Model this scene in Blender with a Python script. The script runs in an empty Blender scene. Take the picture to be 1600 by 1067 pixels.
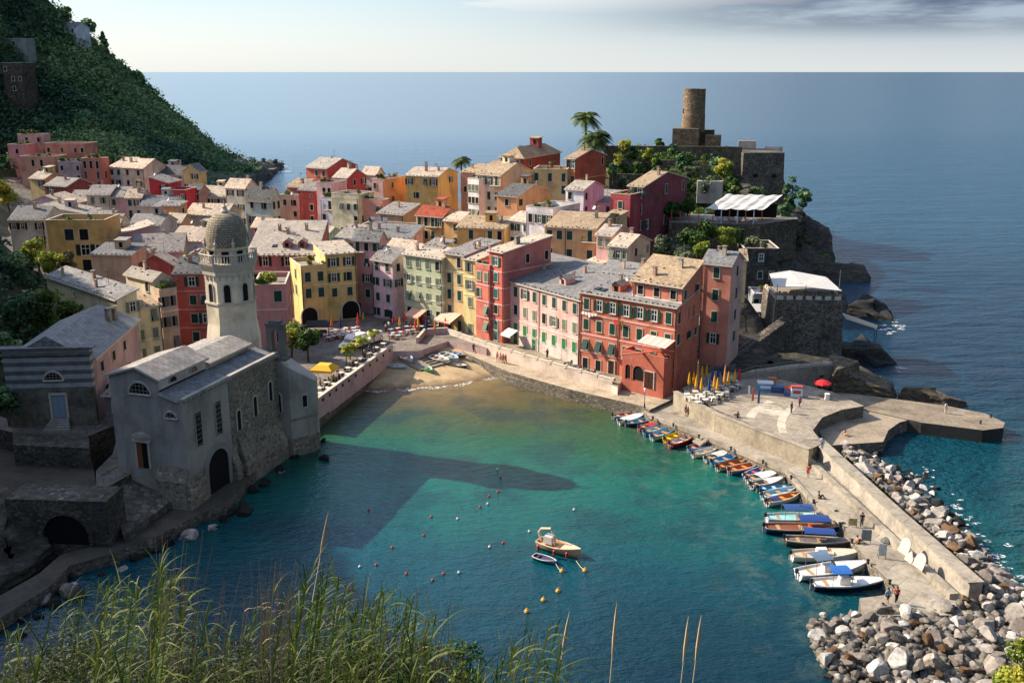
import bpy, math, random
import numpy as np
from mathutils import Vector, Matrix
random.seed(7)
SC = bpy.context.scene
COL = SC.collection
# ---------------------------------------------------------------- camera geometry
FPX, CX, CY = 1556.0, 800.0, 533.5
PIT = math.atan(422.5/FPX); SP, CP = math.sin(PIT), math.cos(PIT)
CAMH = 50.0
def ray(px, py):
    a = (px-CX)/FPX; b = -(py-CY)/FPX
    return (a, CP+b*SP, -SP+b*CP)
def G(px, py, z=0.0):
    d = ray(px, py); t = (z-CAMH)/d[2]
    return Vector((d[0]*t, d[1]*t, z))
def D(px, py, Y):
    d = ray(px, py); t = Y/d[1]
    return Vector((d[0]*t, Y, CAMH+d[2]*t))
def along(ax, ay, z, ux, uy, px):
    """distance t so that (ax,ay)+t*(ux,uy) at altitude z is seen at picture column px"""
    k = (px-CX)/FPX; zz = z-CAMH
    # x = k*(y*CP - zz*SP)
    den = ux-k*uy*CP
    return (k*(ay*CP-zz*SP)-ax)/den
def R(d): return math.radians(d)
# ---------------------------------------------------------------- object helpers
def tag(o, label=None, cat=None, group=None, kind=None):
    if label: o['label'] = label
    if cat: o['category'] = cat
    if group: o['group'] = group
    if kind: o['kind'] = kind
    return o
def empty(name, loc, rz=0, label=None, cat=None, group=None):
    o = bpy.data.objects.new(name, None); COL.objects.link(o)
    o.location = loc; o.rotation_euler = (0, 0, rz); o.empty_display_size = .3
    return tag(o, label, cat, group)
def link(name, me, parent=None, loc=None, rot=None):
    o = bpy.data.objects.new(name, me); COL.objects.link(o)
    if parent is not None: o.parent = parent
    if loc is not None: o.location = loc
    if rot is not None: o.rotation_euler = rot
    return o
KIDS = {}
def copy_tree(o, parent=None):
    c = o.copy(); COL.objects.link(c)
    if parent is not None: c.parent = parent
    for ch in list(o.children): copy_tree(ch, c)
    return c
class MB:
    """collects shapes, becomes one mesh"""
    def __init__(s): s.v = []; s.f = []; s.m = []
    def face(s, pts, m=0):
        n = len(s.v); s.v += [tuple(p) for p in pts]; s.f.append(tuple(range(n, n+len(pts)))); s.m.append(m)
    def box(s, c, d, rz=0, m=0, rx=0, ry=0, taper=1.0):
        M = Matrix.Translation(c) @ Matrix.Rotation(rz, 4, 'Z') @ Matrix.Rotation(ry, 4, 'Y') @ Matrix.Rotation(rx, 4, 'X')
        n = len(s.v); x, y, z = d[0]/2, d[1]/2, d[2]/2
        for (a, b, e) in ((-1,-1,-1),(1,-1,-1),(1,1,-1),(-1,1,-1),(-1,-1,1),(1,-1,1),(1,1,1),(-1,1,1)):
            k = taper if e > 0 else 1
            s.v.append(tuple(M @ Vector((a*x*k, b*y*k, e*z))))
        for q in ((3,2,1,0),(4,5,6,7),(0,1,5,4),(1,2,6,5),(2,3,7,6),(3,0,4,7)):
            s.f.append(tuple(n+i for i in q)); s.m.append(m)
        return s
    def prism(s, poly, z0, z1, m=0, mtop=None, top=True, bottom=False):
        """poly: list of (x,y) or (x,y,z) counter-clockwise; z0/z1 numbers or lists"""
        n = len(poly); z0s = z0 if hasattr(z0, '__len__') else [z0]*n; z1s = z1 if hasattr(z1, '__len__') else [z1]*n
        b = len(s.v)
        for p, z in zip(poly, z0s): s.v.append((p[0], p[1], z))
        for p, z in zip(poly, z1s): s.v.append((p[0], p[1], z))
        for i in range(n):
            j = (i+1) % n
            s.f.append((b+i, b+j, b+n+j, b+n+i)); s.m.append(m)
        if top: s.f.append(tuple(b+n+i for i in range(n))); s.m.append(m if mtop is None else mtop)
        if bottom: s.f.append(tuple(b+i for i in reversed(range(n)))); s.m.append(m)
        return s
    def tube(s, pts, r, n=6, m=0, cap=True):
        pts = [Vector(p) for p in pts]; rs = r if hasattr(r, '__len__') else [r]*len(pts)
        base = len(s.v); prev = None
        for i, p in enumerate(pts):
            d = (pts[min(i+1, len(pts)-1)]-pts[max(i-1, 0)])
            d = d.normalized() if d.length > 1e-9 else Vector((0, 0, 1))
            a = d.orthogonal().normalized() if prev is None else (prev-d*prev.dot(d))
            if a.length < 1e-6: a = d.orthogonal()
            a.normalize(); prev = a; b = d.cross(a)
            for k in range(n):
                t = 2*math.pi*k/n
                s.v.append(tuple(p+(a*math.cos(t)+b*math.sin(t))*rs[i]))
        for i in range(len(pts)-1):
            for k in range(n):
                k2 = (k+1) % n
                s.f.append((base+i*n+k, base+i*n+k2, base+(i+1)*n+k2, base+(i+1)*n+k)); s.m.append(m)
        if cap:
            s.f.append(tuple(base+k for k in reversed(range(n)))); s.m.append(m)
            e = base+(len(pts)-1)*n
            s.f.append(tuple(e+k for k in range(n))); s.m.append(m)
        return s
    def lathe(s, prof, n=16, c=(0, 0, 0), m=0, cap=True, phase=0, sx=1, sy=1):
        """prof: list of (radius, z)"""
        b = len(s.v)
        for (r, z) in prof:
            for k in range(n):
                t = 2*math.pi*k/n+phase
                s.v.append((c[0]+r*sx*math.cos(t), c[1]+r*sy*math.sin(t), c[2]+z))
        for i in range(len(prof)-1):
            for k in range(n):
                k2 = (k+1) % n
                s.f.append((b+i*n+k, b+i*n+k2, b+(i+1)*n+k2, b+(i+1)*n+k)); s.m.append(m)
        if cap:
            s.f.append(tuple(b+k for k in reversed(range(n)))); s.m.append(m)
            e = b+(len(prof)-1)*n; s.f.append(tuple(e+k for k in range(n))); s.m.append(m)
        return s
    def grid(s, nx, ny, fn, m=0):
        b = len(s.v)
        for j in range(ny):
            for i in range(nx): s.v.append(tuple(fn(i, j)))
        for j in range(ny-1):
            for i in range(nx-1):
                q = b+j*nx+i
                s.f.append((q, q+1, q+nx+1, q+nx)); s.m.append(m)
        return s
    def mesh(s, name, mats, smooth=False):
        me = bpy.data.meshes.new(name)
        me.from_pydata(s.v, [], s.f)
        if not isinstance(mats, (list, tuple)): mats = [mats]
        for mm in mats: me.materials.append(mm)
        if len(mats) > 1: me.polygons.foreach_set('material_index', s.m)
        if smooth: me.polygons.foreach_set('use_smooth', [True]*len(me.polygons))
        me.update(); return me
    def build(s, name, mats, parent=None, loc=None, rot=None, smooth=False):
        return link(name, s.mesh(name, mats, smooth), parent, loc, rot)
def np_mesh(name, V, F4, mats, midx=None, smooth=False, attr=None):
    """big quad meshes from numpy"""
    me = bpy.data.meshes.new(name); nv = len(V); nf, k = F4.shape
    me.vertices.add(nv); me.vertices.foreach_set('co', np.ascontiguousarray(V, dtype=np.float32).ravel())
    me.loops.add(nf*k); me.loops.foreach_set('vertex_index', np.ascontiguousarray(F4, dtype=np.int32).ravel())
    me.polygons.add(nf); me.polygons.foreach_set('loop_start', np.arange(0, nf*k, k, dtype=np.int32))
    try: me.polygons.foreach_set('loop_total', np.full(nf, k, dtype=np.int32))
    except Exception: pass
    if not isinstance(mats, (list, tuple)): mats = [mats]
    for mm in mats: me.materials.append(mm)
    if midx is not None: me.polygons.foreach_set('material_index', np.asarray(midx, dtype=np.int32))
    if smooth: me.polygons.foreach_set('use_smooth', np.ones(nf, dtype=bool))
    if attr is not None:
        a = me.attributes.new('tone', 'FLOAT', 'FACE'); a.data.foreach_set('value', np.asarray(attr, dtype=np.float32))
    me.update(calc_edges=True); me.validate(); return me
# ---------------------------------------------------------------- value noise for shaping terrain
_rs = np.random.RandomState(11); _tab = _rs.rand(256, 256)
def vnoise(x, y):
    x = np.asarray(x, float); y = np.asarray(y, float)
    xi = np.floor(x).astype(int); yi = np.floor(y).astype(int); fx = x-xi; fy = y-yi
    fx = fx*fx*(3-2*fx); fy = fy*fy*(3-2*fy)
    t = lambda a, b: _tab[a % 256, b % 256]
    return (t(xi, yi)*(1-fx)+t(xi+1, yi)*fx)*(1-fy)+(t(xi, yi+1)*(1-fx)+t(xi+1, yi+1)*fx)*fy
def fbm(x, y, o=4):
    s = 0; a = .5; k = 1.0
    for i in range(o):
        s = s+a*(vnoise(np.asarray(x)*k+17*i, np.asarray(y)*k+31*i)-.5); a *= .5; k *= 2.03
    return s
# ---------------------------------------------------------------- materials
def lin(c):
    c = c/255.0
    return c/12.92 if c <= .04045 else ((c+.055)/1.055)**2.4
def hexc(h, k=1.0):
    return (lin(int(h[0:2], 16))*k, lin(int(h[2:4], 16))*k, lin(int(h[4:6], 16))*k, 1)
MATS = {}
class NT:
    def __init__(s, name):
        s.mat = bpy.data.materials.new(name); s.mat.use_nodes = True
        s.t = s.mat.node_tree; s.b = s.t.nodes['Principled BSDF']
        s.b.inputs['Specular IOR Level'].default_value = .25
        s.geo = None
    def n(s, ty, **kw):
        x = s.t.nodes.new(ty)
        for k, v in kw.items():
            if k in x.inputs: x.inputs[k].default_value = v
            else: setattr(x, k, v)
        return x
    def l(s, a, b): s.t.links.new(a, b)
    def pos(s, obj=False):
        if obj: return s.n('ShaderNodeTexCoord').outputs['Object']
        if s.geo is None: s.geo = s.n('ShaderNodeNewGeometry')
        return s.geo.outputs['Position']
    def noise(s, scale, detail=3, rough=.55, vec=None, obj=False, stretch=None):
        x = s.n('ShaderNodeTexNoise'); x.inputs['Scale'].default_value = scale; x.inputs['Detail'].default_value = detail; x.inputs['Roughness'].default_value = rough
        v = vec or s.pos(obj)
        if stretch:
            mp = s.n('ShaderNodeMapping'); mp.inputs['Scale'].default_value = stretch; s.l(v, mp.inputs['Vector']); v = mp.outputs['Vector']
        s.l(v, x.inputs['Vector']); return x.outputs['Fac']
    def ramp(s, fac, stops, interp='LINEAR'):
        r = s.n('ShaderNodeValToRGB'); e = r.color_ramp; e.interpolation = interp
        while len(e.elements) < len(stops): e.elements.new(.5)
        for el, (p, c) in zip(e.elements, stops): el.position = p; el.color = c if len(c) == 4 else (*c, 1)
        s.l(fac, r.inputs['Fac']); return r.outputs['Color']
    def mix(s, fac, a, b, mode='MIX'):
        x = s.n('ShaderNodeMix', data_type='RGBA', blend_type=mode)
        for val, sock in ((fac, x.inputs[0]), (a, x.inputs[6]), (b, x.inputs[7])):
            if isinstance(val, (int, float, tuple)): sock.default_value = val
            else: s.l(val, sock)
        return x.outputs[2]
    def math(s, op, a, b=None, c=None):
        x = s.n('ShaderNodeMath', operation=op)
        for i, val in enumerate((a, b, c)):
            if val is None: continue
            if isinstance(val, (int, float)): x.inputs[i].default_value = val
            else: s.l(val, x.inputs[i])
        return x.outputs[0]
    def bump(s, h, strength=.3, dist=.05):
        b = s.n('ShaderNodeBump'); b.inputs['Strength'].default_value = strength; b.inputs['Distance'].default_value = dist
        s.l(h, b.inputs['Height']); s.l(b.outputs['Normal'], s.b.inputs['Normal'])
    def color(s, c):
        if isinstance(c, tuple): s.b.inputs['Base Color'].default_value = c
        else: s.l(c, s.b.inputs['Base Color'])
    def rough(s, r): s.b.inputs['Roughness'].default_value = r
def sc3(c, k): return (c[0]*k, c[1]*k, c[2]*k, 1)
def plain(name, h, rough=.6, k=1.0, metal=0, var=.0):
    key = (name, h, rough, k)
    if key in MATS: return MATS[key]
    t = NT(name); c = hexc(h, k)
    if var:
        nz = t.noise(2.5, 3); t.color(t.ramp(nz, [(.3, sc3(c, 1-var)), (.7, sc3(c, 1+var))]))
    else: t.color(c)
    t.rough(rough); t.b.inputs['Metallic'].default_value = metal
    MATS[key] = t.mat; return t.mat
def stucco(h, k=.78, dirt=.62):
    key = ('stucco', h, dirt)
    if key in MATS: return MATS[key]
    t = NT('painted_plaster'); c = hexc(h, k); lum = .3*c[0]+.6*c[1]+.1*c[2]; c = tuple(min(.80, (v*.84+(lum*1.15+.02)*.16)*1.32) for v in c[:3])+(1,); g = (c[0]*.30+.12, c[1]*.30+.11, c[2]*.30+.10)
    big = t.noise(.28, 5, .6); streak = t.noise(.9, 4, .6, stretch=(1, 1, .16)); fine = t.noise(7, 3)
    col = t.ramp(big, [(.34, sc3(c, .70)), (.5, c), (.68, (min(c[0]*1.12, .9), min(c[1]*1.14, .9), min(c[2]*1.2, .9)))])
    col = t.mix(t.math('MULTIPLY', t.ramp(streak, [(.5, (0, 0, 0)), (.74, (1, 1, 1))]), dirt), col, (*g, 1))
    flake = t.noise(.75, 6, .7)
    col = t.mix(t.math('MULTIPLY', t.ramp(flake, [(.60, (0, 0, 0)), (.64, (1, 1, 1))]), dirt*.75), col, (g[0]*1.2+.08, g[1]*1.2+.07, g[2]*1.2+.06, 1))
    col = t.mix(.35, col, t.ramp(fine, [(.3, (.55, .55, .55)), (.7, (1, 1, 1))]), 'MULTIPLY')
    t.color(col); t.rough(.9); t.bump(fine, .25, .03)
    MATS[key] = t.mat; return t.mat
def slate(name, a, b, k=1.0, row=.35, rot=0):
    """stone slabs: courses with random tone"""
    key = ('slate', name)
    if key in MATS: return MATS[key]
    t = NT(name); A = hexc(a, k); B = hexc(b, k)
    tc = t.n('ShaderNodeTexCoord'); sep = t.n('ShaderNodeSeparateXYZ'); t.l(tc.outputs['Object'], sep.inputs[0])
    cmb = t.n('ShaderNodeCombineXYZ')
    t.l(sep.outputs['X'], cmb.inputs['X'])
    t.l(t.math('ADD', sep.outputs['Y'], t.math('MULTIPLY', sep.outputs['Z'], .35)), cmb.inputs['Y'])
    br = t.n('ShaderNodeTexBrick'); t.l(cmb.outputs[0], br.inputs['Vector'])
    br.inputs['Scale'].default_value = 1.0; br.inputs['Brick Width'].default_value = row*1.35; br.inputs['Row Height'].default_value = row
    br.inputs['Mortar Size'].default_value = .018; br.inputs['Bias'].default_value = 0
    br.inputs['Color1'].default_value = A; br.inputs['Color2'].default_value = B; br.inputs['Mortar'].default_value = sc3(B, .42)
    big = t.noise(.35, 5, .65); sp = t.noise(1.6, 5, .7)
    col = t.mix(.8, br.outputs['Color'], t.ramp(big, [(.3, (.62, .62, .64)), (.7, (1.15, 1.12, 1.08))]), 'MULTIPLY')
    col = t.mix(t.math('MULTIPLY', t.ramp(sp, [(.55, (0, 0, 0)), (.7, (1, 1, 1))]), .55), col, sc3(A, 1.35))
    col = t.mix(t.math('MULTIPLY', t.ramp(sp, [(.3, (1, 1, 1)), (.42, (0, 0, 0))]), .5), col, sc3(B, .45))
    oi = t.n('ShaderNodeObjectInfo'); col = t.mix(1.0, col, t.ramp(oi.outputs['Random'], [(0, (.62, .64, .68)), (.25, (.86, .85, .86)), (.5, (1.0, .97, .95)), (.7, (1.1, 1.0, .94)), (.85, (.98, .90, .86)), (1, (.76, .78, .82))]), 'MULTIPLY')
    t.color(col); t.rough(.85); t.bump(br.outputs['Fac'], .5, .06)
    MATS[key] = t.mat; return t.mat
def stone(name, a, b, mortar, scale=1.6, k=1.0, moss=None, stain=.5):
    key = ('stone', name)
    if key in MATS: return MATS[key]
    t = NT(name); A, B, Mo = hexc(a, k), hexc(b, k), hexc(mortar, k)
    vo = t.n('ShaderNodeTexVoronoi'); mp = t.n('ShaderNodeMapping'); mp.inputs['Scale'].default_value = (1, 1, 1.5)
    t.l(t.pos(), mp.inputs[0]); t.l(mp.outputs[0], vo.inputs['Vector']); vo.inputs['Scale'].default_value = scale
    ve = t.n('ShaderNodeTexVoronoi', feature='DISTANCE_TO_EDGE'); t.l(mp.outputs[0], ve.inputs['Vector']); ve.inputs['Scale'].default_value = scale
    sp = t.n('ShaderNodeSeparateXYZ'); t.l(vo.outputs['Color'], sp.inputs[0])
    col = t.ramp(sp.outputs[0], [(0, sc3(A, .75)), (.35, A), (.65, B), (.86, sc3(B, .7)), (1, sc3(A, 1.5))])
    big = t.noise(.22, 5, .65)
    col = t.mix(stain, col, t.ramp(big, [(.35, (.45, .45, .47)), (.65, (1.15, 1.12, 1.08))]), 'MULTIPLY')
    col = t.mix(t.ramp(ve.outputs[0], [(.02, (1, 1, 1)), (.09, (0, 0, 0))]), col, Mo)
    if moss:
        ms = t.noise(.5, 5, .7); col = t.mix(t.ramp(ms, [(.56, (0, 0, 0)), (.66, (.85, .85, .85))]), col, hexc(moss, k))
    t.color(col); t.rough(.92); t.bump(ve.outputs[0], .6, .12)
    MATS[key] = t.mat; return t.mat
def rockm(name, a, b, c, scale=.6, k=1.0, strat=False, objrand=False):
    key = ('rock', name)
    if key in MATS: return MATS[key]
    t = NT(name); A, B, Cc = hexc(a, k), hexc(b, k), hexc(c, k)
    vec = None; st = (1, 1, 3.2) if strat else None
    n1 = t.noise(scale, 7, .68, stretch=st); n2 = t.noise(scale*4.5, 5, .7, stretch=st)
    col = t.ramp(n1, [(.3, A), (.5, B), (.68, Cc)])
    col = t.mix(.7, col, t.ramp(n2, [(.32, (.4, .4, .42)), (.6, (1.1, 1.1, 1.08))]), 'MULTIPLY')
    if objrand:
        oi = t.n('ShaderNodeObjectInfo')
        col = t.mix(.9, col, t.ramp(oi.outputs['Random'], [(0, (.55, .52, .5)), (.3, (.8, .72, .64)), (.55, (1, .98, .95)), (.8, (1.25, 1.2, 1.15)), (1, (1.5, 1.5, 1.48))]), 'MULTIPLY')
    t.color(col); t.rough(.88); t.bump(t.math('ADD', n1, t.math('MULTIPLY', n2, .4)), .7, .25)
    MATS[key] = t.mat; return t.mat
def leafm(name, stops, k=1.0, trans=.25, rough=.65):
    """stops: hex colours spread over the random tone of each leaf"""
    key = ('leaf', name)
    if key in MATS: return MATS[key]
    t = NT(name); at = t.n('ShaderNodeAttribute', attribute_name='tone')
    cols = [(i/(len(stops)-1), hexc(h, k)) for i, h in enumerate(stops)]
    col = t.ramp(at.outputs['Fac'], cols)
    t.color(col); t.rough(rough)
    out = t.t.nodes['Material Output']; tr = t.n('ShaderNodeBsdfTranslucent'); t.l(col, tr.inputs['Color'])
    mx = t.n('ShaderNodeMixShader'); mx.inputs[0].default_value = trans
    t.l(t.b.outputs[0], mx.inputs[1]); t.l(tr.outputs[0], mx.inputs[2]); t.l(mx.outputs[0], out.inputs['Surface'])
    MATS[key] = t.mat; return t.mat
def concrete(name, h, k=1.0, slab=None, dark=.55):
    key = ('conc', name)
    if key in MATS: return MATS[key]
    t = NT(name); c = hexc(h, k)
    big = t.noise(.3, 6, .65); mid = t.noise(2.2, 5, .65); f = t.noise(14, 3)
    col = t.ramp(big, [(.3, sc3(c, dark)), (.5, c), (.7, sc3(c, 1.22))])
    col = t.mix(.6, col, t.ramp(mid, [(.35, (.62, .6, .58)), (.6, (1.08, 1.06, 1.04))]), 'MULTIPLY')
    if slab:
        br = t.n('ShaderNodeTexBrick'); mp = t.n('ShaderNodeMapping'); mp.inputs['Rotation'].default_value = (0, 0, R(slab[1])); t.l(t.pos(), mp.inputs[0]); t.l(mp.outputs[0], br.inputs['Vector'])
        br.inputs['Scale'].default_value = 1; br.inputs['Brick Width'].default_value = slab[0]*1.6; br.inputs['Row Height'].default_value = slab[0]; br.inputs['Mortar Size'].default_value = .035
        br.inputs['Color1'].default_value = (1, 1, 1, 1); br.inputs['Color2'].default_value = (.74, .72, .7, 1); br.inputs['Mortar'].default_value = (.5, .48, .46, 1)
        col = t.mix(.9, col, br.outputs['Color'], 'MULTIPLY')
    col = t.mix(.3, col, t.ramp(f, [(.3, (.6, .6, .6)), (.7, (1.1, 1.1, 1.1))]), 'MULTIPLY')
    t.color(col); t.rough(.9); t.bump(mid, .3, .04)
    MATS[key] = t.mat; return t.mat
SLATE_L = slate('pale_slate_roof', 'd2c4b0', 'afa391', .84)
SLATE_G = slate('grey_slate_roof', 'a9a8a4', '82817f', .7)
SLATE_D = slate('dark_slate_roof', '7f817f', '5c5e5e', .6)
SLATE_T = slate('tan_slate_roof', 'c2ac8a', '9c886c', .8)
SLATE_W = slate('church_slate_roof', 'b4b4b0', '94938f', .75, row=.5)
TILE_R = slate('terracotta_tile_roof', 'b5583c', '8f4029', .75, row=.3)
TERR = concrete('terrace_floor', 'a0968a', .7)
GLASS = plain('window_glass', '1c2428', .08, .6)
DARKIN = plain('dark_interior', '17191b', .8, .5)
WHITE = plain('white_paint', 'dcd8d0', .5, .85)
WHITEB = plain('white_boat_paint', 'e6e2da', .35, .85)
CREAMT = plain('stone_trim', 'cfc4b2', .8, .75, var=.15)
IRON = plain('dark_iron', '2b2c2c', .5, .6)
STEEL = plain('steel_rail', '8d9194', .4, .8, metal=.6)
WOODM = plain('brown_wood', '6a4a30', .7, .8, var=.25)
# ---------------------------------------------------------------- house building
SHC = {'g': '23463a', 'G': '2f7d4c', 't': '2f6f66', 'n': '5a4434', 'y': '75806a', 'k': '20282a', 'p': '7a6a66'}
_wc = {}
def win_mesh(w, h, kind):
    key = (w, h, kind)
    if key in _wc: return _wc[key]
    mb = MB(); f = .12
    trim = 0
    # stone surround butted end to end
    mb.box((0, -.03, h/2+f/2), (w+2*f, .10, f), m=0)
    mb.box((0, -.06, -h/2-f/2), (w+2*f+.1, .20, f), m=0)
    mb.box((-w/2-f/2, -.03, 0), (f, .10, h), m=0); mb.box((w/2+f/2, -.03, 0), (f, .10, h), m=0)
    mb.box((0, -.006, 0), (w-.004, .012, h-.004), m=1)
    if kind == 'o':
        for x in (-w/2+.05, 0, w/2-.05): mb.box((x, -.022, 0), (.09, .03, h-.01), m=2)
        for z in (-h/2+.05, h*.12, h/2-.05): mb.box((0, -.026, z), (w-.2, .024, .08), m=2)
    me = mb.mesh('window', [CREAMT, GLASS if kind == 'o' else DARKIN, WHITE]); _wc[key] = me; return me
def shut_mesh(w, h, col):
    key = (w, h, col, 's')
    if key in _wc: return _wc[key]
    m = plain('shutter_paint', SHC[col], .55, .8, var=.2); mb = MB(); b = .07
    mb.box((0, 0, 0), (w-2*b, .03, h-2*b))
    mb.box((-w/2+b/2+.01, 0, 0), (b, .06, h)); mb.box((w/2-b/2-.01, 0, 0), (b, .06, h))
    for z in (-h/2+b/2, 0, h/2-b/2): mb.box((0, 0, z), (w-2*b-.02, .058, b))
    n = max(3, int(h/.22))
    for i in range(n):
        mb.box((0, -.012, -h/2+(i+.5)*h/n), (w-2*b-.02, .05, .05), rx=.5)
    me = mb.mesh('shutter', m); _wc[key] = me; return me
def put_window(root, x, y, z, rz, kind, w, h, col):
    k = {'c': 'd', 'h': 'd', 'd': 'd', 'o': 'o', 'w': 'o', 'l': 'd'}[kind]
    wo = link('window', win_mesh(w, h, k), root, (x, y, z), (0, 0, rz))
    def leaf(px, py, pz, rx=0, ry=0): link('shutter', shut_mesh(round(w/2, 3), h, col), wo, (px, py, pz), (rx, 0, ry))
    if kind == 'c': leaf(-w/4, -.06, 0); leaf(w/4, -.06, 0)
    elif kind in 'o': leaf(-w*.75-.12, -.12, 0, 0, .06); leaf(w*.75+.12, -.12, 0, 0, -.06)
    elif kind == 'l': leaf(-w*.75-.12, -.12, 0, 0, .06); leaf(w/4, -.06, 0)
    elif kind == 'h':
        for s in (-1, 1): leaf(s*w/4, -.06-.5*h*math.sin(.42), h/2*(1-math.cos(.42)), -.42)
    return wo
def arch_pts(w, h, n=10):
    """half-round topped outline, base at z=0, centred on x"""
    r = w/2; pts = [(-r, 0), (r, 0)]
    for i in range(n+1):
        t = math.pi*i/n; pts.append((r*math.cos(t), h-r+r*math.sin(t)))
    return pts
def arch_mesh(w, h, matin, mattrim, f=.22, dep=.12):
    mb = MB(); ins = arch_pts(w, h); out = arch_pts(w+2*f, h+f)
    mb.face([(x, -.02, z) for x, z in ins], 0)
    n = len(ins)
    for i in range(1, n):
        j = (i+1) % n
        if j == 0: j = 0
        a, b, c, d = ins[i], ins[j], out[j], out[i]
        mb.face([(a[0], -dep, a[1]), (d[0], -dep, d[1]), (c[0], -dep, c[1]), (b[0], -dep, b[1])][::-1], 1)
        mb.face([(a[0], -.02, a[1]), (a[0], -dep, a[1]), (b[0], -dep, b[1]), (b[0], -.02, b[1])], 1)
        mb.face([(d[0], 0, d[1]), (c[0], 0, c[1]), (c[0], -dep, c[1]), (d[0], -dep, d[1])], 1)
    return mb.mesh('archway', [matin, mattrim])
def door_mesh(w, h, col):
    key = ('door', w, h, col)
    if key in _wc: return _wc[key]
    mb = MB(); m = plain('door_paint', col, .6, .8, var=.2)
    mb.box((0, -.03, h/2), (w, .06, h), m=0)
    for s in (-1, 1): mb.box((s*w/4, -.07, h*.5), (w*.36, .03, h*.8), m=0); mb.box((s*(w/2+.08), -.06, h/2), (.16, .12, h), m=1)
    mb.box((0, -.06, h+.08), (w+.32, .12, .16), m=1)
    me = mb.mesh('door', [m, CREAMT]); _wc[key] = me; return me
def chimney_mesh(i):
    key = ('ch', i)
    if key in _wc: return _wc[key]
    rnd = random.Random(i); mb = MB(); w = rnd.uniform(.45, .65); h = rnd.uniform(.6, 1.1)
    mb.box((0, 0, h/2-.4), (w, w*.8, h+.8), m=0)
    for sx in (-1, 1):
        for sy in (-1, 1): mb.box((sx*w*.36, sy*w*.28, h+.15), (w*.2, w*.2, .3), m=0)
    mb.box((0, 0, h+.35), (w*1.3, w*1.1, .1), m=1)
    me = mb.mesh('chimney', [stucco(rnd.choice(['c7b08f', 'b88a6c', 'a99a88']), .7), SLATE_G]); _wc[key] = me; return me
def dormer_mesh(col):
    mb = MB(); mb.prism([(-.8, -.9), (.8, -.9), (.8, 1.2), (-.8, 1.2)], [-.6]*4, [1.1, 1.1, 1.1, 1.1], m=0)
    mb.box((0, -.91, .55), (.7, .05, .8), m=2)
    for s in (-1, 1): mb.face([(s*1.0, -1.2, 1.05), (0, -1.2, 1.75), (0, 1.5, 1.75), (s*1.0, 1.5, 1.05)][::s], 1)
    mb.face([(-.8, -.9, 1.1), (.8, -.9, 1.1), (0, -.9, 1.72)], 0)
    return mb.mesh('dormer', [col, SLATE_L, GLASS])
def skylight_mesh():
    if 'sky' in _wc: return _wc['sky']
    mb = MB(); mb.box((0, 0, .06), (.9, 1.2, .14), m=0); mb.box((0, 0, .14), (.7, 1.0, .03), m=1)
    _wc['sky'] = mb.mesh('skylight', [IRON, GLASS]); return _wc['sky']
def antenna_mesh():
    if 'ant' in _wc: return _wc['ant']
    mb = MB(); mb.tube([(0, 0, -.5), (0, 0, 2.2)], .03, 5); mb.tube([(-.7, 0, 2.0), (.7, 0, 2.1)], .02, 4)
    for i in range(6): mb.tube([(-.6+.24*i, -.3, 2.02), (-.6+.24*i, .3, 2.02)], .015, 4)
    _wc['ant'] = mb.mesh('antenna', IRON); return _wc['ant']
def rail_mb(mb, pts, h=1.0, step=.5, m=0, r=.025):
    """iron railing along a polyline"""
    for a, b in zip(pts[:-1], pts[1:]):
        a, b = Vector(a), Vector(b); n = max(1, int((b-a).length/step))
        up = Vector((0, 0, h))
        mb.tube([a+up, b+up], r, 4, m); mb.tube([a+up*.12, b+up*.12], r*.7, 4, m)
        for i in range(n+1):
            p = a.lerp(b, i/n); mb.tube([p, p+up], r*.7, 4, m)
    return mb
HBASE = []; INFO = {}; POTS = []
NH = [0]
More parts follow.
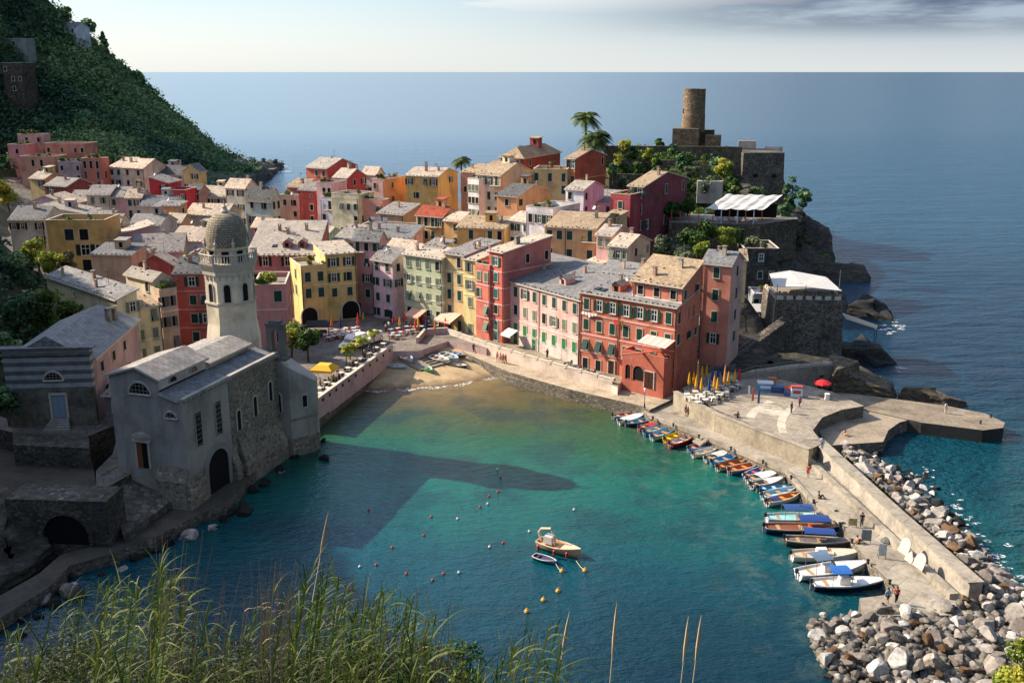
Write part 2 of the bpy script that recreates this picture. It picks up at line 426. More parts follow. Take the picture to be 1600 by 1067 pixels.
def house(label, xl, yl, xr, xs, Y, yaw, fl, col, roof, rows=(), side=(), sh='g', name='house', cat='house', **o):
    NH[0] += 1; rnd = random.Random(NH[0]*13+5)
    A = D(xl, yl, Y) if 'A' not in o else Vector(o['A'])
    th = R(yaw); u = (math.cos(th), math.sin(th)); v = (-math.sin(th), math.cos(th))
    ze = A.z; W = o.get('W') or along(A.x, A.y, ze, u[0], u[1], xr)
    if xs is not None:
        Bx, By = A.x+u[0]*W, A.y+u[1]*W
        d = along(Bx, By, ze, v[0], v[1], xs)
    else: d = o.get('d', 8)
    d = max(3.0, min(d, 22))
    fh = o.get('fh', 3.0)
    zb = o['base'] if 'base' in o else ze-fl*fh-.6
    h = ze-zb
    if o.get('foot', True): HBASE.append((A.x+u[0]*W/2+v[0]*d/2, A.y+u[1]*W/2+v[1]*d/2, zb, max(W, d)/2))
    if o.get('foot', True): HBASE.append((A.x+u[0]*W/2, A.y+u[1]*W/2, zb, 2)); HBASE.append((A.x+u[0]*W+v[0]*d/2, A.y+u[1]*W+v[1]*d/2, zb, 2))
    root = empty(name, (A.x, A.y, zb), th, label, cat, o.get('group'))
    wm = stucco(col, o.get('k', .78), o.get('dirt', .62)) if isinstance(col, str) else col
    sm = stucco(o['scol'], o.get('k', .78)) if 'scol' in o else wm  # side wall tone; on some houses ambient light is put into it
    kind, rise, rmat = roof[0], roof[1], roof[2]
    if rmat is SLATE_L and rnd.random() < .2: rmat = SLATE_G
    r = rise; below = -5.0
    kx = o.get('skew', 0.0); sphi = math.atan2(1, kx)
    def skw(m_):
        if kx: m_.v = [(a+kx*b, b, c) for a, b, c in m_.v]
        return m_
    # wall outlines
    mb = MB()
    if kind == 'gx': prof = [(0, 0), (d*o.get('ridge', .5), r), (d, 0)]
    elif kind == 'mono': prof = [(0, 0), (d, r)]
    elif kind == 'monof': prof = [(0, 0), (d, -r)]
    elif kind == 'gy': prof = [(0, 0), (W*o.get('ridge', .5), r), (W, 0)]
    elif kind == 'monol': prof = [(0, r), (W, 0)]
    elif kind == 'monor': prof = [(0, 0), (W, r)]
    else: prof = None
    ax = 'y' if kind in ('gx', 'mono', 'monof') else 'x'
    # front, back, sides
    if prof is None or ax == 'y':
        p = prof or [(0, 0), (d, 0)]
        mb.face([(0, 0, below), (W, 0, below), (W, 0, h+p[0][1]), (0, 0, h+p[0][1])], 0)
        mb.face([(W, d, below), (0, d, below), (0, d, h+p[-1][1]), (W, d, h+p[-1][1])], 0)
        mb.face([(W, 0, below), (W, d, below)]+[(W, y, h+z) for y, z in reversed(p)], 1)
        mb.face([(0, d, below), (0, 0, below)]+[(0, y, h+z) for y, z in p], 0)
    else:
        p = prof
        mb.face([(0, 0, below), (W, 0, below)]+[(x, 0, h+z) for x, z in reversed(p)], 0)
        mb.face([(W, d, below), (0, d, below)]+[(x, d, h+z) for x, z in p], 0)
        mb.face([(W, 0, below), (W, d, below), (W, d, h+p[-1][1]), (W, 0, h+p[-1][1])], 1)
        mb.face([(0, d, below), (0, 0, below), (0, 0, h+p[0][1]), (0, d, h+p[0][1])], 0)
    skw(mb).build('wall', [wm, sm], root)
    # roof
    rb = MB(); ov = o.get('ov', .4); tk = .22
    zr = None
    if kind == 'flat':
        ph = max(rise, .15)
        rb.face([(0, 0, h-.05), (W, 0, h-.05), (W, d, h-.05), (0, d, h-.05)], 0)
        t = .22
        for (c, s) in (((W/2, t/2-.03, h+ph/2-.06), (W+.06, t, ph+.06)), ((W/2, d-t/2+.03, h+ph/2-.06), (W+.06, t, ph+.06)), ((t/2-.03, d/2, h+ph/2-.06), (t, d-2*t+.06, ph+.06)), ((W-t/2+.03, d/2, h+ph/2-.06), (t, d-2*t+.06, ph+.06))):
            rb.box(c, s, m=1); rb.box((c[0], c[1], h+ph+.05), (s[0]+.08, s[1]+.08 if s[1] < 1 else s[1]-.1, .1), m=2)
        ro = skw(rb).build('roof', [rmat, wm, CREAMT], root)
        zr = lambda x, y: h
    elif kind == 'hip':
        k = min(W, d)*.42
        o0 = [(-ov, -ov), (W+ov, -ov), (W+ov, d+ov), (-ov, d+ov)]
        if W >= d: a, b = (k, d/2), (W-k, d/2)
        else: a, b = (W/2, k), (W/2, d-k)
        E0 = [(x, y, h-.15) for x, y in o0]; E1 = [(x, y, h+.05) for x, y in o0]
        a3, b3 = (*a, h+r), (*b, h+r)
        for i in range(4): j = (i+1) % 4; rb.face([E0[i], E0[j], E1[j], E1[i]], 1)
        if W >= d:
            rb.face([E1[0], E1[1], b3, a3]); rb.face([E1[1], E1[2], b3]); rb.face([E1[2], E1[3], a3, b3]); rb.face([E1[3], E1[0], a3])
        else:
            rb.face([E1[0], E1[1], a3]); rb.face([E1[1], E1[2], b3, a3]); rb.face([E1[2], E1[3], b3]); rb.face([E1[3], E1[0], a3, b3])
        rb.face(E0[::-1], 1)
        ro = skw(rb).build('roof', [rmat, CREAMT], root)
        zr = lambda x, y: h+r*min(1, min(x, W-x, y, d-y)/k)
    else:
        L = d if ax == 'y' else W
        q = list(prof)
        s0 = (q[1][1]-q[0][1])/max(q[1][0]-q[0][0], .01); s1 = (q[-1][1]-q[-2][1])/max(q[-1][0]-q[-2][0], .01)
        q[0] = (-ov, q[0][1]-s0*ov); q[-1] = (L+ov, q[-1][1]+s1*ov)
        lo, hi = (-ov*.7, (W if ax == 'y' else d)+ov*.7)
        def P3(a, t, z): return (t, a, h+z) if ax == 'y' else (a, t, h+z)
        for (a, za), (b, zb2) in zip(q[:-1], q[1:]):
            top = [P3(a, lo, za+tk), P3(a, hi, za+tk), P3(b, hi, zb2+tk), P3(b, lo, zb2+tk)]
            bot = [P3(a, lo, za+.02), P3(a, hi, za+.02), P3(b, hi, zb2+.02), P3(b, lo, zb2+.02)]
            if ax == 'x': top = top[::-1]; bot = bot[::-1]
            rb.face(top, 0); rb.face(bot[::-1], 1)
            for i in range(4):
                j = (i+1) % 4; rb.face([bot[i], bot[j], top[j], top[i]], 1)
        def zr(x, y):
            t = y if ax == 'y' else x
            for (a, za), (b, zb2) in zip(q[:-1], q[1:]):
                if a <= t <= b: return h+tk+za+(zb2-za)*(t-a)/max(b-a, .01)
            return h+tk
        # loose stones and vent tiles weighing the slates down
        for i in range(int(W*d*.05)+3):
            x, y = rnd.uniform(0, W), rnd.uniform(0, d); g = rnd.uniform(.12, .24)
            rb.box((x, y, zr(x, y)+g*.25), (g*1.5, g, g*.9), rnd.uniform(0, 3), m=2 if rnd.random() < .6 else 0)
        e0 = q[0][0]+.15
        n = int((hi-lo)/1.0)
        for i in range(n):
            t = lo+(i+.5)*(hi-lo)/n+rnd.uniform(-.2, .2); rb.box(P3(e0+.2, t, q[0][1]+tk+.1), (.26, .2, .2), rnd.random(), m=2)
        ro = skw(rb).build('roof', [rmat, CREAMT if not o.get('dk') else WOODM, plain('roof_stone', '4d4a46', .9)], root)
    # chimneys, dormers, antennas
    for i in range(o.get('ch', 1)):
        x, y = rnd.uniform(.15, .85)*W, rnd.uniform(.25, .85)*d
        link('chimney', chimney_mesh(rnd.randrange(6)), ro, (x+kx*y, y, zr(x, y)), (0, 0, rnd.choice((0, 1.57))))
    if kind in ('gx', 'mono', 'monol', 'hip') and o.get('foot', True) and W > 5 and d > 5 and rnd.random() < .38:
        x, y = rnd.uniform(.3, .7)*W, rnd.uniform(.5, .7)*d; z0 = zr(x, y); w_, d_, h_ = rnd.uniform(1.6, 2.6), rnd.uniform(1.5, 2.2), rnd.uniform(1.3, 1.9)
        hb_ = MB(); hb_.box((0, 0, h_/2-.6), (w_, d_, h_+1.2), 0, 0); hb_.prism([(-w_/2-.2, -d_/2-.25), (w_/2+.2, -d_/2-.25), (w_/2+.2, d_/2+.2), (-w_/2-.2, d_/2+.2)], [h_+.02, h_+.02, h_+.35, h_+.35], [h_+.16, h_+.16, h_+.5, h_+.5], 1, bottom=True); hb_.box((.1, -d_/2-.02, h_*.45), (.7, .05, h_*.7), 0, 2)
        hb_.build('roof_room', [wm, rmat, DARKIN], ro, (x+kx*y, y, z0))
    for (fx, fy) in o.get('dorm', ()): link('dormer', dormer_mesh(wm), ro, (fx*W+kx*fy*d, fy*d, zr(fx*W, fy*d)-.2))
    for (fx, fy) in o.get('skyl', ()):
        e = .05; sl = math.atan((zr(fx*W, fy*d+e)-zr(fx*W, fy*d-e))/(2*e)); link('skylight', skylight_mesh(), ro, (fx*W+kx*fy*d, fy*d, zr(fx*W, fy*d)), (sl, 0, 0))
    if rnd.random() < .45:
        x, y = rnd.uniform(.2, .8)*W, rnd.uniform(.4, .8)*d; link('antenna', antenna_mesh(), ro, (x+kx*y, y, zr(x, y)), (0, 0, rnd.random()*3))
    # openings
    ww, hh = o.get('ww', .95), o.get('wh', 1.5); top = o.get('top', 1.35)
    def lay(rs, L, fn, rz, up=0):
        for i, row in enumerate(rs):
            z = h-top-i*fh+up
            if z < .9 and row.strip('.aDb') != '': z = max(z, .9)
            cs = row; n = len(cs)
            for k, ch in enumerate(cs):
                if ch in '. ': continue
                t = (k+.5)*L/n; x, y = fn(t)
                c2 = o.get('shrows', {}).get(i, sh)
                if ch in 'co' and rnd.random() < .20: ch = rnd.choice('hlodcd' if rz == 0 else 'ldod')
                if ch == 'D': link('door', door_mesh(1.1, 2.2, o.get('dcol', '3d2a20')), root, (x, y, 0), (0, 0, rz))
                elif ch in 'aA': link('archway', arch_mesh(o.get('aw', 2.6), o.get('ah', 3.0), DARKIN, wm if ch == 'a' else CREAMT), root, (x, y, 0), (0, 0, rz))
                elif ch == 'b':
                    link('door', door_mesh(.9, 2.1, SHC[c2]), root, (x, y, z-.95), (0, 0, rz))
                    bb = MB(); bw = 1.5
                    bb.box((0, -.5, -.07), (2*bw, 1.0, .14), m=0)
                    rail_mb(bb, [(-bw+.05, -.06, 0), (-bw+.05, -.95, 0), (bw-.05, -.95, 0), (bw-.05, -.06, 0)], 1.0, .3, 1)
                    bb.build('balcony', [CREAMT, IRON], root, (x, y, z-.98), (0, 0, rz))
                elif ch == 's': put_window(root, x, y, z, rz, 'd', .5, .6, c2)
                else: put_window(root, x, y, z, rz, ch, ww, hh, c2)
    if not o.get('exact'):
        rows = [(''.join(rnd.choice('cccdoc') if rnd.random() < .42 else '.' for _ in r_) if r_.strip('.') == '' else r_) for r_ in rows]
        if xs is not None and not side: side = [''.join(rnd.choice('ccds') if rnd.random() < .45 else '.' for _ in range(max(1, int(d/3.2)))) for _ in range(2)]
    lay(rows, W, lambda t: (t, 0), 0)
    lay(side, d, lambda t: (W+kx*t, t), sphi, o.get('sup', 0))
    if 'lside' in o: lay(o['lside'], d, lambda t: (0, d-t), -math.pi/2, o.get('sup', 0))
    # string courses
    if o.get('sc'):
        sb = MB(); cm = stucco(o.get('sccol', 'e2cfc0'), .8, .3)
        for zz in o['sc']:
            z = h-zz; sb.box((W/2, -.04, z), (W+.2, .08, .2), 0); (sb.box((W+.04, d/2+.05, z), (.08, d-.1, .2), 0) if not kx else 0)
        sb.build('string_course', cm, root)
    if o.get('pipe') is None and rnd.random() < .6: o['pipe'] = (rnd.choice((.03, .97)),)
    if rnd.random() < .28:
        x, y = rnd.uniform(.2, .8)*W, rnd.uniform(.15, .6)*d; db = MB(); db.lathe([(.02, 0), (.25, .04), (.42, .14)], 12, cap=False); db.lathe([(.44, .16), (.26, .03), (.02, -.02)], 12, cap=False); db.tube([(0, 0, 0), (0, -.3, -.5), (0, -.3, -1)], .03, 5); db.build('satellite_dish', plain('dish_paint', 'c4c0b8', .5), ro, (x+kx*y, y, zr(x, y)+.9), (1.1, 0, rnd.uniform(-.8, .8)))
    if o.get('pipe') is not None:
        pb = MB()
        for fx in o['pipe']: pb.tube([(fx*W, -.1, 0), (fx*W, -.1, h-.1)], .06, 5)
        pb.build('drainpipe', IRON, root)
    if o.get('gut') and kind not in ('flat',):
        gb = MB(); gb.tube([(-ov*.7, -ov-.06, zr(1, 0)-h*0-.32), (W+ov*.7, -ov-.06, zr(1, 0)-.32)], .09, 6); gb.build('gutter', IRON, root)
    if 'foots' in o:   # bare plinth
        fb = MB(); hz = o['foots'][0]; fb.box((W/2, -.03, hz/2-1), (W+.02, .06, hz+2), 0); (fb.box((W+.03, d/2, hz/2-1), (.06, d, hz+2), 0) if not kx else 0); fb.build('plinth', stucco(o['foots'][1], .75, .8), root)
    if kind == 'flat' and rnd.random() < .75 and o.get('foot', True): POTS.append((root, W, d, h, label, rnd.randrange(2, 5)))
    INFO[root.name] = (W, d, h)
    return root
def dims(h): return INFO[h.name]
L_, G_, DK, TN, TR = SLATE_L, SLATE_G, SLATE_D, SLATE_T, TILE_R
# ================= harbour front =================
pA, pB, pC = G(785, 530, 3.2), G(907, 573, 3.2), G(1055, 606, 3.2)
yw = math.degrees(math.atan2(pC.y-pA.y, pC.x-pA.x))
def zat(px, py, p): # altitude of the point above ground point p seen at row py (same column, same depth)
    return D(px, py, p.y).z
zp = zat(785, 437, pA)
pink_long = house('long pale pink harbour house with grey slate roof and four rows of shutters', 785, 437, 907, None, pA.y, math.degrees(math.atan2(pB.y-pA.y, pB.x-pA.x)), 5, 'dca595', ('mono', 2.2, G_),
    ['cccccccc', 'cccccccc', 'cccccccc', '.D.Ds.d.'], (), 'g', d=15, skew=-.65, base=3.2, wh=1.75, ww=1.0, fh=3.25, top=1.5, exact=True, shrows={0: 'g', 1: 'y', 2: 'G'}, ch=3, sc=(6.6, 9.9), sccol='d8b2a4', pipe=(.5, .99), foots=(2.6, 'c9b9aa'), dcol='2e6b40', dorm=((.72, .3),), k=.8)
W1 = dims(pink_long)[0]
red_long = house('long brick red harbour house with green shutters and laundry on the facade', 907, 457, 1057, None, pB.y, math.degrees(math.atan2(pC.y-pB.y, pC.x-pB.x)), 5, 'c6663f', ('mono', 1.3, L_),
    ['coooooc', 'ccccccc', 'hhhcccc', 'ddD....'], ('c.cc', 'c.cc', '....'), 'g', d=9.5, skew=-.15, base=3.2, wh=1.75, ww=1.0, fh=3.35, top=1.7, exact=True, ch=3, sc=(3.4, 6.7, 9.6), sccol='d9a596', pipe=(.0, .42, 1.0), skyl=((.13, .22), (.2, .2), (.28, .6), (.36, .55)), dorm=((.33, .32),), dirt=.6)
W2, d2, h2 = dims(red_long)
# set back attic storey on the red house
th = red_long.rotation_euler.z; ux, uy = math.cos(th), math.sin(th)
aA = Vector((red_long.location.x+ux*(W2*.5)-uy*1.6, red_long.location.y+uy*(W2*.5)+ux*1.6, 3.2+h2+2.9))
attic = house('terracotta attic storey with tan slate roof on the red harbour house', 0, 0, 0, None, 0, math.degrees(th), 1, 'ca6c4c', ('mono', 2.5, TN), ['ddd'], ('c.c',), 'g', A=aA, W=W2*.5-.1, d=7.9, skew=-.15, base=3.2+h2+.3, wh=1.4, top=1.3, ch=2, foot=False, sc=(2.35,), name='attic_storey', cat='attic', ov=.5)
house('pale roofed rear house behind the brick red harbour house', 0, 0, 0, None, 0, math.degrees(th), 5, 'c9b39c', ('mono', .7, L_), ['....'], ('....',), 'g', A=Vector((red_long.location.x-uy*9.4-ux*2.2, red_long.location.y+ux*9.4-uy*2.2, 3.2+h2+1.25)), W=W2*.62, d=8, skew=-.5, base=3.2, ch=2, foot=False, skyl=((.6, .3),))
house('small white hill house with grey roof high among the pines', 88, 44, 118, None, 440, -20, 2, 'c9ccce', ('gx', 2.2, G_), ['c.c'], (), 'k', d=8, ch=0, foot=False)
house('ruined brown stone tower house on the terraced hill', 2, 102, 34, None, 370, -6, 4, stone('hill_tower_stone', '6a5f50', '4f473c', '3c3731', 1.2, .7), ('flat', .8, TERR), ['d..', '...', '.d.'], (), 'k', d=8, ch=0, foot=False, fh=3.4)
house('low hill house under a pale pergola canopy', -10, 62, 40, None, 400, -6, 2, '7d8078', ('flat', .3, G_), ['..d.'], (), 'k', d=6, ch=0, foot=False)
# arcaded terrace block at the foot of the red corner
tb = MB(); aw, ad, ah = W2*.42, 2.6, 4.6
fr = arch_pts(1.5, 2.9); 
tb.box((aw/2, 0, ah/2-1), (aw, ad*2, ah+2), 0); tb.box((aw/2, -ad+.12, ah+.38), (aw, .24, .76), 0); tb.box((.12, 0, ah+.38), (.24, ad*2-.5, .76), 0); tb.box((aw/2, -ad+.1, ah+.82), (aw+.1, .4, .12), 1)
tb_root = empty('terrace_block', (red_long.location.x+ux*(W2-aw-.2), red_long.location.y+uy*(W2-aw-.2), 3.2), th, 'red arcaded terrace block with two arches under the dining balcony', 'terrace')
tb.build('wall', [stucco('be5a3a', .78, .8), CREAMT], tb_root)
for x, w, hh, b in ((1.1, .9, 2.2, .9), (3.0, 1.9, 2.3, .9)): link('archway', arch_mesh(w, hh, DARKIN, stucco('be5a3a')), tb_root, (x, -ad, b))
link('door', door_mesh(1.6, 2.6, '4a2b22'), tb_root, (aw*.66, -ad, 0))
ab = MB(); 
for i in range(8): ab.box((aw*.4+i*.62, -1.6, 7.35-.02*i), (.31, 3.0, .06), rx=.22, m=i % 2)
for i in range(8): ab.box((aw*.4+i*.62+.31, -1.6, 7.35-.02*i), (.31, 3.0, .06), rx=.22, m=1)
ab.build('awning', [WHITE, plain('awning_cloth', 'cfa898', .8)], tb_root)
red_tower = house('tall coral house with grey slate roof behind the brick red corner', 1098, 411, 1143, 1162, 157, -30, 6, 'd07a5a', ('gx', 1.6, G_), ['.c.', '.c.', '.c.', '.o.', '...'], ('c', 'c', 'c', 'c'), 'g', exact=True, scol='cfa08c', base=4.0, fh=3.6, wh=1.7, ch=2, dirt=.7)  # paler side colour stands for light from the open sea
house('narrow yellow house squeezed behind the tall coral house', 1159, 408, 1167, None, 170, -10, 2, 'd8c07e', ('mono', .8, TN), ['.', '.'], (), 'g', d=6, ch=0)
# red pair left of the pink house
redP = G(743, 527, 3.4)
red_low = house('lower narrow red house with a roof terrace between yellow and crimson facades', 743, 417, 765, None, 175.5, -46, 5, 'd6664a', ('flat', .7, TERR), ['cc', 'l.', '.h', '.h', '..'], (), 'y', d=9, base=3.4, fh=3.0, wh=1.6, ch=0, sc=(3.0, 6.0, 9.0), sccol='e2a79a', top=1.5)
red_tall = house('tall narrow crimson house with white sills above the beach walk', 764, 392, 786, 861, 173.5, -46, 6, 'd0563a', ('mono', 1.6, L_), ['o', 'c', 'c', 'd', 'c', 'c'], ('..d.d',), 't', scol='b96a62', base=3.4, fh=2.9, wh=1.6, ww=.9, ch=2, sc=(3.4, 6.3, 9.3, 12.1), sccol='e2a79a', top=1.6)
# yellow narrow, ochre, pale green
house('narrow lemon yellow house with grey green shutters on the beach walk', 724, 405, 744, None, 178.5, -40, 6, 'e0c873', ('mono', 1.3, L_), ['l', 'c', 'c', '.', 'c', '.'], (), 'y', d=9, base=3.4, fh=3.2, wh=1.7, sc=(3.2, 6.4), sccol='e8d8a0', ch=1)
house('ochre and cream house with a loggia and pink awning below', 694, 396, 725, None, 182, -40, 6, 'd3b06a', ('mono', 1.4, G_), ['.d', 'cc', 'cc', 'c.', 'cc'], (), 'g', d=10, base=3.4, fh=3.05, wh=1.8, sc=(3.1,), sccol='e5d7b0', ch=2)
house('pale green house with five rows of shutters and small balcony by the square', 630, 397, 691, 712, 187, -36, 6, 'b9bf90', ('mono', 1.2, L_), ['cccc', 'occc', 'hhcc', 'dddd', '....'], ('.', 'c'), 'y', base=3.4, fh=3.15, wh=1.6, ch=1, sc=(5.0, 8.2, 11.4), sccol='d8d8b4', top=1.4, dirt=.35)
house('pale green attic with balcony on top of the five row house', 664, 384, 692, 706, 188.5, -36, 1, 'b9bf90', ('mono', .8, L_), ['dcd'], (), 'y', wh=1.5, ch=1, foot=False, name='attic_storey', cat='attic')
# pink houses by the alley
house('small pale pink house with sunlit front and striped shutters at the alley', 581, 405, 613, 630, 191, -38, 5, 'dfb6b4', ('mono', 1.8, L_), ['cc', 'oo', 'cc', '..', '..'], ('d', 'o', '.', '.'), 'g', base=3.5, fh=3.0, ch=0, top=1.2)
house('upper pink house with white stone weighted roof behind the alley front', 604, 386, 640, 663, 199, -36, 5, 'dbb4ac', ('gx', 1.4, L_), ['c.c'], ('.d',), 't', ch=1)
house('mauve pink house with balcony and dark doorway beside the yellow arcade', 552, 374, 592, 604, 195, -20, 7, 'c08f8c', ('gx', 1.6, L_), ['bcc', '.cc', '.oc', '.cc', '....'], (), 'g', base=3.5, fh=3.1, wh=1.6, ch=1, dirt=.6)
# yellow arcade building
yel = house('mustard yellow arcade house with large arches and dark green shutters', 508, 399, 556, None, 187, 25, 5, 'd2b257', ('monof', -.9, L_), ['oo', 'cc', 'oc', '.A', '..'], (), 'g', base=3.4, d=9, fh=2.95, wh=1.65, ww=1.0, sc=(2.8, 5.8), sccol='dcc88a', ch=0, aw=3.4, ah=3.5, top=1.45, exact=True, lside=('.',))
yel2 = house('yellow lower wing with roof terrace and an arch under it', 470, 421, 510, None, 184, 25, 4, 'd2b257', ('flat', .6, TERR), ['cc', 'cc', 'A.'], (), 'g', base=3.4, d=9, fh=3.1, wh=1.8, ww=1.1, sc=(3.2,), sccol='dcc88a', ch=0, aw=3.0, ah=3.2, top=1.6, exact=True, lside=('c', 'c', '.'))
rose = house('long rose house with checkered cornice and vast pale roof behind the belfry', 388, 398, 492, None, 194, 2, 5, 'b5696a', ('gx', 4.2, L_), ['.o.o.b', '......', '......'], (), 'k', base=4, d=17, fh=3.4, wh=1.9, ww=1.1, ch=3, dorm=((.55, .2), (.78, .2)), skyl=((.35, .2),), sc=(3.3,), sccol='dfb7b0', ov=.7, ridge=.95)
cb = MB(); cA = D(388, 398, 194)
for i in range(26): cb.box((i*.5+.2, -.75, -.12), (.28, .12, .3), m=i % 2)
cb.build('painted_cornice', [plain('cornice_red', '9e4a40', .8), WHITE], rose, (0, 0, cA.z-4))
house('low salmon pink house with a planted roof terrace beside the bell tower', 396, 452, 446, None, 168, 8, 4, 'cf8478', ('flat', .7, TERR), ['.c', '..', '.c'], (), 'g', base=3.5, d=11, fh=3.6, wh=1.9, ww=1.3, sc=(3.7,), sccol='e3b7ae', ch=0)
house('orange red house with cracked plaster and green shutters left of the belfry', 271, 428, 326, None, 165, 4, 5, 'c9563e', ('gx', 1.6, SLATE_D), ['.c.', '.cc', '.co', '.c.'], (), 'g', d=12, base=4, fh=3.2, wh=1.6, ww=1.1, sc=(3.0, 6.2, 9.4), sccol='dc8f78', ch=2, lside=('.',), dirt=.75)
house('narrow peach house with brown shutters in the lane above the church', 249, 460, 276, None, 158, 42, 5, 'd9ae86', ('flat', .7, TERR), ['ll', 'll', '.h', '.d'], (), 'p', d=9, base=4.5, fh=3.4, wh=1.7, ch=0, sc=(3.0,), lside=('.',))
house('creamy yellow house with tall grey shutters facing the church lane', 206, 484, 250, None, 148, 44, 5, 'e0ca8c', ('mono', .8, TN), ['.h', 'cc', 'cc', '.c'], (), 'y', d=8, base=4.5, fh=3.0, wh=1.9, ww=.9, ch=0, sc=(5.1,), sccol='ece0b4', lside=('.',))
house('broad yellow house under a wide pale slate roof above the oratory', 72, 432, 182, 214, 164, -44, 4, 'c9b680', ('mono', 1.0, L_), ['..s...', '......'], ('.c', '.c', '.c'), 'y', scol='e0d29a', base=6, fh=3.2, wh=1.6, ch=3, dirt=.8)  # lighter side colour holds the bounce light on that wall
house('cream upper house with iron balcony and rooftop terrace above the lane', 196, 428, 240, 262, 165, -40, 4, 'dccaa6', ('gx', 1.0, L_), ['.d', '..'], ('b', 'o'), 'y', ch=1)
house('red gabled house with pale roof among the lower rooftops', 216, 412, 270, 282, 188, -12, 4, 'b64a38', ('gy', 1.8, L_), ['..', '..'], (), 'g', ch=2, d=9)
house('long grey barn with broad white slate roof among the rooftops', 205, 396, 285, None, 203, 12, 3, 'b0a69c', ('gx', 2.6, L_), ['.....'], (), 'k', d=10, ch=2, ridge=.8)
house('small peach gable house squeezed by the white barn roof', 142, 398, 205, None, 196, -8, 2, 'c4a884', ('mono', 1.2, G_), ['..'], (), 'k', d=6, ch=0)
# ================= left valley =================
ochre = house('ochre yellow house with potted roof terrace and three large windows', 72, 352, 164, None, 205, 2, 4, 'c79f4c', ('flat', 1.0, TERR), ['.cc.', '....', '..dd'], (), 'k', d=9, fh=3.2, wh=2.3, ww=1.8, ch=0, top=2.0, dirt=.7, base=9.5)
house('rose pink house with white edged sloping roof right of the ochre house', 184, 368, 240, None, 212, 30, 4, 'c88d8f', ('monor', 1.6, L_), ['..s.', '.d..'], (), 'k', d=8, ch=1, lside=('.',))
house('small cream gable house over the rose pink roof', 160, 352, 186, None, 218, 4, 3, 'd6c19a', ('gx', 1.8, L_), ['..'], (), 'k', d=8, ch=1)
house('pale grey house with low slate roof at the valley edge', 14, 344, 68, None, 222, -2, 3, 'b3b4b2', ('gx', 2.4, G_), ['oo.o', '....'], (), 'k', d=10, ch=1)
house('long lavender white house with a sagging pale roof', 62, 334, 130, None, 236, -4, 3, 'c3b8c4', ('monol', 1.8, L_), ['..s..'], (), 'k', d=9, ch=2)
house('lavender gabled barn with terracotta edged roof in the valley', 37, 320, 107, None, 250, -6, 3, 'bda5b2', ('gy', 2.2, L_), ['.s..'], (), 'k', d=9, ch=1)
house('pale green low house with two small windows in the row', 107, 313, 135, None, 260, -4, 4, 'b6c2ae', ('gx', 2.0, L_), ['dco'], (), 'g', d=9, ch=1)
house('cream row house with grey shutters between green and pink neighbours', 135, 305, 171, None, 257, -4, 5, 'd6c6a0', ('gx', 2.0, L_), ['cc', '..', '.c'], (), 'y', d=9, ch=1)
house('pink row house with small balcony in the valley row', 171, 308, 196, None, 257, -4, 5, 'c7958c', ('gx', 2.0, L_), ['c.', 'b.', '.c'], (), 'g', d=9, ch=1)
house('pink row house with green awnings under a pale roof', 196, 309, 221, 235, 255, -4, 5, 'cfa092', ('gx', 1.8, L_), ['co', 'bb', '.c'], (), 'g', d=9, ch=2)
house('white walled house with grey roof below the bright red house', 219, 322, 268, None, 252, -4, 3, 'c6c2b8', ('gx', 2.0, G_), ['...'], (), 'g', d=9, ch=1)
house('orange cube house with flat top among pale roofs', 241, 322, 279, 292, 247, -10, 3, 'cf9050', ('mono', .6, G_), ['...'], (), 'k', ch=0)
house('apricot gable house with blank sunlit wall', 259, 345, 284, 300, 240, -25, 3, 'd8a05c', ('gx', 1.6, L_), ['..'], ('..',), 'k', ch=1)
house('bright scarlet house with white window and stepped wing', 233, 286, 262, None, 278, -8, 4, 'c8232a', ('monol', 1.5, G_), ['.o'], (), 'k', d=8, ch=0, dirt=.15)
house('scarlet lower wing with terrace wall beside the valley', 258, 300, 290, None, 275, -8, 3, 'c8232a', ('flat', .6, TERR), ['..o'], (), 'k', d=7, ch=0, dirt=.15)
house('lilac house with dark slate roof behind the scarlet one', 228, 273, 284, None, 300, -8, 4, 'a9a3b4', ('gx', 2.3, SLATE_D), ['....'], (), 'k', d=10, ch=1)
house('yellow gabled house with parapet at the valley end', 286, 268, 310, 322, 292, -14, 4, 'd6b55e', ('gy', 2.0, L_), ['.c', 'o.'], (), 'k', ch=0)
house('brown house with dark slate roof and open shutters by the scarlet wing', 290, 300, 310, 327, 282, -22, 3, 'b08674', ('gx', 2.0, SLATE_D), ['.o'], (), 'k', ch=0)
house('wide cream house with two rows of windows and pale roof under the hill', 190, 262, 224, 259, 298, -24, 4, 'd9bc8c', ('gx', 2.3, L_), ['cc', 'do'], ('..',), 'k', scol='d9cdb8', ch=2)  # whiter side colour stands for sky glow from the sea side
house('narrow bluish white house with four dark windows', 169, 262, 190, None, 301, -10, 4, 'bcc2c2', ('mono', 2.0, L_), ['cc', 'cc'], (), 'g', d=10, ch=1)
house('grey infill house in shade beside the coral loggia', 153, 268, 169, None, 303, -6, 4, 'a09882', ('mono', .8, G_), ['c', 'd'], (), 'g', d=8, ch=0)
house('coral house with pillared loggia under a flat roof', 127, 250, 156, 170, 298, -14, 5, 'c06a50', ('flat', .5, TERR), ['ddd', 'c.c', 'c.c'], (), 'n', ch=0, wh=2.2)
house('yellow small gable house at the foot of the dark hill', 46, 279, 70, 100, 290, -24, 3, 'cdb06a', ('gx', 1.6, L_), ['.c'], (), 'g', ch=1)
house('dark maroon low house with pale double roof', 70, 290, 104, 145, 280, -24, 3, '84403e', ('gx', 1.8, L_), ['..'], (), 'g', ch=1)
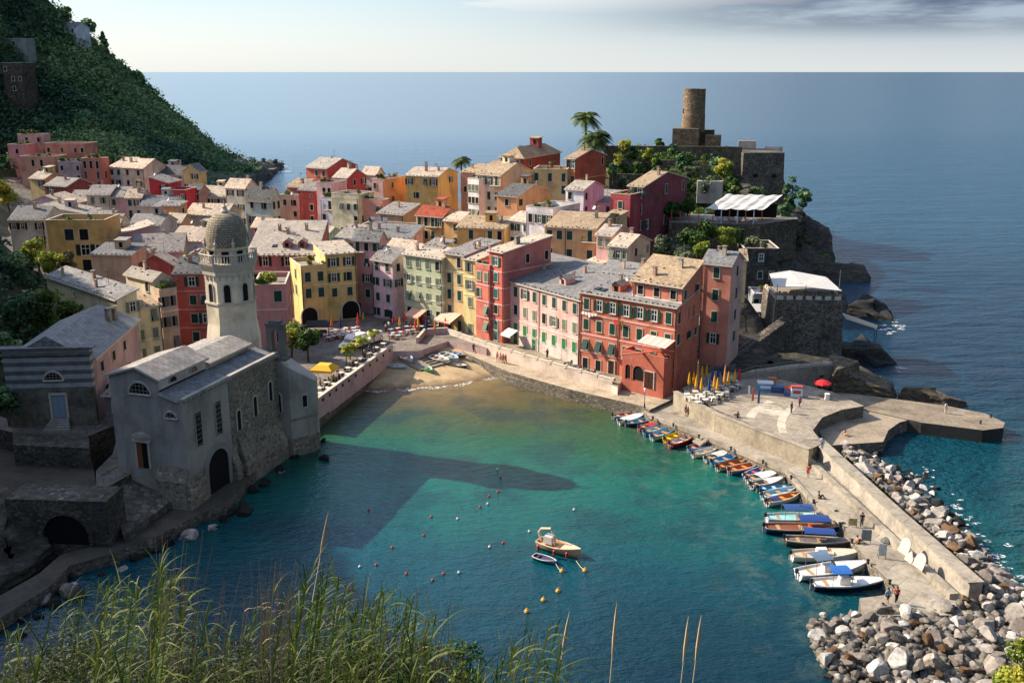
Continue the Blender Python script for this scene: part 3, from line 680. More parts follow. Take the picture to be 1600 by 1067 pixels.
# terraced villa
house('pink rooftop pavilion at the top of the terraced villa', 27, 212, 64, None, 340, -4, 1, 'cf9a8c', ('flat', .4, TERR), ['.c.d'], (), 'k', d=6, ch=0)
house('pink terraced villa with arched window and cream awning', 12, 230, 40, None, 333, -4, 3, 'd08a84', ('flat', .8, TERR), ['.d.'], (), 'k', d=8, ch=0)
house('salmon terraced villa block with flower pots on its roof', 70, 228, 133, None, 334, -6, 3, 'cc7c5c', ('flat', .8, TERR), ['d.c.cd'], (), 'n', d=8, ch=0)
house('peach villa storey with two dark arched windows', 31, 248, 84, None, 325, -6, 3, 'cf9270', ('flat', .7, TERR), ['.dd.', '....'], (), 'k', d=8, ch=0, wh=2.0)
house('mauve villa storey with planted terrace at the hill foot', 90, 256, 127, None, 322, -6, 3, 'a8909a', ('flat', .7, TERR), ['d.d', '...'], (), 'k', d=8, ch=0)
# ================= centre back =================
house('small yellowish house with pale roof and open shutters near the shore', 309, 307, 352, None, 284, -6, 3, 'cbb98c', ('gx', 2.4, L_), ['.doo', '....'], (), 'k', d=10, ch=1)
house('cream house with two balconies and gabled roof above the dome', 352, 293, 383, 402, 262, -22, 5, 'd8cdb6', ('gx', 2.0, L_), ['oo', '.o', '.o', '.d'], (), 'k', ch=1, fh=3.6)
house('grey green house with dark slate roof and black shutters', 383, 311, 424, 438, 258, -24, 4, 'b8bca8', ('gx', 3.0, SLATE_D), ['cc', 'oo', '..'], ('cc', 'cc'), 'k', ch=1, fh=3.9, wh=1.9)
house('peach house with roof loggia beside the orange red block', 437, 308, 468, 474, 266, -20, 4, 'd9ab80', ('flat', .6, TERR), ['cc', '..', '.c'], (), 'k', ch=0)
house('small terracotta house with tan roof at the ridge end', 448, 292, 474, 490, 272, -25, 4, 'b9714e', ('mono', 1.6, TN), ['.c'], (), 'k', ch=1)
house('vivid orange red block with stepped lower wall', 467, 297, 492, 505, 261, -22, 5, 'cc4428', ('mono', 1.5, G_), ['.s', '.d', '..', '.c'], (), 'k', ch=0, dirt=.25)
house('coral ridge house with white gable roof against the sea', 478, 262, 511, 557, 276, -30, 5, 'cc6448', ('gx', 2.2, L_), ['.cc', 'd..'], ('....',), 'k', scol='bb4a3a', ch=1)
house('crimson ridge house with white stone roof', 521, 277, 543, 571, 266, -30, 5, 'b53a34', ('gx', 2.0, L_), ['.o', '..'], ('.d.o',), 'k', ch=2)
house('pink ridge house with white terrace balustrade', 494, 289, 518, None, 258, -25, 4, 'd9a49c', ('flat', .7, TERR), ['.dd', '...'], (), 'g', d=7, ch=0)
house('whitish lavender house with a hanging balcony in the steep lane', 501, 312, 520, None, 252, -25, 5, 'cdc6cc', ('flat', .6, TERR), ['.b', 'c.', '..'], (), 'k', d=8, ch=0)
house('cream house with crenellated terrace and green windows', 518, 309, 560, 584, 249, -24, 5, 'dfcf9e', ('flat', 1.1, TERR), ['.hcc', '....', '.hdd'], (), 'g', ch=0, top=2.0)
house('white ridge house with red edged gable and black window', 566, 272, 588, 600, 272, -25, 4, 'd5c4b4', ('gx', 1.8, L_), ['.', 'oo'], (), 'k', ch=0)
house('tall salmon house with four dark windows and bright side wall', 581, 282, 600, 634, 257, -28, 6, 'd59a82', ('flat', .4, TERR), ['c.', 'c.', '..'], ('.c..', '.c..'), 'n', scol='d98a52', ch=2, fh=3.6)  # sun on the front and ambient light on the side put into the colours
house('lower salmon house with terraces and a wooden pergola', 559, 316, 598, 606, 248, -26, 4, 'd0876a', ('flat', .9, TERR), ['..c', 'bc.', '...'], (), 'k', ch=0)
house('golden yellow ridge house with dark green shutters and sunlit gable', 633, 275, 684, 715, 255, -20, 5, 'd0a03a', ('gx', 1.6, L_), ['o.oo', '....', '.d..'], ('..o.', '....'), 'g', scol='d89a34', ch=3, fh=3.4)
house('brown ridge house with faded plaster beneath the single palm', 720, 269, 748, None, 262, -30, 6, 'b47a5c', ('mono', 1.2, TN), ['..', '..'], (), 'k', d=9, ch=1)
house('tall cream house with green shutters and stone gable roof', 746, 272, 782, 833, 245, -40, 7, 'ded2a4', ('gx', 2.6, TN), ['oob', 'ccc', 'ccc', '...'], ('..c.', '....'), 'g', scol='d3b683', ch=2, fh=3.6, wh=1.8)
house('white wing of the tall cream house with roof loggia', 731, 284, 748, None, 244, -40, 6, 'e2dad0', ('flat', .8, TERR), ['ccc', 'ddd', 'ccc', '...'], (), 'y', d=8, ch=0)
house('low wall house with slanting white stone roof under the golden house', 590, 333, 630, 655, 238, -30, 3, '9b8367', ('mono', 1.7, L_), ['...'], ('...',), 'k', ch=1)
house('pergola terrace house with white laundry and beige walls', 560, 356, 640, None, 226, -12, 3, 'd2a070', ('flat', .4, TERR), ['.d.c.d', '......'], (), 'k', d=7, ch=0)
house('amber house with red tiled roof and wooden balcony', 650, 336, 692, 716, 229, -30, 4, 'd2a050', ('gx', 1.8, TR), ['cdbo', '....'], (), 'g', ch=2, wh=1.9)
house('small amber annex with railed terrace beside the red tiles', 694, 345, 717, 732, 224, -30, 3, 'd6a44a', ('mono', 1.4, L_), ['.c', '..'], (), 'g', ch=0)
house('long orange yellow house with plain low roof in the middle', 714, 356, 788, 802, 214, -14, 4, 'd9a03f', ('mono', 1.4, TN), ['.c.cd', '.....'], (), 'g', ch=2, fh=3.6, wh=1.9)
house('white courtyard house with pigeon grey roofs and green windows', 796, 344, 826, None, 216, -40, 5, 'ddd8cc', ('gx', 1.4, L_), ['coc', 'c.c', '...'], (), 'g', d=8, ch=1)
house('white terraced house with balustrades and arched loggia', 822, 330, 864, 906, 208, -34, 5, 'dad4d2', ('flat', 1.0, TERR), ['doo', '...', 'cc.'], ('...c', '....'), 'g', ch=1, fh=3.6, wh=1.8, scol='cdbcc0')
house('white upper house with grey mono roof and tall chimney', 884, 296, 912, 944, 222, -34, 5, 'ded8d4', ('gx', 1.5, L_), ['o.', 'd.'], ('d...', 'd...'), 'g', ch=1, scol='cdbec6')
house('orange gabled house with grey valley roof beside the cream tower house', 776, 306, 808, 858, 228, -30, 4, 'cf8a4c', ('gx', 2.0, SLATE_D), ['.d.', '...'], (), 'k', ch=1)
house('dark red house with hipped stone roof on the ridge', 781, 246, 818, 876, 262, -28, 4, '9c3f34', ('hip', 2.6, TN), ['..', '..'], ('d.c', '...'), 'k', ch=1)
house('ochre house with balcony garden below the dark red hipped house', 833, 268, 886, None, 247, -10, 4, 'cfa95c', ('flat', .6, TERR), ['c.c.c', '....c'], (), 'g', d=9, ch=0, wh=2.0)
house('deep orange house with yellow corner bands and tan roof below the palms', 884, 248, 899, 947, 250, -36, 5, 'd08440', ('gx', 1.8, TN), ['co', 'bc'], ('...d', '....'), 'g', scol='b64a20', ch=1, fh=3.8, wh=1.9, sc=(5.0,), sccol='d6a050')
house('pink house in shade behind the white terraced house', 912, 316, 958, None, 226, -30, 5, 'd6a098', ('mono', 1.8, G_), ['..c', '...', '.d.'], (), 'g', d=9, ch=0, scol='c9a0a0')
house('ochre little house with flat grey roof below the maroon house', 941, 339, 962, 980, 204, -34, 3, 'd3aa62', ('mono', .7, TN), ['..'], (), 'k', ch=0)
maroon = house('maroon house with white framed windows and broad gable near the restaurant', 982, 291, 1006, 1081, 214, -34, 5, '9a3038', ('gx', 2.2, TN), ['co', '..', 'oo', '..'], ('..c.c', '.....', 'o.c..'), 'g', scol='85333c', ch=2, fh=3.4, wh=2.0, ww=1.1)
house('maroon terrace wing with white railings and pink deck', 954, 309, 985, None, 211, -34, 5, 'a5363c', ('flat', .9, TERR), ['...', '.c.', '...'], (), 'g', d=7, ch=0)
house('long ochre house with two rows of green shutters and drainpipe', 851, 355, 930, 978, 192, -20, 4, 'cda45c', ('gx', 1.6, TN), ['ccc.b', 'c.c.c', '.....'], (), 'g', ch=2, fh=3.5, wh=1.7, ww=1.1, pipe=(.42,))
house('pink house with white stone roof behind the weathered cottage', 932, 367, 956, 985, 184, -32, 4, 'd9a398', ('gx', 1.4, L_), ['cc', '..'], (), 'y', ch=1)
house('weathered cream cottage with stone base and green shutters', 952, 384, 980, 1016, 178, -34, 4, 'd8c49a', ('gx', 1.6, L_), ['coc', '..d', '...'], ('.d.c', '....'), 'y', scol='c4ab88', ch=1, dirt=.85)
house('small red roofed shed on the harbour rooftops', 905, 414, 930, None, 182, -40, 3, 'a8443a', ('mono', .6, L_), ['..'], (), 'g', d=5, ch=0, foot=False)
# mint, cream and red lows
house('mint green house with pale windows beneath the ridge', 484, 367, 509, 537, 226, -32, 4, 'a5cdb4', ('gx', 1.7, L_), ['cco', '...'], ('...',), 'g', scol='7fb198', ch=0)
house('little cream house with a white porch beside the mint house', 522, 374, 552, None, 210, -14, 3, 'dcc69c', ('mono', 1.8, L_), ['.c.c', '....'], (), 'y', d=8, ch=1)
house('broad roofed pink house with long pale slates in the centre', 560, 370, 640, None, 216, -16, 4, 'd0a8a0', ('mono', 1.6, L_), ['.......'], (), 'y', d=8, ch=2)
house('low red house with white gable roof behind the dome', 394, 354, 436, 453, 226, -24, 3, 'a8443c', ('gx', 1.7, L_), ['...'], (), 'k', ch=1)
house('salmon house hidden behind the dome with white parapets', 286, 408, 330, None, 196, -4, 4, 'c7705c', ('flat', .9, TERR), ['....'], (), 'k', d=9, ch=1)
house('white roofed long house left of the dome', 266, 376, 326, None, 222, -10, 4, 'cdc6ba', ('gx', 2.4, L_), ['....', '....'], (), 'k', d=11, ch=2)
house('pale house with shingled roof between scarlet wing and dome', 290, 336, 352, None, 250, -8, 4, 'c9b9a4', ('gx', 2.2, L_), ['c..d', '....'], (), 'k', d=10, ch=1)
house('sunlit yellow house with roof laundry behind the rose roof', 452, 372, 486, None, 214, -10, 4, 'd2b478', ('flat', .8, TERR), ['...'], (), 'k', d=8, ch=1)
house('cream hut with low roof by the valley lane', 112, 350, 152, None, 222, -6, 3, 'c9bda6', ('mono', 1.6, L_), ['.c.'], (), 'k', d=9, ch=1)
house('grey plaster house with pale roof above the ochre terrace', 200, 352, 250, None, 228, -6, 3, 'bdb2a6', ('gx', 1.9, L_), ['c..'], (), 'k', d=9, ch=1)
# ---------------------------------------------------------------- world, sun, camera
SUN_EL, SUN_AZ = 34.0, (-.945, .327)
w = bpy.data.worlds.new('World'); SC.world = w; w.use_nodes = True
nt = w.node_tree; bg = nt.nodes['Background']
sky = nt.nodes.new('ShaderNodeTexSky'); sky.sky_type = 'NISHITA'; sky.sun_disc = False
sky.sun_elevation = R(SUN_EL); sky.sun_rotation = math.atan2(SUN_AZ[0], SUN_AZ[1]); sky.altitude = 50; sky.air_density = 1.0; sky.dust_density = 1.2; sky.ozone_density = 2.5
def wn(ty, **kw):
    x = nt.nodes.new(ty)
    for k, v in kw.items():
        if k in x.inputs: x.inputs[k].default_value = v
        else: setattr(x, k, v)
    return x
tcw = wn('ShaderNodeTexCoord'); mpw = wn('ShaderNodeMapping'); mpw.inputs['Scale'].default_value = (3.2, 3.2, 26); nt.links.new(tcw.outputs['Generated'], mpw.inputs[0])
nz = wn('ShaderNodeTexNoise', Scale=1.35, Detail=7.0, Roughness=.58); nt.links.new(mpw.outputs[0], nz.inputs['Vector'])
sepw = wn('ShaderNodeSeparateXYZ'); nt.links.new(tcw.outputs['Generated'], sepw.inputs[0])
def wr(sock, a, b, c=0.0, d=1.0):
    x = wn('ShaderNodeMapRange'); x.interpolation_type = 'SMOOTHSTEP'; nt.links.new(sock, x.inputs[0])
    for i, v in enumerate((a, b, c, d)): x.inputs[i+1].default_value = v
    return x.outputs[0]
def wm_(op, a, b):
    x = wn('ShaderNodeMath', operation=op)
    for i, v in enumerate((a, b)):
        if isinstance(v, (int, float)): x.inputs[i].default_value = v
        else: nt.links.new(v, x.inputs[i])
    return x.outputs[0]
def wmix(f, a, b, mode='MIX'):
    x = wn('ShaderNodeMix', data_type='RGBA', blend_type=mode)
    for v, sck in ((f, x.inputs[0]), (a, x.inputs[6]), (b, x.inputs[7])):
        if isinstance(v, (int, float, tuple)): sck.default_value = v
        else: nt.links.new(v, sck)
    return x.outputs[2]
east = wr(sepw.outputs['X'], .0, .40); up = wr(sepw.outputs['Z'], .022, .052)
veil = wm_('MULTIPLY', wr(sepw.outputs['X'], -.25, .45), wr(sepw.outputs['Z'], -.02, .06))
cl = wm_('MULTIPLY', wr(nz.outputs['Fac'], .36, .55), wm_('MULTIPLY', east, up))
grad = wmix(wr(sepw.outputs['Z'], .0, .085), (1.92, 2.02, 2.04, 1), (1.38, 1.70, 1.90, 1))
base = wmix(wr(sepw.outputs['Z'], .08, .30, .85, 0), sky.outputs[0], grad)
c1 = wmix(wm_('MULTIPLY', veil, .75), base, (.78, .98, 1.28, 1))
puff = wm_('MULTIPLY', wr(nz.outputs['Fac'], .52, .60), wr(sepw.outputs['Z'], .050, .066))
c2 = wmix(wm_('MULTIPLY', puff, .55), c1, (2.4, 2.38, 2.35, 1))
c3 = wmix(wm_('MULTIPLY', cl, .92), c2, (.27, .37, .60, 1))
nt.links.new(c3, bg.inputs['Color']); bg.inputs['Strength'].default_value = .1875
sun = bpy.data.lights.new('sun', 'SUN'); sun.energy = 4.6; sun.angle = R(.5); sun.color = (1, .87, .70)
so = bpy.data.objects.new('sun', sun); COL.objects.link(so)
ce = math.cos(R(SUN_EL)); k_ = math.hypot(*SUN_AZ)
so.rotation_euler = Vector((SUN_AZ[0]/k_*ce, SUN_AZ[1]/k_*ce, math.sin(R(SUN_EL)))).to_track_quat('Z', 'Y').to_euler()
so.location = (-200, 100, 200)
cam = bpy.data.cameras.new('camera'); co = bpy.data.objects.new('camera', cam); COL.objects.link(co)
cam.sensor_width = 36; cam.lens = 36*FPX/1600; cam.clip_end = 90000; cam.clip_start = .3
co.location = (0, 0, CAMH); co.rotation_euler = (math.pi/2-PIT, 0, 0); SC.camera = co
SC.view_settings.view_transform = 'Standard'; SC.view_settings.look = 'None'; SC.view_settings.exposure = 1.12; SC.view_settings.gamma = 1
SC.cycles.max_bounces = 7; SC.cycles.diffuse_bounces = 4; SC.cycles.glossy_bounces = 3; SC.cycles.transmission_bounces = 3; SC.cycles.sample_clamp_indirect = 6
SC.cycles.caustics_reflective = False; SC.cycles.caustics_refractive = False
# ---------------------------------------------------------------- water
def water_mat(name, inner):
    t = NT(name); p = t.pos(); sp = t.n('ShaderNodeSeparateXYZ'); t.l(p, sp.inputs[0])
    big = t.noise(.045, 4, .6); pat = t.noise(.11, 5, .62); 
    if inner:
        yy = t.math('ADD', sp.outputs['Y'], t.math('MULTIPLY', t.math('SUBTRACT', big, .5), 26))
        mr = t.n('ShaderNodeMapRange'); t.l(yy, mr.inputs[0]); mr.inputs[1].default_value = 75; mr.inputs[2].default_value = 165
        col = t.ramp(mr.outputs[0], [(0, hexc('022835')), (.2, hexc('033e48')), (.45, hexc('05584f')), (.62, hexc('195038')), (.76, hexc('3d482c')), (.87, hexc('5e5236')), (1, hexc('8f7a56'))])  # brown end: shallow bottom and facade reflections, both put into the colour
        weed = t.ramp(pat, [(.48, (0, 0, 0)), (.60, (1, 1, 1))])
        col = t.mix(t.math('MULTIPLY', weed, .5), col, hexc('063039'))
        # pale sunk sand and rubble along the pier and breakwater foot
        rub = t.noise(.35, 6, .7); mrx = t.n('ShaderNodeMapRange'); t.l(t.math('SUBTRACT', sp.outputs['X'], t.math('MULTIPLY', t.math('SUBTRACT', 120.0, sp.outputs['Y']), .2)), mrx.inputs[0]); mrx.inputs[1].default_value = 12; mrx.inputs[2].default_value = 36
        col = t.mix(t.math('MULTIPLY', t.math('MULTIPLY', t.ramp(rub, [(.50, (0, 0, 0)), (.62, (1, 1, 1))]), mrx.outputs[0]), .55), col, hexc('6a7562'))
    else:
        mr = t.n('ShaderNodeMapRange'); t.l(t.math('ADD', sp.outputs['Y'], t.math('MULTIPLY', t.math('SUBTRACT', big, .5), 40)), mr.inputs[0]); mr.inputs[1].default_value = 95; mr.inputs[2].default_value = 330
        col = t.ramp(mr.outputs[0], [(0, hexc('0a4648')), (.12, hexc('083f4a')), (.25, hexc('072c40')), (.6, hexc('0b354c')), (1, hexc('16455c'))])
        col = t.mix(t.math('MULTIPLY', t.ramp(pat, [(.48, (0, 0, 0)), (.62, (1, 1, 1))]), .18), col, hexc('05202f'))
    t.color(col); t.rough(.12); t.b.inputs['Specular IOR Level'].default_value = .5 if inner else .5; t.b.inputs['IOR'].default_value = 1.33
    if inner:
        w1 = t.noise(.55, 4, .6, stretch=(1.0, 1.7, 1)); w2 = t.noise(2.2, 3, .6, stretch=(1, 1.6, 1)); h = t.math('ADD', w1, t.math('MULTIPLY', w2, .35)); t.bump(h, .55, .55)
    else:
        w1 = t.noise(.16, 5, .6, stretch=(.8, 1.9, 1)); w2 = t.noise(.9, 3, .6, stretch=(1, 1.7, 1)); w3 = t.noise(.035, 3, .6, stretch=(.6, 1.6, 1))
        h = t.math('ADD', t.math('ADD', w1, t.math('MULTIPLY', w2, .3)), t.math('MULTIPLY', w3, 1.6)); bmp = t.n('ShaderNodeBump'); bmp.inputs['Distance'].default_value = 2.2; t.l(h, bmp.inputs['Height']); t.l(bmp.outputs['Normal'], t.b.inputs['Normal'])
        mb_ = t.n('ShaderNodeMapRange'); t.l(sp.outputs['Y'], mb_.inputs[0]); mb_.inputs[1].default_value = 120; mb_.inputs[2].default_value = 900; mb_.inputs[3].default_value = 1.0; mb_.inputs[4].default_value = .07; t.l(mb_.outputs[0], bmp.inputs['Strength'])
        t.rough(.2)
    return t.mat
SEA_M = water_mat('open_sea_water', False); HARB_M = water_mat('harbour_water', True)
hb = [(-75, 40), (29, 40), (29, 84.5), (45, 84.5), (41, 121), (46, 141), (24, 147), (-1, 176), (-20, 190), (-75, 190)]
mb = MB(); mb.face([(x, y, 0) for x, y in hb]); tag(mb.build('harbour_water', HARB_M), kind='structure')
# open sea: ring of quads around the harbour patch (butted, same level)
mb = MB(); outer = [(-40000, -3000), (40000, -3000), (40000, 40), (40000, 84.5), (40000, 121), (40000, 141), (40000, 40000), (0, 40000), (-40000, 40000), (-40000, 190)]
for i in range(len(hb)):
    j = (i+1) % len(hb); mb.face([(*hb[i], 0), (*outer[i], 0), (*outer[j], 0), (*hb[j], 0)])
tag(mb.build('sea', SEA_M), kind='structure')
# ---------------------------------------------------------------- terrain
def idw(pts, X, Y, pw=3.0):
    num = np.zeros_like(X); den = np.zeros_like(X)
    for (x, y, z, r) in pts:
        d2 = (X-x)**2+(Y-y)**2+1.0; wgt = d2**(-pw/2); num += wgt*z; den += wgt
    return num/den
ROCKD = rockm('dark_cliff_rock', '3a3630', '5e564a', '857863', .35, .8, strat=True)
SOIL = rockm('hillside_soil', '2c3021', '454631', '6a6248', .25, .75)
ctrl = [(-20, 300, -6, 1), (10, 300, -6, 1), (-50, 312, -6, 1), (-80, 345, -4, 1), (-95, 330, 0, 1), (30, 325, -5, 1), (-30, 170, 1.0, 1), (-20, 172, 1.0, 1), (-10, 172, 0.5, 1), (0, 160, -2, 1), (15, 145, -2, 1), (30, 150, 1.0, 1), (-40, 150, 1, 1), (-55, 150, 3, 1),
        (-140, 340, 18, 1), (-160, 300, 20, 1), (-140, 250, 14, 1), (-110, 345, 8, 1), (-110, 210, 12, 1), (-68, 150, 5, 1), (-80, 180, 9, 1), (-40, 178, 2.5, 1), (-30, 192, 3.0, 1), (-24, 200, 3, 1), (44, 172, 4, 1), (50, 180, 4, 1)]
HG = [(35, 232, 18), (28, 250, 20), (45, 240, 17), (40, 262, 24), (52, 262, 22.5), (46, 283, 27.5), (36, 285, 27.5), (60, 250, 15), (28, 275, 25), (52, 300, 28.5), (64, 300, 28), (40, 298, 28.5), (76, 300, 26), (52, 215, 9), (42, 205, 8), (45, 195, 6), (55, 230, 12)]
HG = [h_ for h_ in HG if h_[:2] not in ((60, 283), (70, 278))]
ctrl += [(56, 286, 27, 1), (66, 276, 15, 1), (73, 277, 13, 1), (60, 268, 17, 1), (84, 288, 4, 1), (68, 292, 24, 1)]
ctrl += [(62, 170, -4, 1), (60, 185, -4, 1), (66, 200, -5, 1), (50, 162, 0, 1), (58, 178, -3, 1), (90, 300, -5, 1), (84, 260, -5, 1), (80, 230, -5, 1)]
ctrl += [(a, b, c, 1) for a, b, c in HG]
nx, ny = 190, 150; X, Y = np.meshgrid(np.linspace(-170, 88, nx), np.linspace(146, 350, ny))
Z = idw(HBASE+ctrl, X, Y)+fbm(X*.12, Y*.12)*1.2-.5
def grid_mesh(X, Y, Z):
    ny, nx = X.shape; V = np.stack([X.ravel(), Y.ravel(), Z.ravel()], 1)
    q = (np.arange(ny-1)[:, None]*nx+np.arange(nx-1)[None]).ravel()
    return V, np.stack([q, q+1, q+nx+1, q+nx], 1)
HARB = [(-36, 120), (60, 120), (60, 158), (30, 150), (14, 163), (-2, 180), (-22, 181), (-27, 160), (-36, 140)]
def in_poly(X, Y, P):
    c = np.zeros(X.shape, bool)
    for (x0, y0), (x1, y1) in zip(P, P[1:]+P[:1]):
        c ^= ((y0 > Y) != (y1 > Y)) & (X < (x1-x0)*(Y-y0)/((y1-y0) or 1e-9)+x0)
    return c
Z[in_poly(X, Y, HARB) | (Y < 150) | ((X > 60) & (Y < 205)) | ((X > 74) & (Y < 240)) | ((X > 50) & (Y < 172))] = -5
V, F = grid_mesh(X, Y, Z)
lp = stone('lane_paving', '8f877b', '756d62', '4d4942', 1.2, .7)
cen = V[F].mean(1); gi_ = np.where((cen[:, 0] > 18) & (cen[:, 1] > 214), 1, 0); gi_ = np.where((cen[:, 0] > 36) & ((cen[:, 1] < 214) | (cen[:, 0] > 60)), 2, gi_)
am = (gi_[0] if False else 1); rocky_ = ((V[:, 0] > 60) | ((V[:, 0] > 36) & (V[:, 1] < 214))) & (V[:, 2] > -4)
V[:, 2] += np.where(rocky_, fbm(V[:, 0]*.35, V[:, 1]*.35, 5)*4.5, 0); V[:, 0] += np.where(rocky_, fbm(V[:, 1]*.3+5, V[:, 2]*.5, 4)*3, 0)
tag(link('town_terrain', np_mesh('town_terrain', V, F, [lp, rockm('garden_soil', '4a452f', '6a6042', '85775a', .3, .75), rockm('cliff_ground', '2e2c29', '4c463d', '6f6656', .45, .75, strat=True)], midx=gi_.astype(int), smooth=False)), kind='structure')
def terr(x, y): return float(idw(HBASE+ctrl, np.array([x], float), np.array([y], float))[0])
# dark mountain and headland
rid = [(-330, -420, 420), (-160, -240, 430), (0, -85, 440), (75, 0, 450), (120, 46, 455), (150, 68, 460), (215, 118, 470), (260, 163, 480), (300, 198, 490), (345, 237, 505), (385, 252, 520), (415, 259, 530), (442, 264, 541)]
foot = [(-330, 330, 300), (-160, 310, 310), (-40, 280, 322), (30, 262, 334), (90, 262, 338), (140, 262, 340), (190, 268, 345), (235, 275, 342), (285, 285, 335), (330, 296, 345), (375, 283, 400), (412, 270, 465), (443, 266, 538)]
rid = [np.array(D(*p)) for p in rid]; foot = [np.array(D(*p)) for p in foot]
def resamp(P, n):
    P = np.array(P); t = np.linspace(0, len(P)-1, n); i = np.minimum(t.astype(int), len(P)-2); f = (t-i)[:, None]
    return P[i]*(1-f)+P[i+1]*f
NU, NV = 170, 70; RA, FA = resamp(rid, NU), resamp(foot, NU)
def mount(u, v):  # u,v arrays in 0..1
    fi = u*(NU-1); i = np.minimum(fi.astype(int), NU-2); f = (fi-i)[:, None]
    r = RA[i]*(1-f)+RA[i+1]*f; b = FA[i]*(1-f)+FA[i+1]*f
    vv = v[:, None]; p = b+(r-b)*vv
    sag = np.sin(np.pi*np.clip(v, 0, 1))*(r[:, 2]-b[:, 2]); p[:, 2] -= .10*sag
    n = fbm(p[:, 0]*.03, p[:, 1]*.03+p[:, 2]*.02, 5); e = np.clip(np.minimum(v*6, (1-v)*9), 0, 1)
    p[:, 2] += n*14*e; p[:, 1] += fbm(p[:, 0]*.05+9, p[:, 2]*.05, 4)*16*e
    return p
uu, vv = np.meshgrid(np.linspace(0, 1, NU), np.linspace(0, 1, NV)); P = mount(uu.ravel(), vv.ravel())
q = (np.arange(NV-1)[:, None]*NU+np.arange(NU-1)[None]).ravel(); F = np.stack([q, q+1, q+NU+1, q+NU], 1)
back = RA+np.array([-90, 120, 0]); back[:, 2] = -6; low = FA.copy(); low[:, 2] = -6; low[:, 1] -= 6
nb = len(P); P = np.vstack([P, back, low]); i0 = np.arange(NU-1); top = (NV-1)*NU+i0
F = np.vstack([F, np.stack([top, top+1, nb+i0+1, nb+i0], 1), np.stack([nb+NU+i0, nb+NU+i0+1, i0+1, i0], 1)])
tm = NT('mountain_ground'); n1 = tm.noise(.05, 7, .68); n2 = tm.noise(.35, 6, .7, stretch=(1, 1, .5))
geo = tm.n('ShaderNodeSeparateXYZ'); tm.l(tm.pos(), geo.inputs[0]); 
mrz = tm.n('ShaderNodeMapRange'); tm.l(tm.math('ADD', tm.math('SUBTRACT', geo.outputs['Z'], tm.math('MULTIPLY', geo.outputs['X'], .0)), tm.math('MULTIPLY', n1, 16)), mrz.inputs[0]); mrz.inputs[1].default_value = 10; mrz.inputs[2].default_value = 26
rk = tm.ramp(n2, [(.3, hexc('3b3a36', .8)), (.55, hexc('6b675f', .8)), (.72, hexc('948d7e', .8))]); gr = tm.ramp(n2, [(.3, hexc('2c3a28', .9)), (.6, hexc('4c5838', .9)), (.8, hexc('6e6c4c', .9))])
tm.color(tm.mix(mrz.outputs[0], rk, gr)); tm.rough(.95); tm.bump(n2, .9, 2.0)
tag(link('mountain', np_mesh('mountain', P, F, tm.mat, smooth=True)), kind='structure')
# steep near hill on the church side plus the slope under the viewpoint
BY = np.array([-60, 20, 60, 90, 118, 140, 160, 178, 195, 215, 260, 330]); BX = np.array([-50, -50, -53, -57, -70, -71.5, -71, -76, -92, -108, -128, -150])
def near_h(X, Y):
    b = np.interp(Y, BY, BX); s = b-X; sl = np.interp(Y, [60, 110, 150, 175, 215], [1.3, 1.25, 1.25, 1.05, .7])
    h = np.where(s > 0, 4+sl*s, 4+s*2.5); h = np.minimum(h, np.interp(Y, [60, 128, 150], [95, 95, 70])+fbm(X*.02, Y*.02)*10)
    a = np.where(Y < 16, 47.2-.75*np.maximum(Y, -5), 35.2-1.0*(Y-16)); a = a+np.minimum(0, (30-np.abs(X))*.12)*np.clip((40+X)/80, 0, 1)
    return np.maximum(h, a)+fbm(X*.09, Y*.09, 4)*2.0
X, Y = np.meshgrid(np.linspace(-300, 90, 150), np.concatenate([np.linspace(-60, 60, 40), np.linspace(62, 330, 100)])); Z = np.maximum(near_h(X, Y), -6)
V, F = grid_mesh(X, Y, Z); tag(link('near_hillside', np_mesh('near_hillside', V, F, SOIL, smooth=True)), kind='structure')
# beach
X, Y = np.meshgrid(np.linspace(-32, 5, 60), np.linspace(146, 186, 60))
edge = 155.5+2.2*np.sin((X+12)*.13)+np.maximum(0, X+9)*.55
Z = np.minimum((Y-edge)*.135, 3.1)+fbm(X*.4, Y*.4)*.18
V, F = grid_mesh(X, Y, Z); tb_ = NT('beach_sand'); n1 = tb_.noise(.5, 6, .65); n2 = tb_.noise(9, 4, .7); 
spz = tb_.n('ShaderNodeSeparateXYZ'); tb_.l(tb_.pos(), spz.inputs[0]); wet = tb_.n('ShaderNodeMapRange'); tb_.l(tb_.math('ADD', spz.outputs['Z'], tb_.math('MULTIPLY', n1, .5)), wet.inputs[0]); wet.inputs[1].default_value = .3; wet.inputs[2].default_value = .75
cs_ = tb_.mix(wet.outputs[0], hexc('7d6649', .7), tb_.ramp(n1, [(.3, hexc('a88d68', .8)), (.6, hexc('c6ac84', .8))])); cs_ = tb_.mix(.4, cs_, tb_.ramp(n2, [(.35, (.5, .48, .46)), (.6, (1.1, 1.1, 1.1))]), 'MULTIPLY')
tb_.color(cs_); tb_.rough(.9); tb_.bump(n2, .4, .1)
tag(link('beach', np_mesh('beach', V, F, tb_.mat, smooth=True)), kind='structure')
def beach_z(x, y): return min((y-(155.5+2.2*math.sin((x+12)*.13)+max(0, x+9)*.55))*.135, 3.1)
sl0, sl1 = G(612, 549, 2.9), G(672, 538, 2.9); sl2, sl3 = G(655, 578, 1.2), G(715, 566, 1.2)
mb = MB()
def slp(i, j):
    a = sl0.lerp(sl1, i/6); b = sl2.lerp(sl3, i/6); p = a.lerp(b, j/12); return (p.x, p.y, max(beach_z(p.x, p.y)+.22, 3.19-2.4*(j/12)*1.0 if j < 3 else 0))
mb.grid(7, 13, slp); tag(mb.build('slipway', concrete('slipway_concrete', 'a89c8a', .66)), kind='structure')
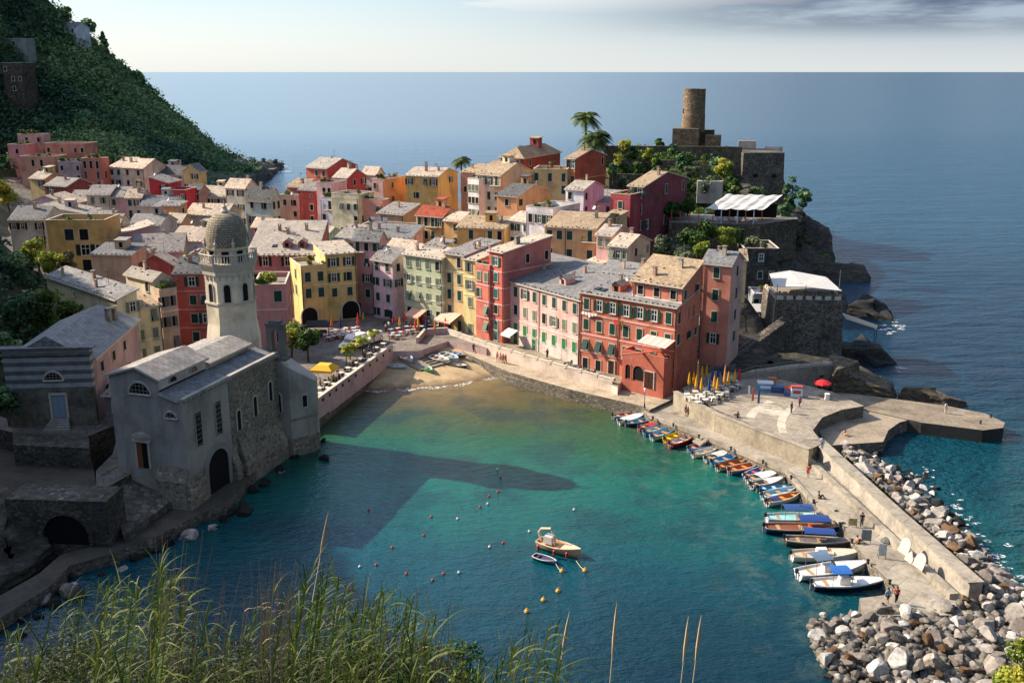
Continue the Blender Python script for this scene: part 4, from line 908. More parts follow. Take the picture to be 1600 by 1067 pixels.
for i in range(7):
    a = sl0.lerp(sl2, .15+.12*i).lerp(sl1.lerp(sl3, .15+.12*i), .35); b = sl0.lerp(sl2, .15+.12*i).lerp(sl1.lerp(sl3, .15+.12*i), .95)
    mb = MB(); za = max(beach_z(a.x, a.y)+.3, 3.2-2.4*(.15+.12*i)*1.0 if i < 1 else 0); mb.tube([(a.x, a.y, za), (b.x, b.y, max(beach_z(b.x, b.y)+.3, 0))], .09, 5); tag(mb.build('wooden_skid', WOODM), 'dark wooden skid beam across the slipway', 'skid beam', 'skid beams on the slipway')
# foam line where the wavelets break
fm = NT('sea_foam'); fa = fm.noise(2.2, 5, .75); fm.color((.8, .8, .78, 1)); fm.rough(.8)
mixn = fm.n('ShaderNodeMixShader'); tr_ = fm.n('ShaderNodeBsdfTransparent'); fm.l(fm.ramp(fa, [(.48, (0, 0, 0)), (.6, (.9, .9, .9))]), mixn.inputs[0]); fm.l(tr_.outputs[0], mixn.inputs[1]); fm.l(fm.b.outputs[0], mixn.inputs[2]); fm.l(mixn.outputs[0], fm.t.nodes['Material Output'].inputs['Surface'])
FOAM = fm.mat
mb = MB(); n = 40; row = []
for i in range(n):
    x = -25+25.5*i/(n-1); e = 155.5+2.2*math.sin((x+12)*.13)+max(0, x+9)*.55
    row.append((x, e-.1+.5*math.sin(i*.9), e+(.35+.25*math.sin(i*1.7))))
for a, b in zip(row[:-1], row[1:]): mb.face([(a[0], a[1]-.3, .03), (b[0], b[1]-.3, .03), (b[0], b[2]+.3, .075), (a[0], a[2]+.3, .075)])
tag(mb.build('foam', FOAM), kind='stuff')
# ---------------------------------------------------------------- quays and squares (pixel outlines laid out on their own levels)
PAVE = concrete('grey_paving', 'a1968a', .62, slab=(1.1, -20)); QUAY = concrete('quay_stone', 'b3a48c', .66, slab=(1.4, 40)); CONC = concrete('pier_concrete', 'b8ae9c', .72, slab=(2.6, 45))
QWALL = stone('quay_wall_stone', '948a7a', '746c60', '5a544b', 2.0, .75)
def poly_px(pts, z): return [(G(px, py, z).x, G(px, py, z).y) for px, py in pts]
def area(p): return sum(a[0]*b[1]-b[0]*a[1] for a, b in zip(p, p[1:]+p[:1]))
def slab(name, pts, z, z0, top, side, kind='structure', world=False):
    p = [tuple(q[:2]) for q in pts] if world else poly_px(pts, z)
    if area(p) < 0: p = p[::-1]
    mb = MB(); mb.prism(p, z0, z, 1, 0); o = mb.build(name, [top, side]); tag(o, kind=kind); return o
sqz = 3.2
slab('square', [(444, 500), (470, 505), (560, 495), (600, 478), (640, 470), (650, 500), (700, 508), (745, 520), (790, 532), (760, 545), (700, 533), (655, 548), (612, 549), (484, 641), (447, 640), (430, 560)], sqz, -2, PAVE, stucco('c9a39a', .7))
# slipway from the square: paved strip following the beach
# upper terrace in front of the harbour houses and the lower beach walk
slab('harbour_terrace', [(690, 512), (745, 518), (790, 524), (912, 565), (975, 588), (965, 605), (955, 601), (860, 572), (780, 549), (700, 520)], 3.25, -2, QUAY, stucco('cdb59f', .75))
slab('beach_walk', [(690, 528), (700, 520), (780, 549), (860, 572), (962, 600), (1062, 600), (1092, 585), (1110, 600), (1062, 618), (1015, 640), (1003, 634), (950, 622), (890, 608), (795, 581), (730, 553)], 2.0, -3, concrete('pale_walk', 'c2b096', .72), QWALL)
slab('quay_ledge', [(790, 581), (890, 608), (950, 622), (1003, 634), (1003, 641), (948, 629), (888, 614), (790, 588)], 1.2, -3, QUAY, QWALL)
pier_o = slab('pier', [(1003, 637), (1062, 616), (1120, 650), (1200, 690), (1262, 716), (1275, 706), (1530, 930), (1535, 960), (1347, 962), (1343, 934), (1401, 927), (1399, 916), (1362, 881), (1336, 851), (1318, 820), (1280, 790), (1262, 776), (1230, 738), (1187, 720), (1136, 698), (1084, 677), (1043, 661), (1012, 649)], 1.5, -4, CONC, QWALL)
plaza_o = slab('plaza', [(1066, 607), (1095, 588), (1120, 578), (1210, 590), (1300, 612), (1350, 634), (1315, 640), (1285, 652), (1270, 672), (1285, 692), (1270, 700), (1195, 672), (1120, 640)], 3.5, -3, concrete('plaza_stone', 'bcb09e', .72, slab=(.5, 25)), QWALL)
slab('round_platform', [(1350, 634), (1440, 650), (1405, 660), (1388, 672), (1380, 690), (1292, 696), (1278, 672), (1288, 655), (1315, 642)], 1.7, -3, concrete('round_platform_stone', 'b0a08a', .66), QWALL)
slab('outer_jetty', [(1300, 612), (1330, 615), (1420, 626), (1480, 634), (1540, 646), (1570, 660), (1568, 668), (1536, 672), (1440, 660), (1350, 640)], 1.8, -4, concrete('jetty_concrete', 'a89a86', .66, slab=(1.2, 10)), concrete('jetty_dark_side', '4d4a45', .6))
for i in range(3):
    r0 = [(1316-i*4, 637-i*1.5), (1284-i*5, 650-i), (1268-i*6, 670), (1280-i*5, 690+i*2)]
    w0 = [G(x, y, 1.75+.42*(i+1)) for x, y in r0]
    mb = MB()
    for a, b in zip(w0[:-1], w0[1:]):
        dd = (b-a).normalized(); nn = Vector((dd.y, -dd.x, 0))*.45
        mb.prism([(a.x, a.y), (b.x, b.y), (b.x-nn.x, b.y-nn.y), (a.x-nn.x, a.y-nn.y)], 1.5, 1.72+.42*(i+1))
    tag(mb.build('stone_step', CONC), 'curved stone step between plaza and round platform, %s of three' % ('lowest', 'middle', 'highest')[i], 'step', 'curved plaza steps')
# pale inlaid bands on the plaza
def strip(name, pts, z, wd, mat, kind='structure', closed=False):
    w0 = [G(x, y, z) for x, y in pts]; mb = MB(); L = []; Rr = []
    for i, p in enumerate(w0):
        t = (w0[min(i+1, len(w0)-1)]-w0[max(i-1, 0)]).normalized(); nn = Vector((-t.y, t.x, 0))*wd/2
        L.append(p+nn); Rr.append(p-nn)
    for i in range(len(w0)-1): mb.face([Rr[i], Rr[i+1], L[i+1], L[i]])
    return tag(mb.build(name, mat), kind=kind)
PALE = concrete('pale_inlay', 'd2c6b2', .75)
def arc_px(x0, y0, x1, y1, bow, n=12):
    return [(x0+(x1-x0)*t+bow*math.sin(math.pi*t), y0+(y1-y0)*t) for t in [i/n for i in range(n+1)]]
strip('plaza_inlay', arc_px(1205, 627, 1172, 652, -6), 3.504, 1.2, PALE); strip('plaza_inlay', arc_px(1240, 634, 1224, 676, -10), 3.504, 1.1, PALE)
mb = MB(); cc = G(1204, 640, 3.508); mb.face([(cc.x+1.9*math.cos(t), cc.y+2.6*math.sin(t), 3.508) for t in [2*math.pi*i/24 for i in range(24)]]); tag(mb.build('plaza_inlay', PALE), kind='structure')
# left shore path
def ribbon(name, pairs, z, z0, top, side, kind='structure'):
    L = [G(a, b, z) for a, b, c, d in pairs]; Rr = [G(c, d, z) for a, b, c, d in pairs]; mb = MB()
    for i in range(len(L)-1):
        a, b, c, d = Rr[i], Rr[i+1], L[i+1], L[i]
        mb.face([a, b, c, d], 0)
        mb.face([(a.x, a.y, z0), (b.x, b.y, z0), b, a], 1); mb.face([(c.x, c.y, z0), (d.x, d.y, z0), d, c], 1)
    return tag(mb.build(name, [top, side]), kind=kind)
ribbon('shore_path', [(-30, 945, -30, 985), (0, 930, 0, 965), (62, 895, 75, 918), (95, 866, 108, 884), (170, 846, 175, 864), (232, 822, 242, 840), (297, 775, 312, 802), (345, 762, 352, 790), (420, 690, 412, 722), (484, 644, 490, 662), (550, 594, 560, 606), (606, 551, 624, 557)], 1.3, -3, concrete('shore_path_stone', '70685c', .5), QWALL)
slab('shore_ground', [(-60, 690), (140, 690), (152, 770), (140, 792), (10, 790), (-60, 800)], 4.4, -2, concrete('shore_ground_stone', '6a6256', .5), QWALL)
# ---------------------------------------------------------------- church with octagonal bell tower
CHW = stucco('aaa08f', .7, .9); CHS = stone('church_rubble', 'aca08c', '857c6c', 'a59a88', 2.2, .72, stain=.8)
def local(o): return o
Bc = G(297, 770, 3.2); thc = R(-17.4)
church = empty('church', (Bc.x, Bc.y, 0), thc, 'grey stone church by the water with slate roofs, half round windows and shore arch', 'church')
# local axes: +x along the facade to the right, +y along the nave (front at y=0); right wall at x=0
LEN = 20.5; hR = 14.0
def cz(px, py): return D(px, py, Bc.y).z
hA = cz(297, 630)
mb = MB()
# aisle block (right) with rubble rear half
mb.prism([(-2.9, 0), (0, 0), (0, 9), (-2.9, 9)], -2, [hA+.7, hA, hA, hA+.7], 0)
mb.prism([(-2.9, 9), (0, 9), (0, LEN), (-2.9, LEN)], -2, [hA+.7, hA, hA, hA+.7], 1)
mb.build('aisle_wall', [CHW, CHS], church)
hN = hA+2.5
mb = MB(); wN = 6.6
mb.face([(-2.9-wN, 0, -2), (-2.9, 0, -2), (-2.9, 0, hN), (-2.9-wN*.42, 0, hN+1.1), (-2.9-wN, 0, hN)], 0)
mb.face([(-2.9, 0, hA+1.2), (-2.9, 9, hA+1.2), (-2.9, 9, hN), (-2.9, 0, hN)], 1)
mb.face([(-2.9-wN, 9, -2), (-2.9-wN, 0, -2), (-2.9-wN, 0, hN), (-2.9-wN, 9, hN)], 0)
mb.face([(-2.9, 9, hA), (-2.9-wN, 9, hA), (-2.9-wN, 9, hN), (-2.9-wN*.42, 9, hN+1.1), (-2.9, 9, hN)], 0)
mb.prism([(-2.9-wN, 9), (-2.9, 9), (-2.9, LEN-2), (-2.9-wN, LEN-2)], -2, hN-.9, 0)
mb.build('nave_wall', [CHW, stucco('cfc6b6', .7)], church)
def roofslab(name, quads, mat, parent, tk=.25):
    mb = MB()
    for q in quads:
        a, b, c, d = [Vector(p) for p in q]; dn = Vector((0, 0, -tk)); mb.face([a, b, c, d], 0); mb.face([d+dn, c+dn, b+dn, a+dn], 1)
        for e, f in ((a, b), (b, c), (c, d), (d, a)): mb.face([e+dn, f+dn, f, e], 1)
    return mb.build(name, [mat, CREAMT], parent)
rx = -2.9-wN*.42
roofslab('nave_roof', [((rx, -.4, hN+1.35), (-2.5, -.4, hN+.05), (-2.5, 9.3, hN+.05), (rx, 9.3, hN+1.35)), ((-2.9-wN-.4, -.4, hN+.05), (rx, -.4, hN+1.35), (rx, 9.3, hN+1.35), (-2.9-wN-.4, 9.3, hN+.05))], SLATE_W, church)
roofslab('choir_roof', [((rx, 9.3, hN+.15), (-2.5, 9.3, hN-.7), (-2.5, LEN-1.5, hN-.7), (rx, LEN-1.5, hN+.15)), ((-2.9-wN-.4, 9.3, hN-.7), (rx, 9.3, hN+.15), (rx, LEN-1.5, hN+.15), (-2.9-wN-.4, LEN-1.5, hN-.7))], SLATE_W, church)
roofslab('aisle_roof', [((-2.88, -.3, hA+1.02), (-.35, -.3, hA+.3), (-.35, LEN, hA+.3), (-2.88, LEN, hA+1.02))], SLATE_W, church)
# corbelled parapet of the right wall
mb = MB(); mb.box((0, LEN/2, hA+.35), (.5, LEN, .3), m=0)
for i in range(40): mb.box((.16, .4+i*.5, hA+.05), (.3, .22, .3), m=0)
mb.build('parapet', CHW, church)
def half_window(w, h, bars=6):
    mb = MB(); pts = arch_pts(w, w/2, 14)
    mb.face([(x, -.02, z) for x, z in pts], 0)
    for i in range(len(pts)):
        a = pts[i]; b = pts[(i+1) % len(pts)]; mb.tube([(a[0], -.06, a[1]), (b[0], -.06, b[1])], .14, 5, 1, cap=False)
    for i in range(1, bars):
        x = -w/2+w*i/bars; z = math.sqrt(max(.01, (w/2)**2-x*x)); mb.tube([(x, -.05, 0), (x, -.05, z)], .035, 4, 2)
    for z in (.33, .66):
        zz = z*w/2; x = math.sqrt((w/2)**2-zz*zz); mb.tube([(-x, -.05, zz), (x, -.05, zz)], .035, 4, 2)
    return mb.mesh('window', [DARKIN, CREAMT, plain('window_bar', '8a8478', .6)])
link('window', half_window(3.0, 1.5), church, (rx+.2, 0, hN-2.0)); link('window', half_window(1.7, .8, 4), church, (-1.6, 0, hA-2.0))
def clerestory():
    mb = MB(); pts = arch_pts(1.5, .75, 10); mb.face([(x, -.03, z) for x, z in pts], 0)
    for i in range(2, len(pts)-1): a, b = pts[i], pts[i+1]; mb.tube([(a[0], -.05, a[1]), (b[0], -.05, b[1])], .1, 5, 1)
    return mb.mesh('window', [GLASS, CREAMT])
cm_ = clerestory()
for y in (2.6, 6.6): link('window', cm_, church, (-2.9, y, hA+1.5), (0, 0, math.pi/2))
# door with hood
mb = MB(); mb.box((0, -.03, 1.6), (1.5, .06, 3.2), m=0); mb.box((-.4, -.08, 1.6), (.7, .06, 3.1), m=1)
for s in (-1, 1): mb.box((s*.88, -.08, 1.6), (.26, .16, 3.2), m=2)
mb.box((0, -.14, 3.34), (2.4, .28, .28), m=2); mb.lathe([(1.4, 0), (1.3, .35), (.9, .7), (.05, .9)], 12, (0, 0, 3.5), 3, sy=.25)
mb.build('door', [DARKIN, plain('door_wood', '7a4a2a', .7), CREAMT, CHW], church, (rx-.2, 0, 5.6))
# right wall windows
mb = MB(); mb.box((0, -.02, 0), (1.1, .04, 4.0), m=0); 
for s in (-1, 1): mb.box((s*.62, -.05, 0), (.14, .12, 4.2), m=1)
for i in range(7): mb.tube([(-.5, -.05, -1.8+i*.6), (.5, -.05, -1.8+i*.6)], .03, 4, 1)
tall = mb.mesh('window', [GLASS, CHW])
for y in (2.6, 6.6): link('window', tall, church, (0, y, hA-4.0), (0, 0, math.pi/2))
lan = arch_mesh(.8, 2.6, DARKIN, CREAMT, .2, .12)
for y, z in ((10.8, hA-7), (14.6, hA-6.4), (18.4, hA-5.6)): link('window', lan, church, (0, y, z), (0, 0, math.pi/2))
link('archway', arch_mesh(4.2, 5.6, DARKIN, stucco('a09a90', .66, .8), .8, .15), church, (0, 5.8, .8), (0, 0, math.pi/2))
for P_, z_, h_ in (([(.02, -.6), (.55, -.6), (.3, 3.4), (.02, 3.4)], CHS, [5, 3.2, 3.2, 5]), ([(.02, 8.5), (.8, 8.5), (.8, 9.8), (.02, 9.8)], CHS, [5, 2.6, 2.6, 5]), ([(-4, -.7), (.02, -.7), (.02, -.01), (-4, -.01)], CHS, [4.6, 4.6, 6.2, 6.2]), ([(.02, 10.3), (1.2, 10.3), (1.2, LEN), (.02, LEN)], CHS, [6.4, 2.4, 2.4, 5.0])):
    mb = MB(); mb.prism(P_, -2, h_, 0); mb.build('plinth', z_, church)
# apse block with belfry at the far end
mb = MB(); mb.prism([(-2.2, LEN), (1.6, LEN), (3.6, LEN+3.5), (2.2, LEN+6.5), (-2.2, LEN+6.5)], -2, [hA+.2, hA-1.6, hA-4.2, hA-4.6, hA-2], 0); mb.build('apse_wall', CHW, church)
ea = math.atan2(3.5, 2.0)
mb = MB(); mb.box((2.0, -.06, 5.2), (4.2, .12, .22)); mb.build('ledge', CHS, church, (1.6, LEN, 0), (0, 0, ea)); mb = MB(); mb.box((2.0, -.08, 1.0), (4.3, .16, 3.0)); mb.build('plinth', CHS, church, (1.6, LEN, 0), (0, 0, ea))
link('window', win_mesh(.7, 1.6, 'd'), church, (1.6+math.cos(ea)*2.2, LEN+math.sin(ea)*2.2, 7.4), (0, 0, ea)); link('window', lan, church, (-.1, LEN-.01, 6.2), (0, 0, 0))
bel = MB(); bz = hA-.2
for s in (-1, 1): bel.box((s*.85, 0, bz+1.3), (.75, .9, 3.4), 0)
for y, fl in ((-.45, 0), (.45, 1)):
    for k in range(8):
        t0, t1 = math.pi*k/8, math.pi*(k+1)/8; o0, o1 = [(max(-1.22, min(1.22, 2.2*math.cos(t))), bz+3.0+min(1.15, 2.2*math.sin(t)))for t in (t0, t1)]
        q = [(.475*math.cos(t0), y, bz+3.0+.475*math.sin(t0)), (o0[0], y, o0[1]), (o1[0], y, o1[1]), (.475*math.cos(t1), y, bz+3.0+.475*math.sin(t1))]
        bel.face(q if fl == 0 else q[::-1], 0)
        if y < 0: bel.face([(.475*math.cos(t1), .45, bz+3.0+.475*math.sin(t1)), (.475*math.cos(t0), .45, bz+3.0+.475*math.sin(t0)), (.475*math.cos(t0), -.45, bz+3.0+.475*math.sin(t0)), (.475*math.cos(t1), -.45, bz+3.0+.475*math.sin(t1))], 0)
bel.prism([(-1.35, -.55), (1.35, -.55), (1.35, .55), (-1.35, .55)], bz+4.15, bz+4.35); bel.prism([(-.8, -.45), (.8, -.45), (.8, .45), (-.8, .45)], bz+4.35, bz+4.75)
for sg in (-1, 1): bel.box((sg*1.222, 0, bz+3.57), (.006, .9, 1.14))
bel.box((0, 0, bz-.3), (3.0, 1.6, .5), 0)
bel.build('belfry', stucco('7d7468', .6, .9), church, (-.2, LEN+.6, 0), (0, 0, .1))
# ---- bell tower
TWC = stucco('e2d0ac', .74, .4)
ctw = D(360, 450, 131); tx, ty = ctw.x, ctw.y
def tz(py): return D(360, py, ty).z
tower = empty('bell_tower', (tx, ty, 0), 0, 'octagonal cream bell tower with scaly grey dome and balustraded gallery', 'bell tower')
Rb = 3.35; ph = R(22.5+8)
z_base, z_mid, z_cor, z_gal, z_drum, z_dome = 5.0, tz(468), tz(425), tz(408), tz(383), tz(333)
mb = MB(); mb.lathe([(Rb*1.12, z_base), (Rb*1.1, tz(525)), (Rb*1.0, tz(500)), (Rb*1.0, z_mid), (Rb*.985, z_mid+.02), (Rb*.985, z_cor)], 8, phase=ph); mb.build('shaft', TWC, tower)
mb = MB(); mb.lathe([(Rb*1.05, z_mid-.12), (Rb*1.05, z_mid+.12)], 8, phase=ph); mb.lathe([(Rb*.99, z_cor), (Rb*1.05, z_cor+.05), (Rb*1.05, z_cor+.5), (Rb*1.16, z_gal-.1), (Rb*1.18, z_gal+.15)], 8, phase=ph)
nrm = [ph+R(22.5)+i*math.pi/4 for i in range(8)]
ap = Rb*math.cos(R(22.5))
for a in nrm:
    for k in (-1, 0, 1):   # hanging arches under the gallery
        mb.box((math.cos(a)*ap*1.0-math.sin(a)*k*.8, math.sin(a)*ap*1.0+math.cos(a)*k*.8, z_cor-.25), (.16, .22, .7), a)
mb.build('cornice', CREAMT, tower)
Rd = Rb*.80
mb = MB(); mb.lathe([(Rd, z_gal), (Rd, z_drum-.5), (Rd*1.12, z_drum-.3), (Rd*1.16, z_drum)], 8, phase=ph); mb.build('drum', TWC, tower)
mb = MB(); n = 20; prof = []
Hd = z_dome-z_drum
for i in range(15):
    t = i/14; r = Rd*1.08*math.cos(t*math.pi/2*.94)**.72
    prof.append((max(r, .25), Hd*math.sin(t*math.pi/2)**1.02))
mb.lathe([(r, z_drum+z) for r, z in prof], 32)
td = NT('dome_scales'); tcd = td.n('ShaderNodeTexCoord'); sp = td.n('ShaderNodeSeparateXYZ'); td.l(tcd.outputs['Object'], sp.inputs[0])
cb_ = td.n('ShaderNodeCombineXYZ'); td.l(td.math('MULTIPLY', td.math('ARCTAN2', sp.outputs['Y'], sp.outputs['X']), 2.6), cb_.inputs['X']); td.l(sp.outputs['Z'], cb_.inputs['Y'])
br = td.n('ShaderNodeTexBrick'); td.l(cb_.outputs[0], br.inputs['Vector']); br.inputs['Scale'].default_value = 1; br.inputs['Brick Width'].default_value = .42; br.inputs['Row Height'].default_value = .3; br.inputs['Mortar Size'].default_value = .03
br.inputs['Color1'].default_value = hexc('b3a68e', .78); br.inputs['Color2'].default_value = hexc('978b76', .78); br.inputs['Mortar'].default_value = hexc('4a453c', .7)
td.color(td.mix(.5, br.outputs['Color'], td.ramp(td.noise(.6, 4), [(.3, (.6, .6, .6)), (.7, (1.15, 1.1, 1.05))]), 'MULTIPLY')); td.rough(.9); td.bump(br.outputs['Fac'], .5, .06)
mb.build('dome', td.mat, tower)
mb = MB(); mb.lathe([(.5, 0), (.42, .5), (.6, .6), (.3, .95), (.35, 1.2), (.12, 1.4), (.05, 2.0)], 10, (0, 0, z_dome-.35)); mb.tube([(-.3, 0, z_dome+1.9), (.3, 0, z_dome+1.9)], .04, 4); mb.tube([(0, 0, z_dome+1.5), (0, 0, z_dome+2.3)], .04, 4)
mb.build('finial', CREAMT, tower)
mb = MB(); mb.lathe([(.2, 0), (.2, .5), (.28, .55), (.12, .8), (.05, 1.25)], 8); pin = mb.mesh('pinnacle', CREAMT)
for i in range(8): a = ph+i*math.pi/4; link('pinnacle', pin, tower, (math.cos(a)*Rd*1.1, math.sin(a)*Rd*1.1, z_drum))
# gallery balustrade
mb = MB(); rg = Rb*1.13; hg = 1.15
for i in range(8):
    a0, a1 = ph+i*math.pi/4, ph+(i+1)*math.pi/4
    p0, p1 = Vector((math.cos(a0)*rg, math.sin(a0)*rg, z_gal+.15)), Vector((math.cos(a1)*rg, math.sin(a1)*rg, z_gal+.15))
    mb.tube([p0+Vector((0, 0, hg)), p1+Vector((0, 0, hg))], .12, 5); mb.tube([p0, p0+Vector((0, 0, hg+.15))], .15, 6)
    for k in range(1, 8): p = p0.lerp(p1, k/8); mb.tube([p, p+Vector((0, 0, hg))], .065, 5)
mb.build('balustrade', CREAMT, tower)
dw = arch_mesh(.95, 2.5, DARKIN, CREAMT, .16, .1); sw = arch_mesh(.85, 2.4, DARKIN, CREAMT, .14, .1)
for a in nrm:
    link('window', dw, tower, (math.cos(a)*Rd*math.cos(R(22.5)), math.sin(a)*Rd*math.cos(R(22.5)), z_gal+.2), (0, 0, a+math.pi/2))
    link('window', sw, tower, (math.cos(a)*ap*.985, math.sin(a)*ap*.985, z_mid+.25), (0, 0, a+math.pi/2))
# ---------------------------------------------------------------- oratory with banded front
tO = NT('banded_marble'); so_ = tO.n('ShaderNodeSeparateXYZ'); tO.l(tO.n('ShaderNodeTexCoord').outputs['Object'], so_.inputs[0])
bd = tO.math('PINGPONG', tO.math('ADD', so_.outputs['Z'], tO.math('MULTIPLY', tO.noise(1.2, 5, .7), .25)), .55); ns = tO.noise(.8, 6, .7)
band = tO.ramp(bd, [(.25, hexc('b9b8b2', .72)), (.30, hexc('777b7c', .62))]); plainp = tO.ramp(ns, [(.35, hexc('726b5f', .6)), (.6, hexc('938a7a', .62))])
up_ = tO.n('ShaderNodeMapRange'); tO.l(so_.outputs['Z'], up_.inputs[0]); up_.inputs[1].default_value = 4.8; up_.inputs[2].default_value = 5.0
tO.color(tO.mix(.5, tO.mix(up_.outputs[0], plainp, band), tO.ramp(ns, [(.35, (.45, .45, .46)), (.6, (1.1, 1.1, 1.1))]), 'MULTIPLY')); tO.rough(.9)
oA = G(36, 668, 7.0); oth = R(5); oz = D(14, 548, oA.y).z-7.0
PINKW = stucco('c09a98', .72, .95)
orat = empty('oratory', (oA.x-1.4, oA.y, 7.0), oth, 'small oratory with grey banded front, pink flank and long slate roof', 'oratory')
oW = along(oA.x-1.4, oA.y, 7.0+oz, math.cos(oth), math.sin(oth), 139); oL = 21
mb = MB(); mb.prism([(0, 0), (oW, 0), (oW, .8), (0, .8)], -5, oz, 0); mb.build('facade', tO.mat, orat)
mb = MB(); mb.box((oW/2, .3, oz+.15), (oW+1.0, 1.4, .3)); mb.box((oW/2, .2, oz-.6), (oW+.4, 1.0, .16)); mb.face([(oW*.28, .3, oz+.3), (oW*.72, .3, oz+.3), (oW*.5, .5, oz+1.6)]); mb.build('cornice', SLATE_G, orat)
eh = oz-1.4
mb = MB(); mb.face([(oW, .8, -5), (oW, oL, -5), (oW, oL, eh), (oW, .8, eh)]); mb.face([(0, oL, -5), (0, .8, -5), (0, .8, eh), (0, oL, eh)]); mb.face([(oW, oL, -5), (0, oL, -5), (0, oL, eh), (oW/2, oL, eh+2.0), (oW, oL, eh)]); mb.face([(0, .79, eh-1), (oW, .79, eh-1), (oW, .79, eh), (oW/2, .79, eh+2.0), (0, .79, eh)]); mb.build('wall', PINKW, orat)
orf = roofslab('roof', [((oW/2, .7, eh+2.2), (oW+.5, .7, eh-.1), (oW+.5, oL+.3, eh-.1), (oW/2, oL+.3, eh+2.2)), ((-.5, .7, eh-.1), (oW/2, .7, eh+2.2), (oW/2, oL+.3, eh+2.2), (-.5, oL+.3, eh-.1))], SLATE_W, orat)
mb = MB(); 
for s in (-1, 1): mb.box((s*.7, 0, .5), (.45, .6, 1.9))
mb.box((0, 0, 1.55), (1.9, .7, .25)); mb.build('bell_cote', CHS, orf, (oW*.8, oL*.78, eh+1.2), (0, 0, 1.2))
link('window', half_window(2.4, 1.2, 6), orat, (oW*.55, 0, oz-4.0))
mb = MB(); mb.box((0, -.04, 1.5), (1.5, .08, 3.0), m=0); mb.box((0, -.1, 3.15), (2.2, .2, .25), m=1)
for s in (-1, 1): mb.box((s*.95, -.08, 1.5), (.3, .16, 3.0), m=1); mb.box((s*.36, -.1, 1.5), (.6, .03, 2.6), m=0)
mb.build('door', [plain('pale_blue_door', '7f93a0', .6), CREAMT], orat, (oW*.58, 0, 1.1))
mb = MB()
for i in range(5): mb.box((0, -.45-.32*i, .55-.22*i), (2.2+.25*i, .34+.0*i, 1.1), m=0)
mb.build('steps', CHW, orat, (oW*.58, 0, -.0))
for y, z in ((4, eh-2), (9, eh-2), (14, eh-2)): put_window(orat, oW, y, z, math.pi/2, 'd', 1.2, 1.3, 'k')
for y, z in ((5, eh-6), (10.2, eh-6), (15.2, eh-6)): put_window(orat, oW, y, z, math.pi/2, 'd', 1.1, 2.5, 'k')
# lean-to between oratory and church
house('low lean-to chapel house with half round window between oratory and church', 163, 618, 196, None, 118, -10, 3, '857d70', ('mono', 1.6, G_), ['.', '.', '.'], (), 'k', base=6.5, d=8, ch=0, k=.6)
# ---------------------------------------------------------------- lower left terraces and walls
RETW = stone('retaining_wall', '827a6d', '625c52', '4a463f', 2.0, .72, moss='3c4430', stain=.9)
def wall_run(name, pts, zt, zb, wd, mat, label, cat='wall', capm=None):
    """free standing or retaining wall along world points; zt top heights"""
    mb = MB(); n = len(pts); zt = zt if hasattr(zt, '__len__') else [zt]*n
    for i in range(n-1):
        a, b = Vector((*pts[i][:2], 0)), Vector((*pts[i+1][:2], 0)); t = (b-a).normalized(); nn = Vector((-t.y, t.x, 0))*wd/2
        q = [a-nn, b-nn, b+nn, a+nn]; z4 = [zt[i], zt[i+1], zt[i+1], zt[i]]
        mb.prism([(p.x, p.y) for p in q], zb, z4, 0)
        if capm:
            nn2 = nn*1.25; q = [a-nn2, b-nn2, b+nn2, a+nn2]; mb.prism([(p.x, p.y) for p in q], [z+.003 for z in z4], [z+.14 for z in z4], 1)
    return tag(mb.build(name, [mat, capm or mat]), label, cat)
def px2(pts, z): return [(G(a, b, z).x, G(a, b, z).y) for a, b in pts]
slab('church_terrace', [(-40, 640), (36, 660), (140, 655), (190, 620), (205, 655), (150, 676), (137, 682), (22, 676), (-40, 660)], 7.0, 0, concrete('terrace_paving', '8d8578', .58), RETW)
slab('lower_terrace', [(150, 735), (205, 680), (232, 690), (250, 700), (240, 720), (165, 762), (150, 765)], 4.6, 0, concrete('terrace_paving', '8d8578', .58), RETW)
tag(MB().prism([tuple(p) for p in px2([(20, 676), (137, 682), (139, 684), (139, 700), (20, 695)], 7.0)], -1, 7.0).build('terrace_wall', RETW), 'tall dark mossy retaining wall below the oratory terrace', 'wall')
tag(MB().prism(px2([(160, 762), (243, 718), (262, 776), (192, 826)], 3.0), -1, [4.7, 4.7, 2.2, 2.2]).build('sloping_bastion', stone('bastion_wall', '8a8478', '6a655c', '55514a', 1.2, .62, stain=.9)), 'sloping pale stone bastion below the church forecourt', 'bastion')
tag(MB().prism(px2([(190, 828), (264, 778), (268, 784), (196, 838)], 1.9), 1.2, 2.2).build('bastion_foot', CONC), 'stepped concrete footing along the sloping bastion', 'footing')
vault = empty('vaulted_wall', (*G(92, 852, 1.3)[:2], 1.3), R(-4), 'dark vaulted sea wall with a wide arch and a green boat on top', 'wall')
mb = MB(); mb.box((.2, 2, 2.6-1), (11, 4, 5.2+2), 0); mb.build('wall', RETW, vault); link('archway', arch_mesh(5.0, 3.4, DARKIN, RETW, .5, .2), vault, (1.0, 0, .2))
tag(MB().prism([(-57, 88), (-52.5, 91), (-54, 100), (-62, 102)], -1, [3.5, 1.4, 6, 10]).build('rock_buttress', ROCKD), 'bare rock buttress by the left shore path', 'rock')
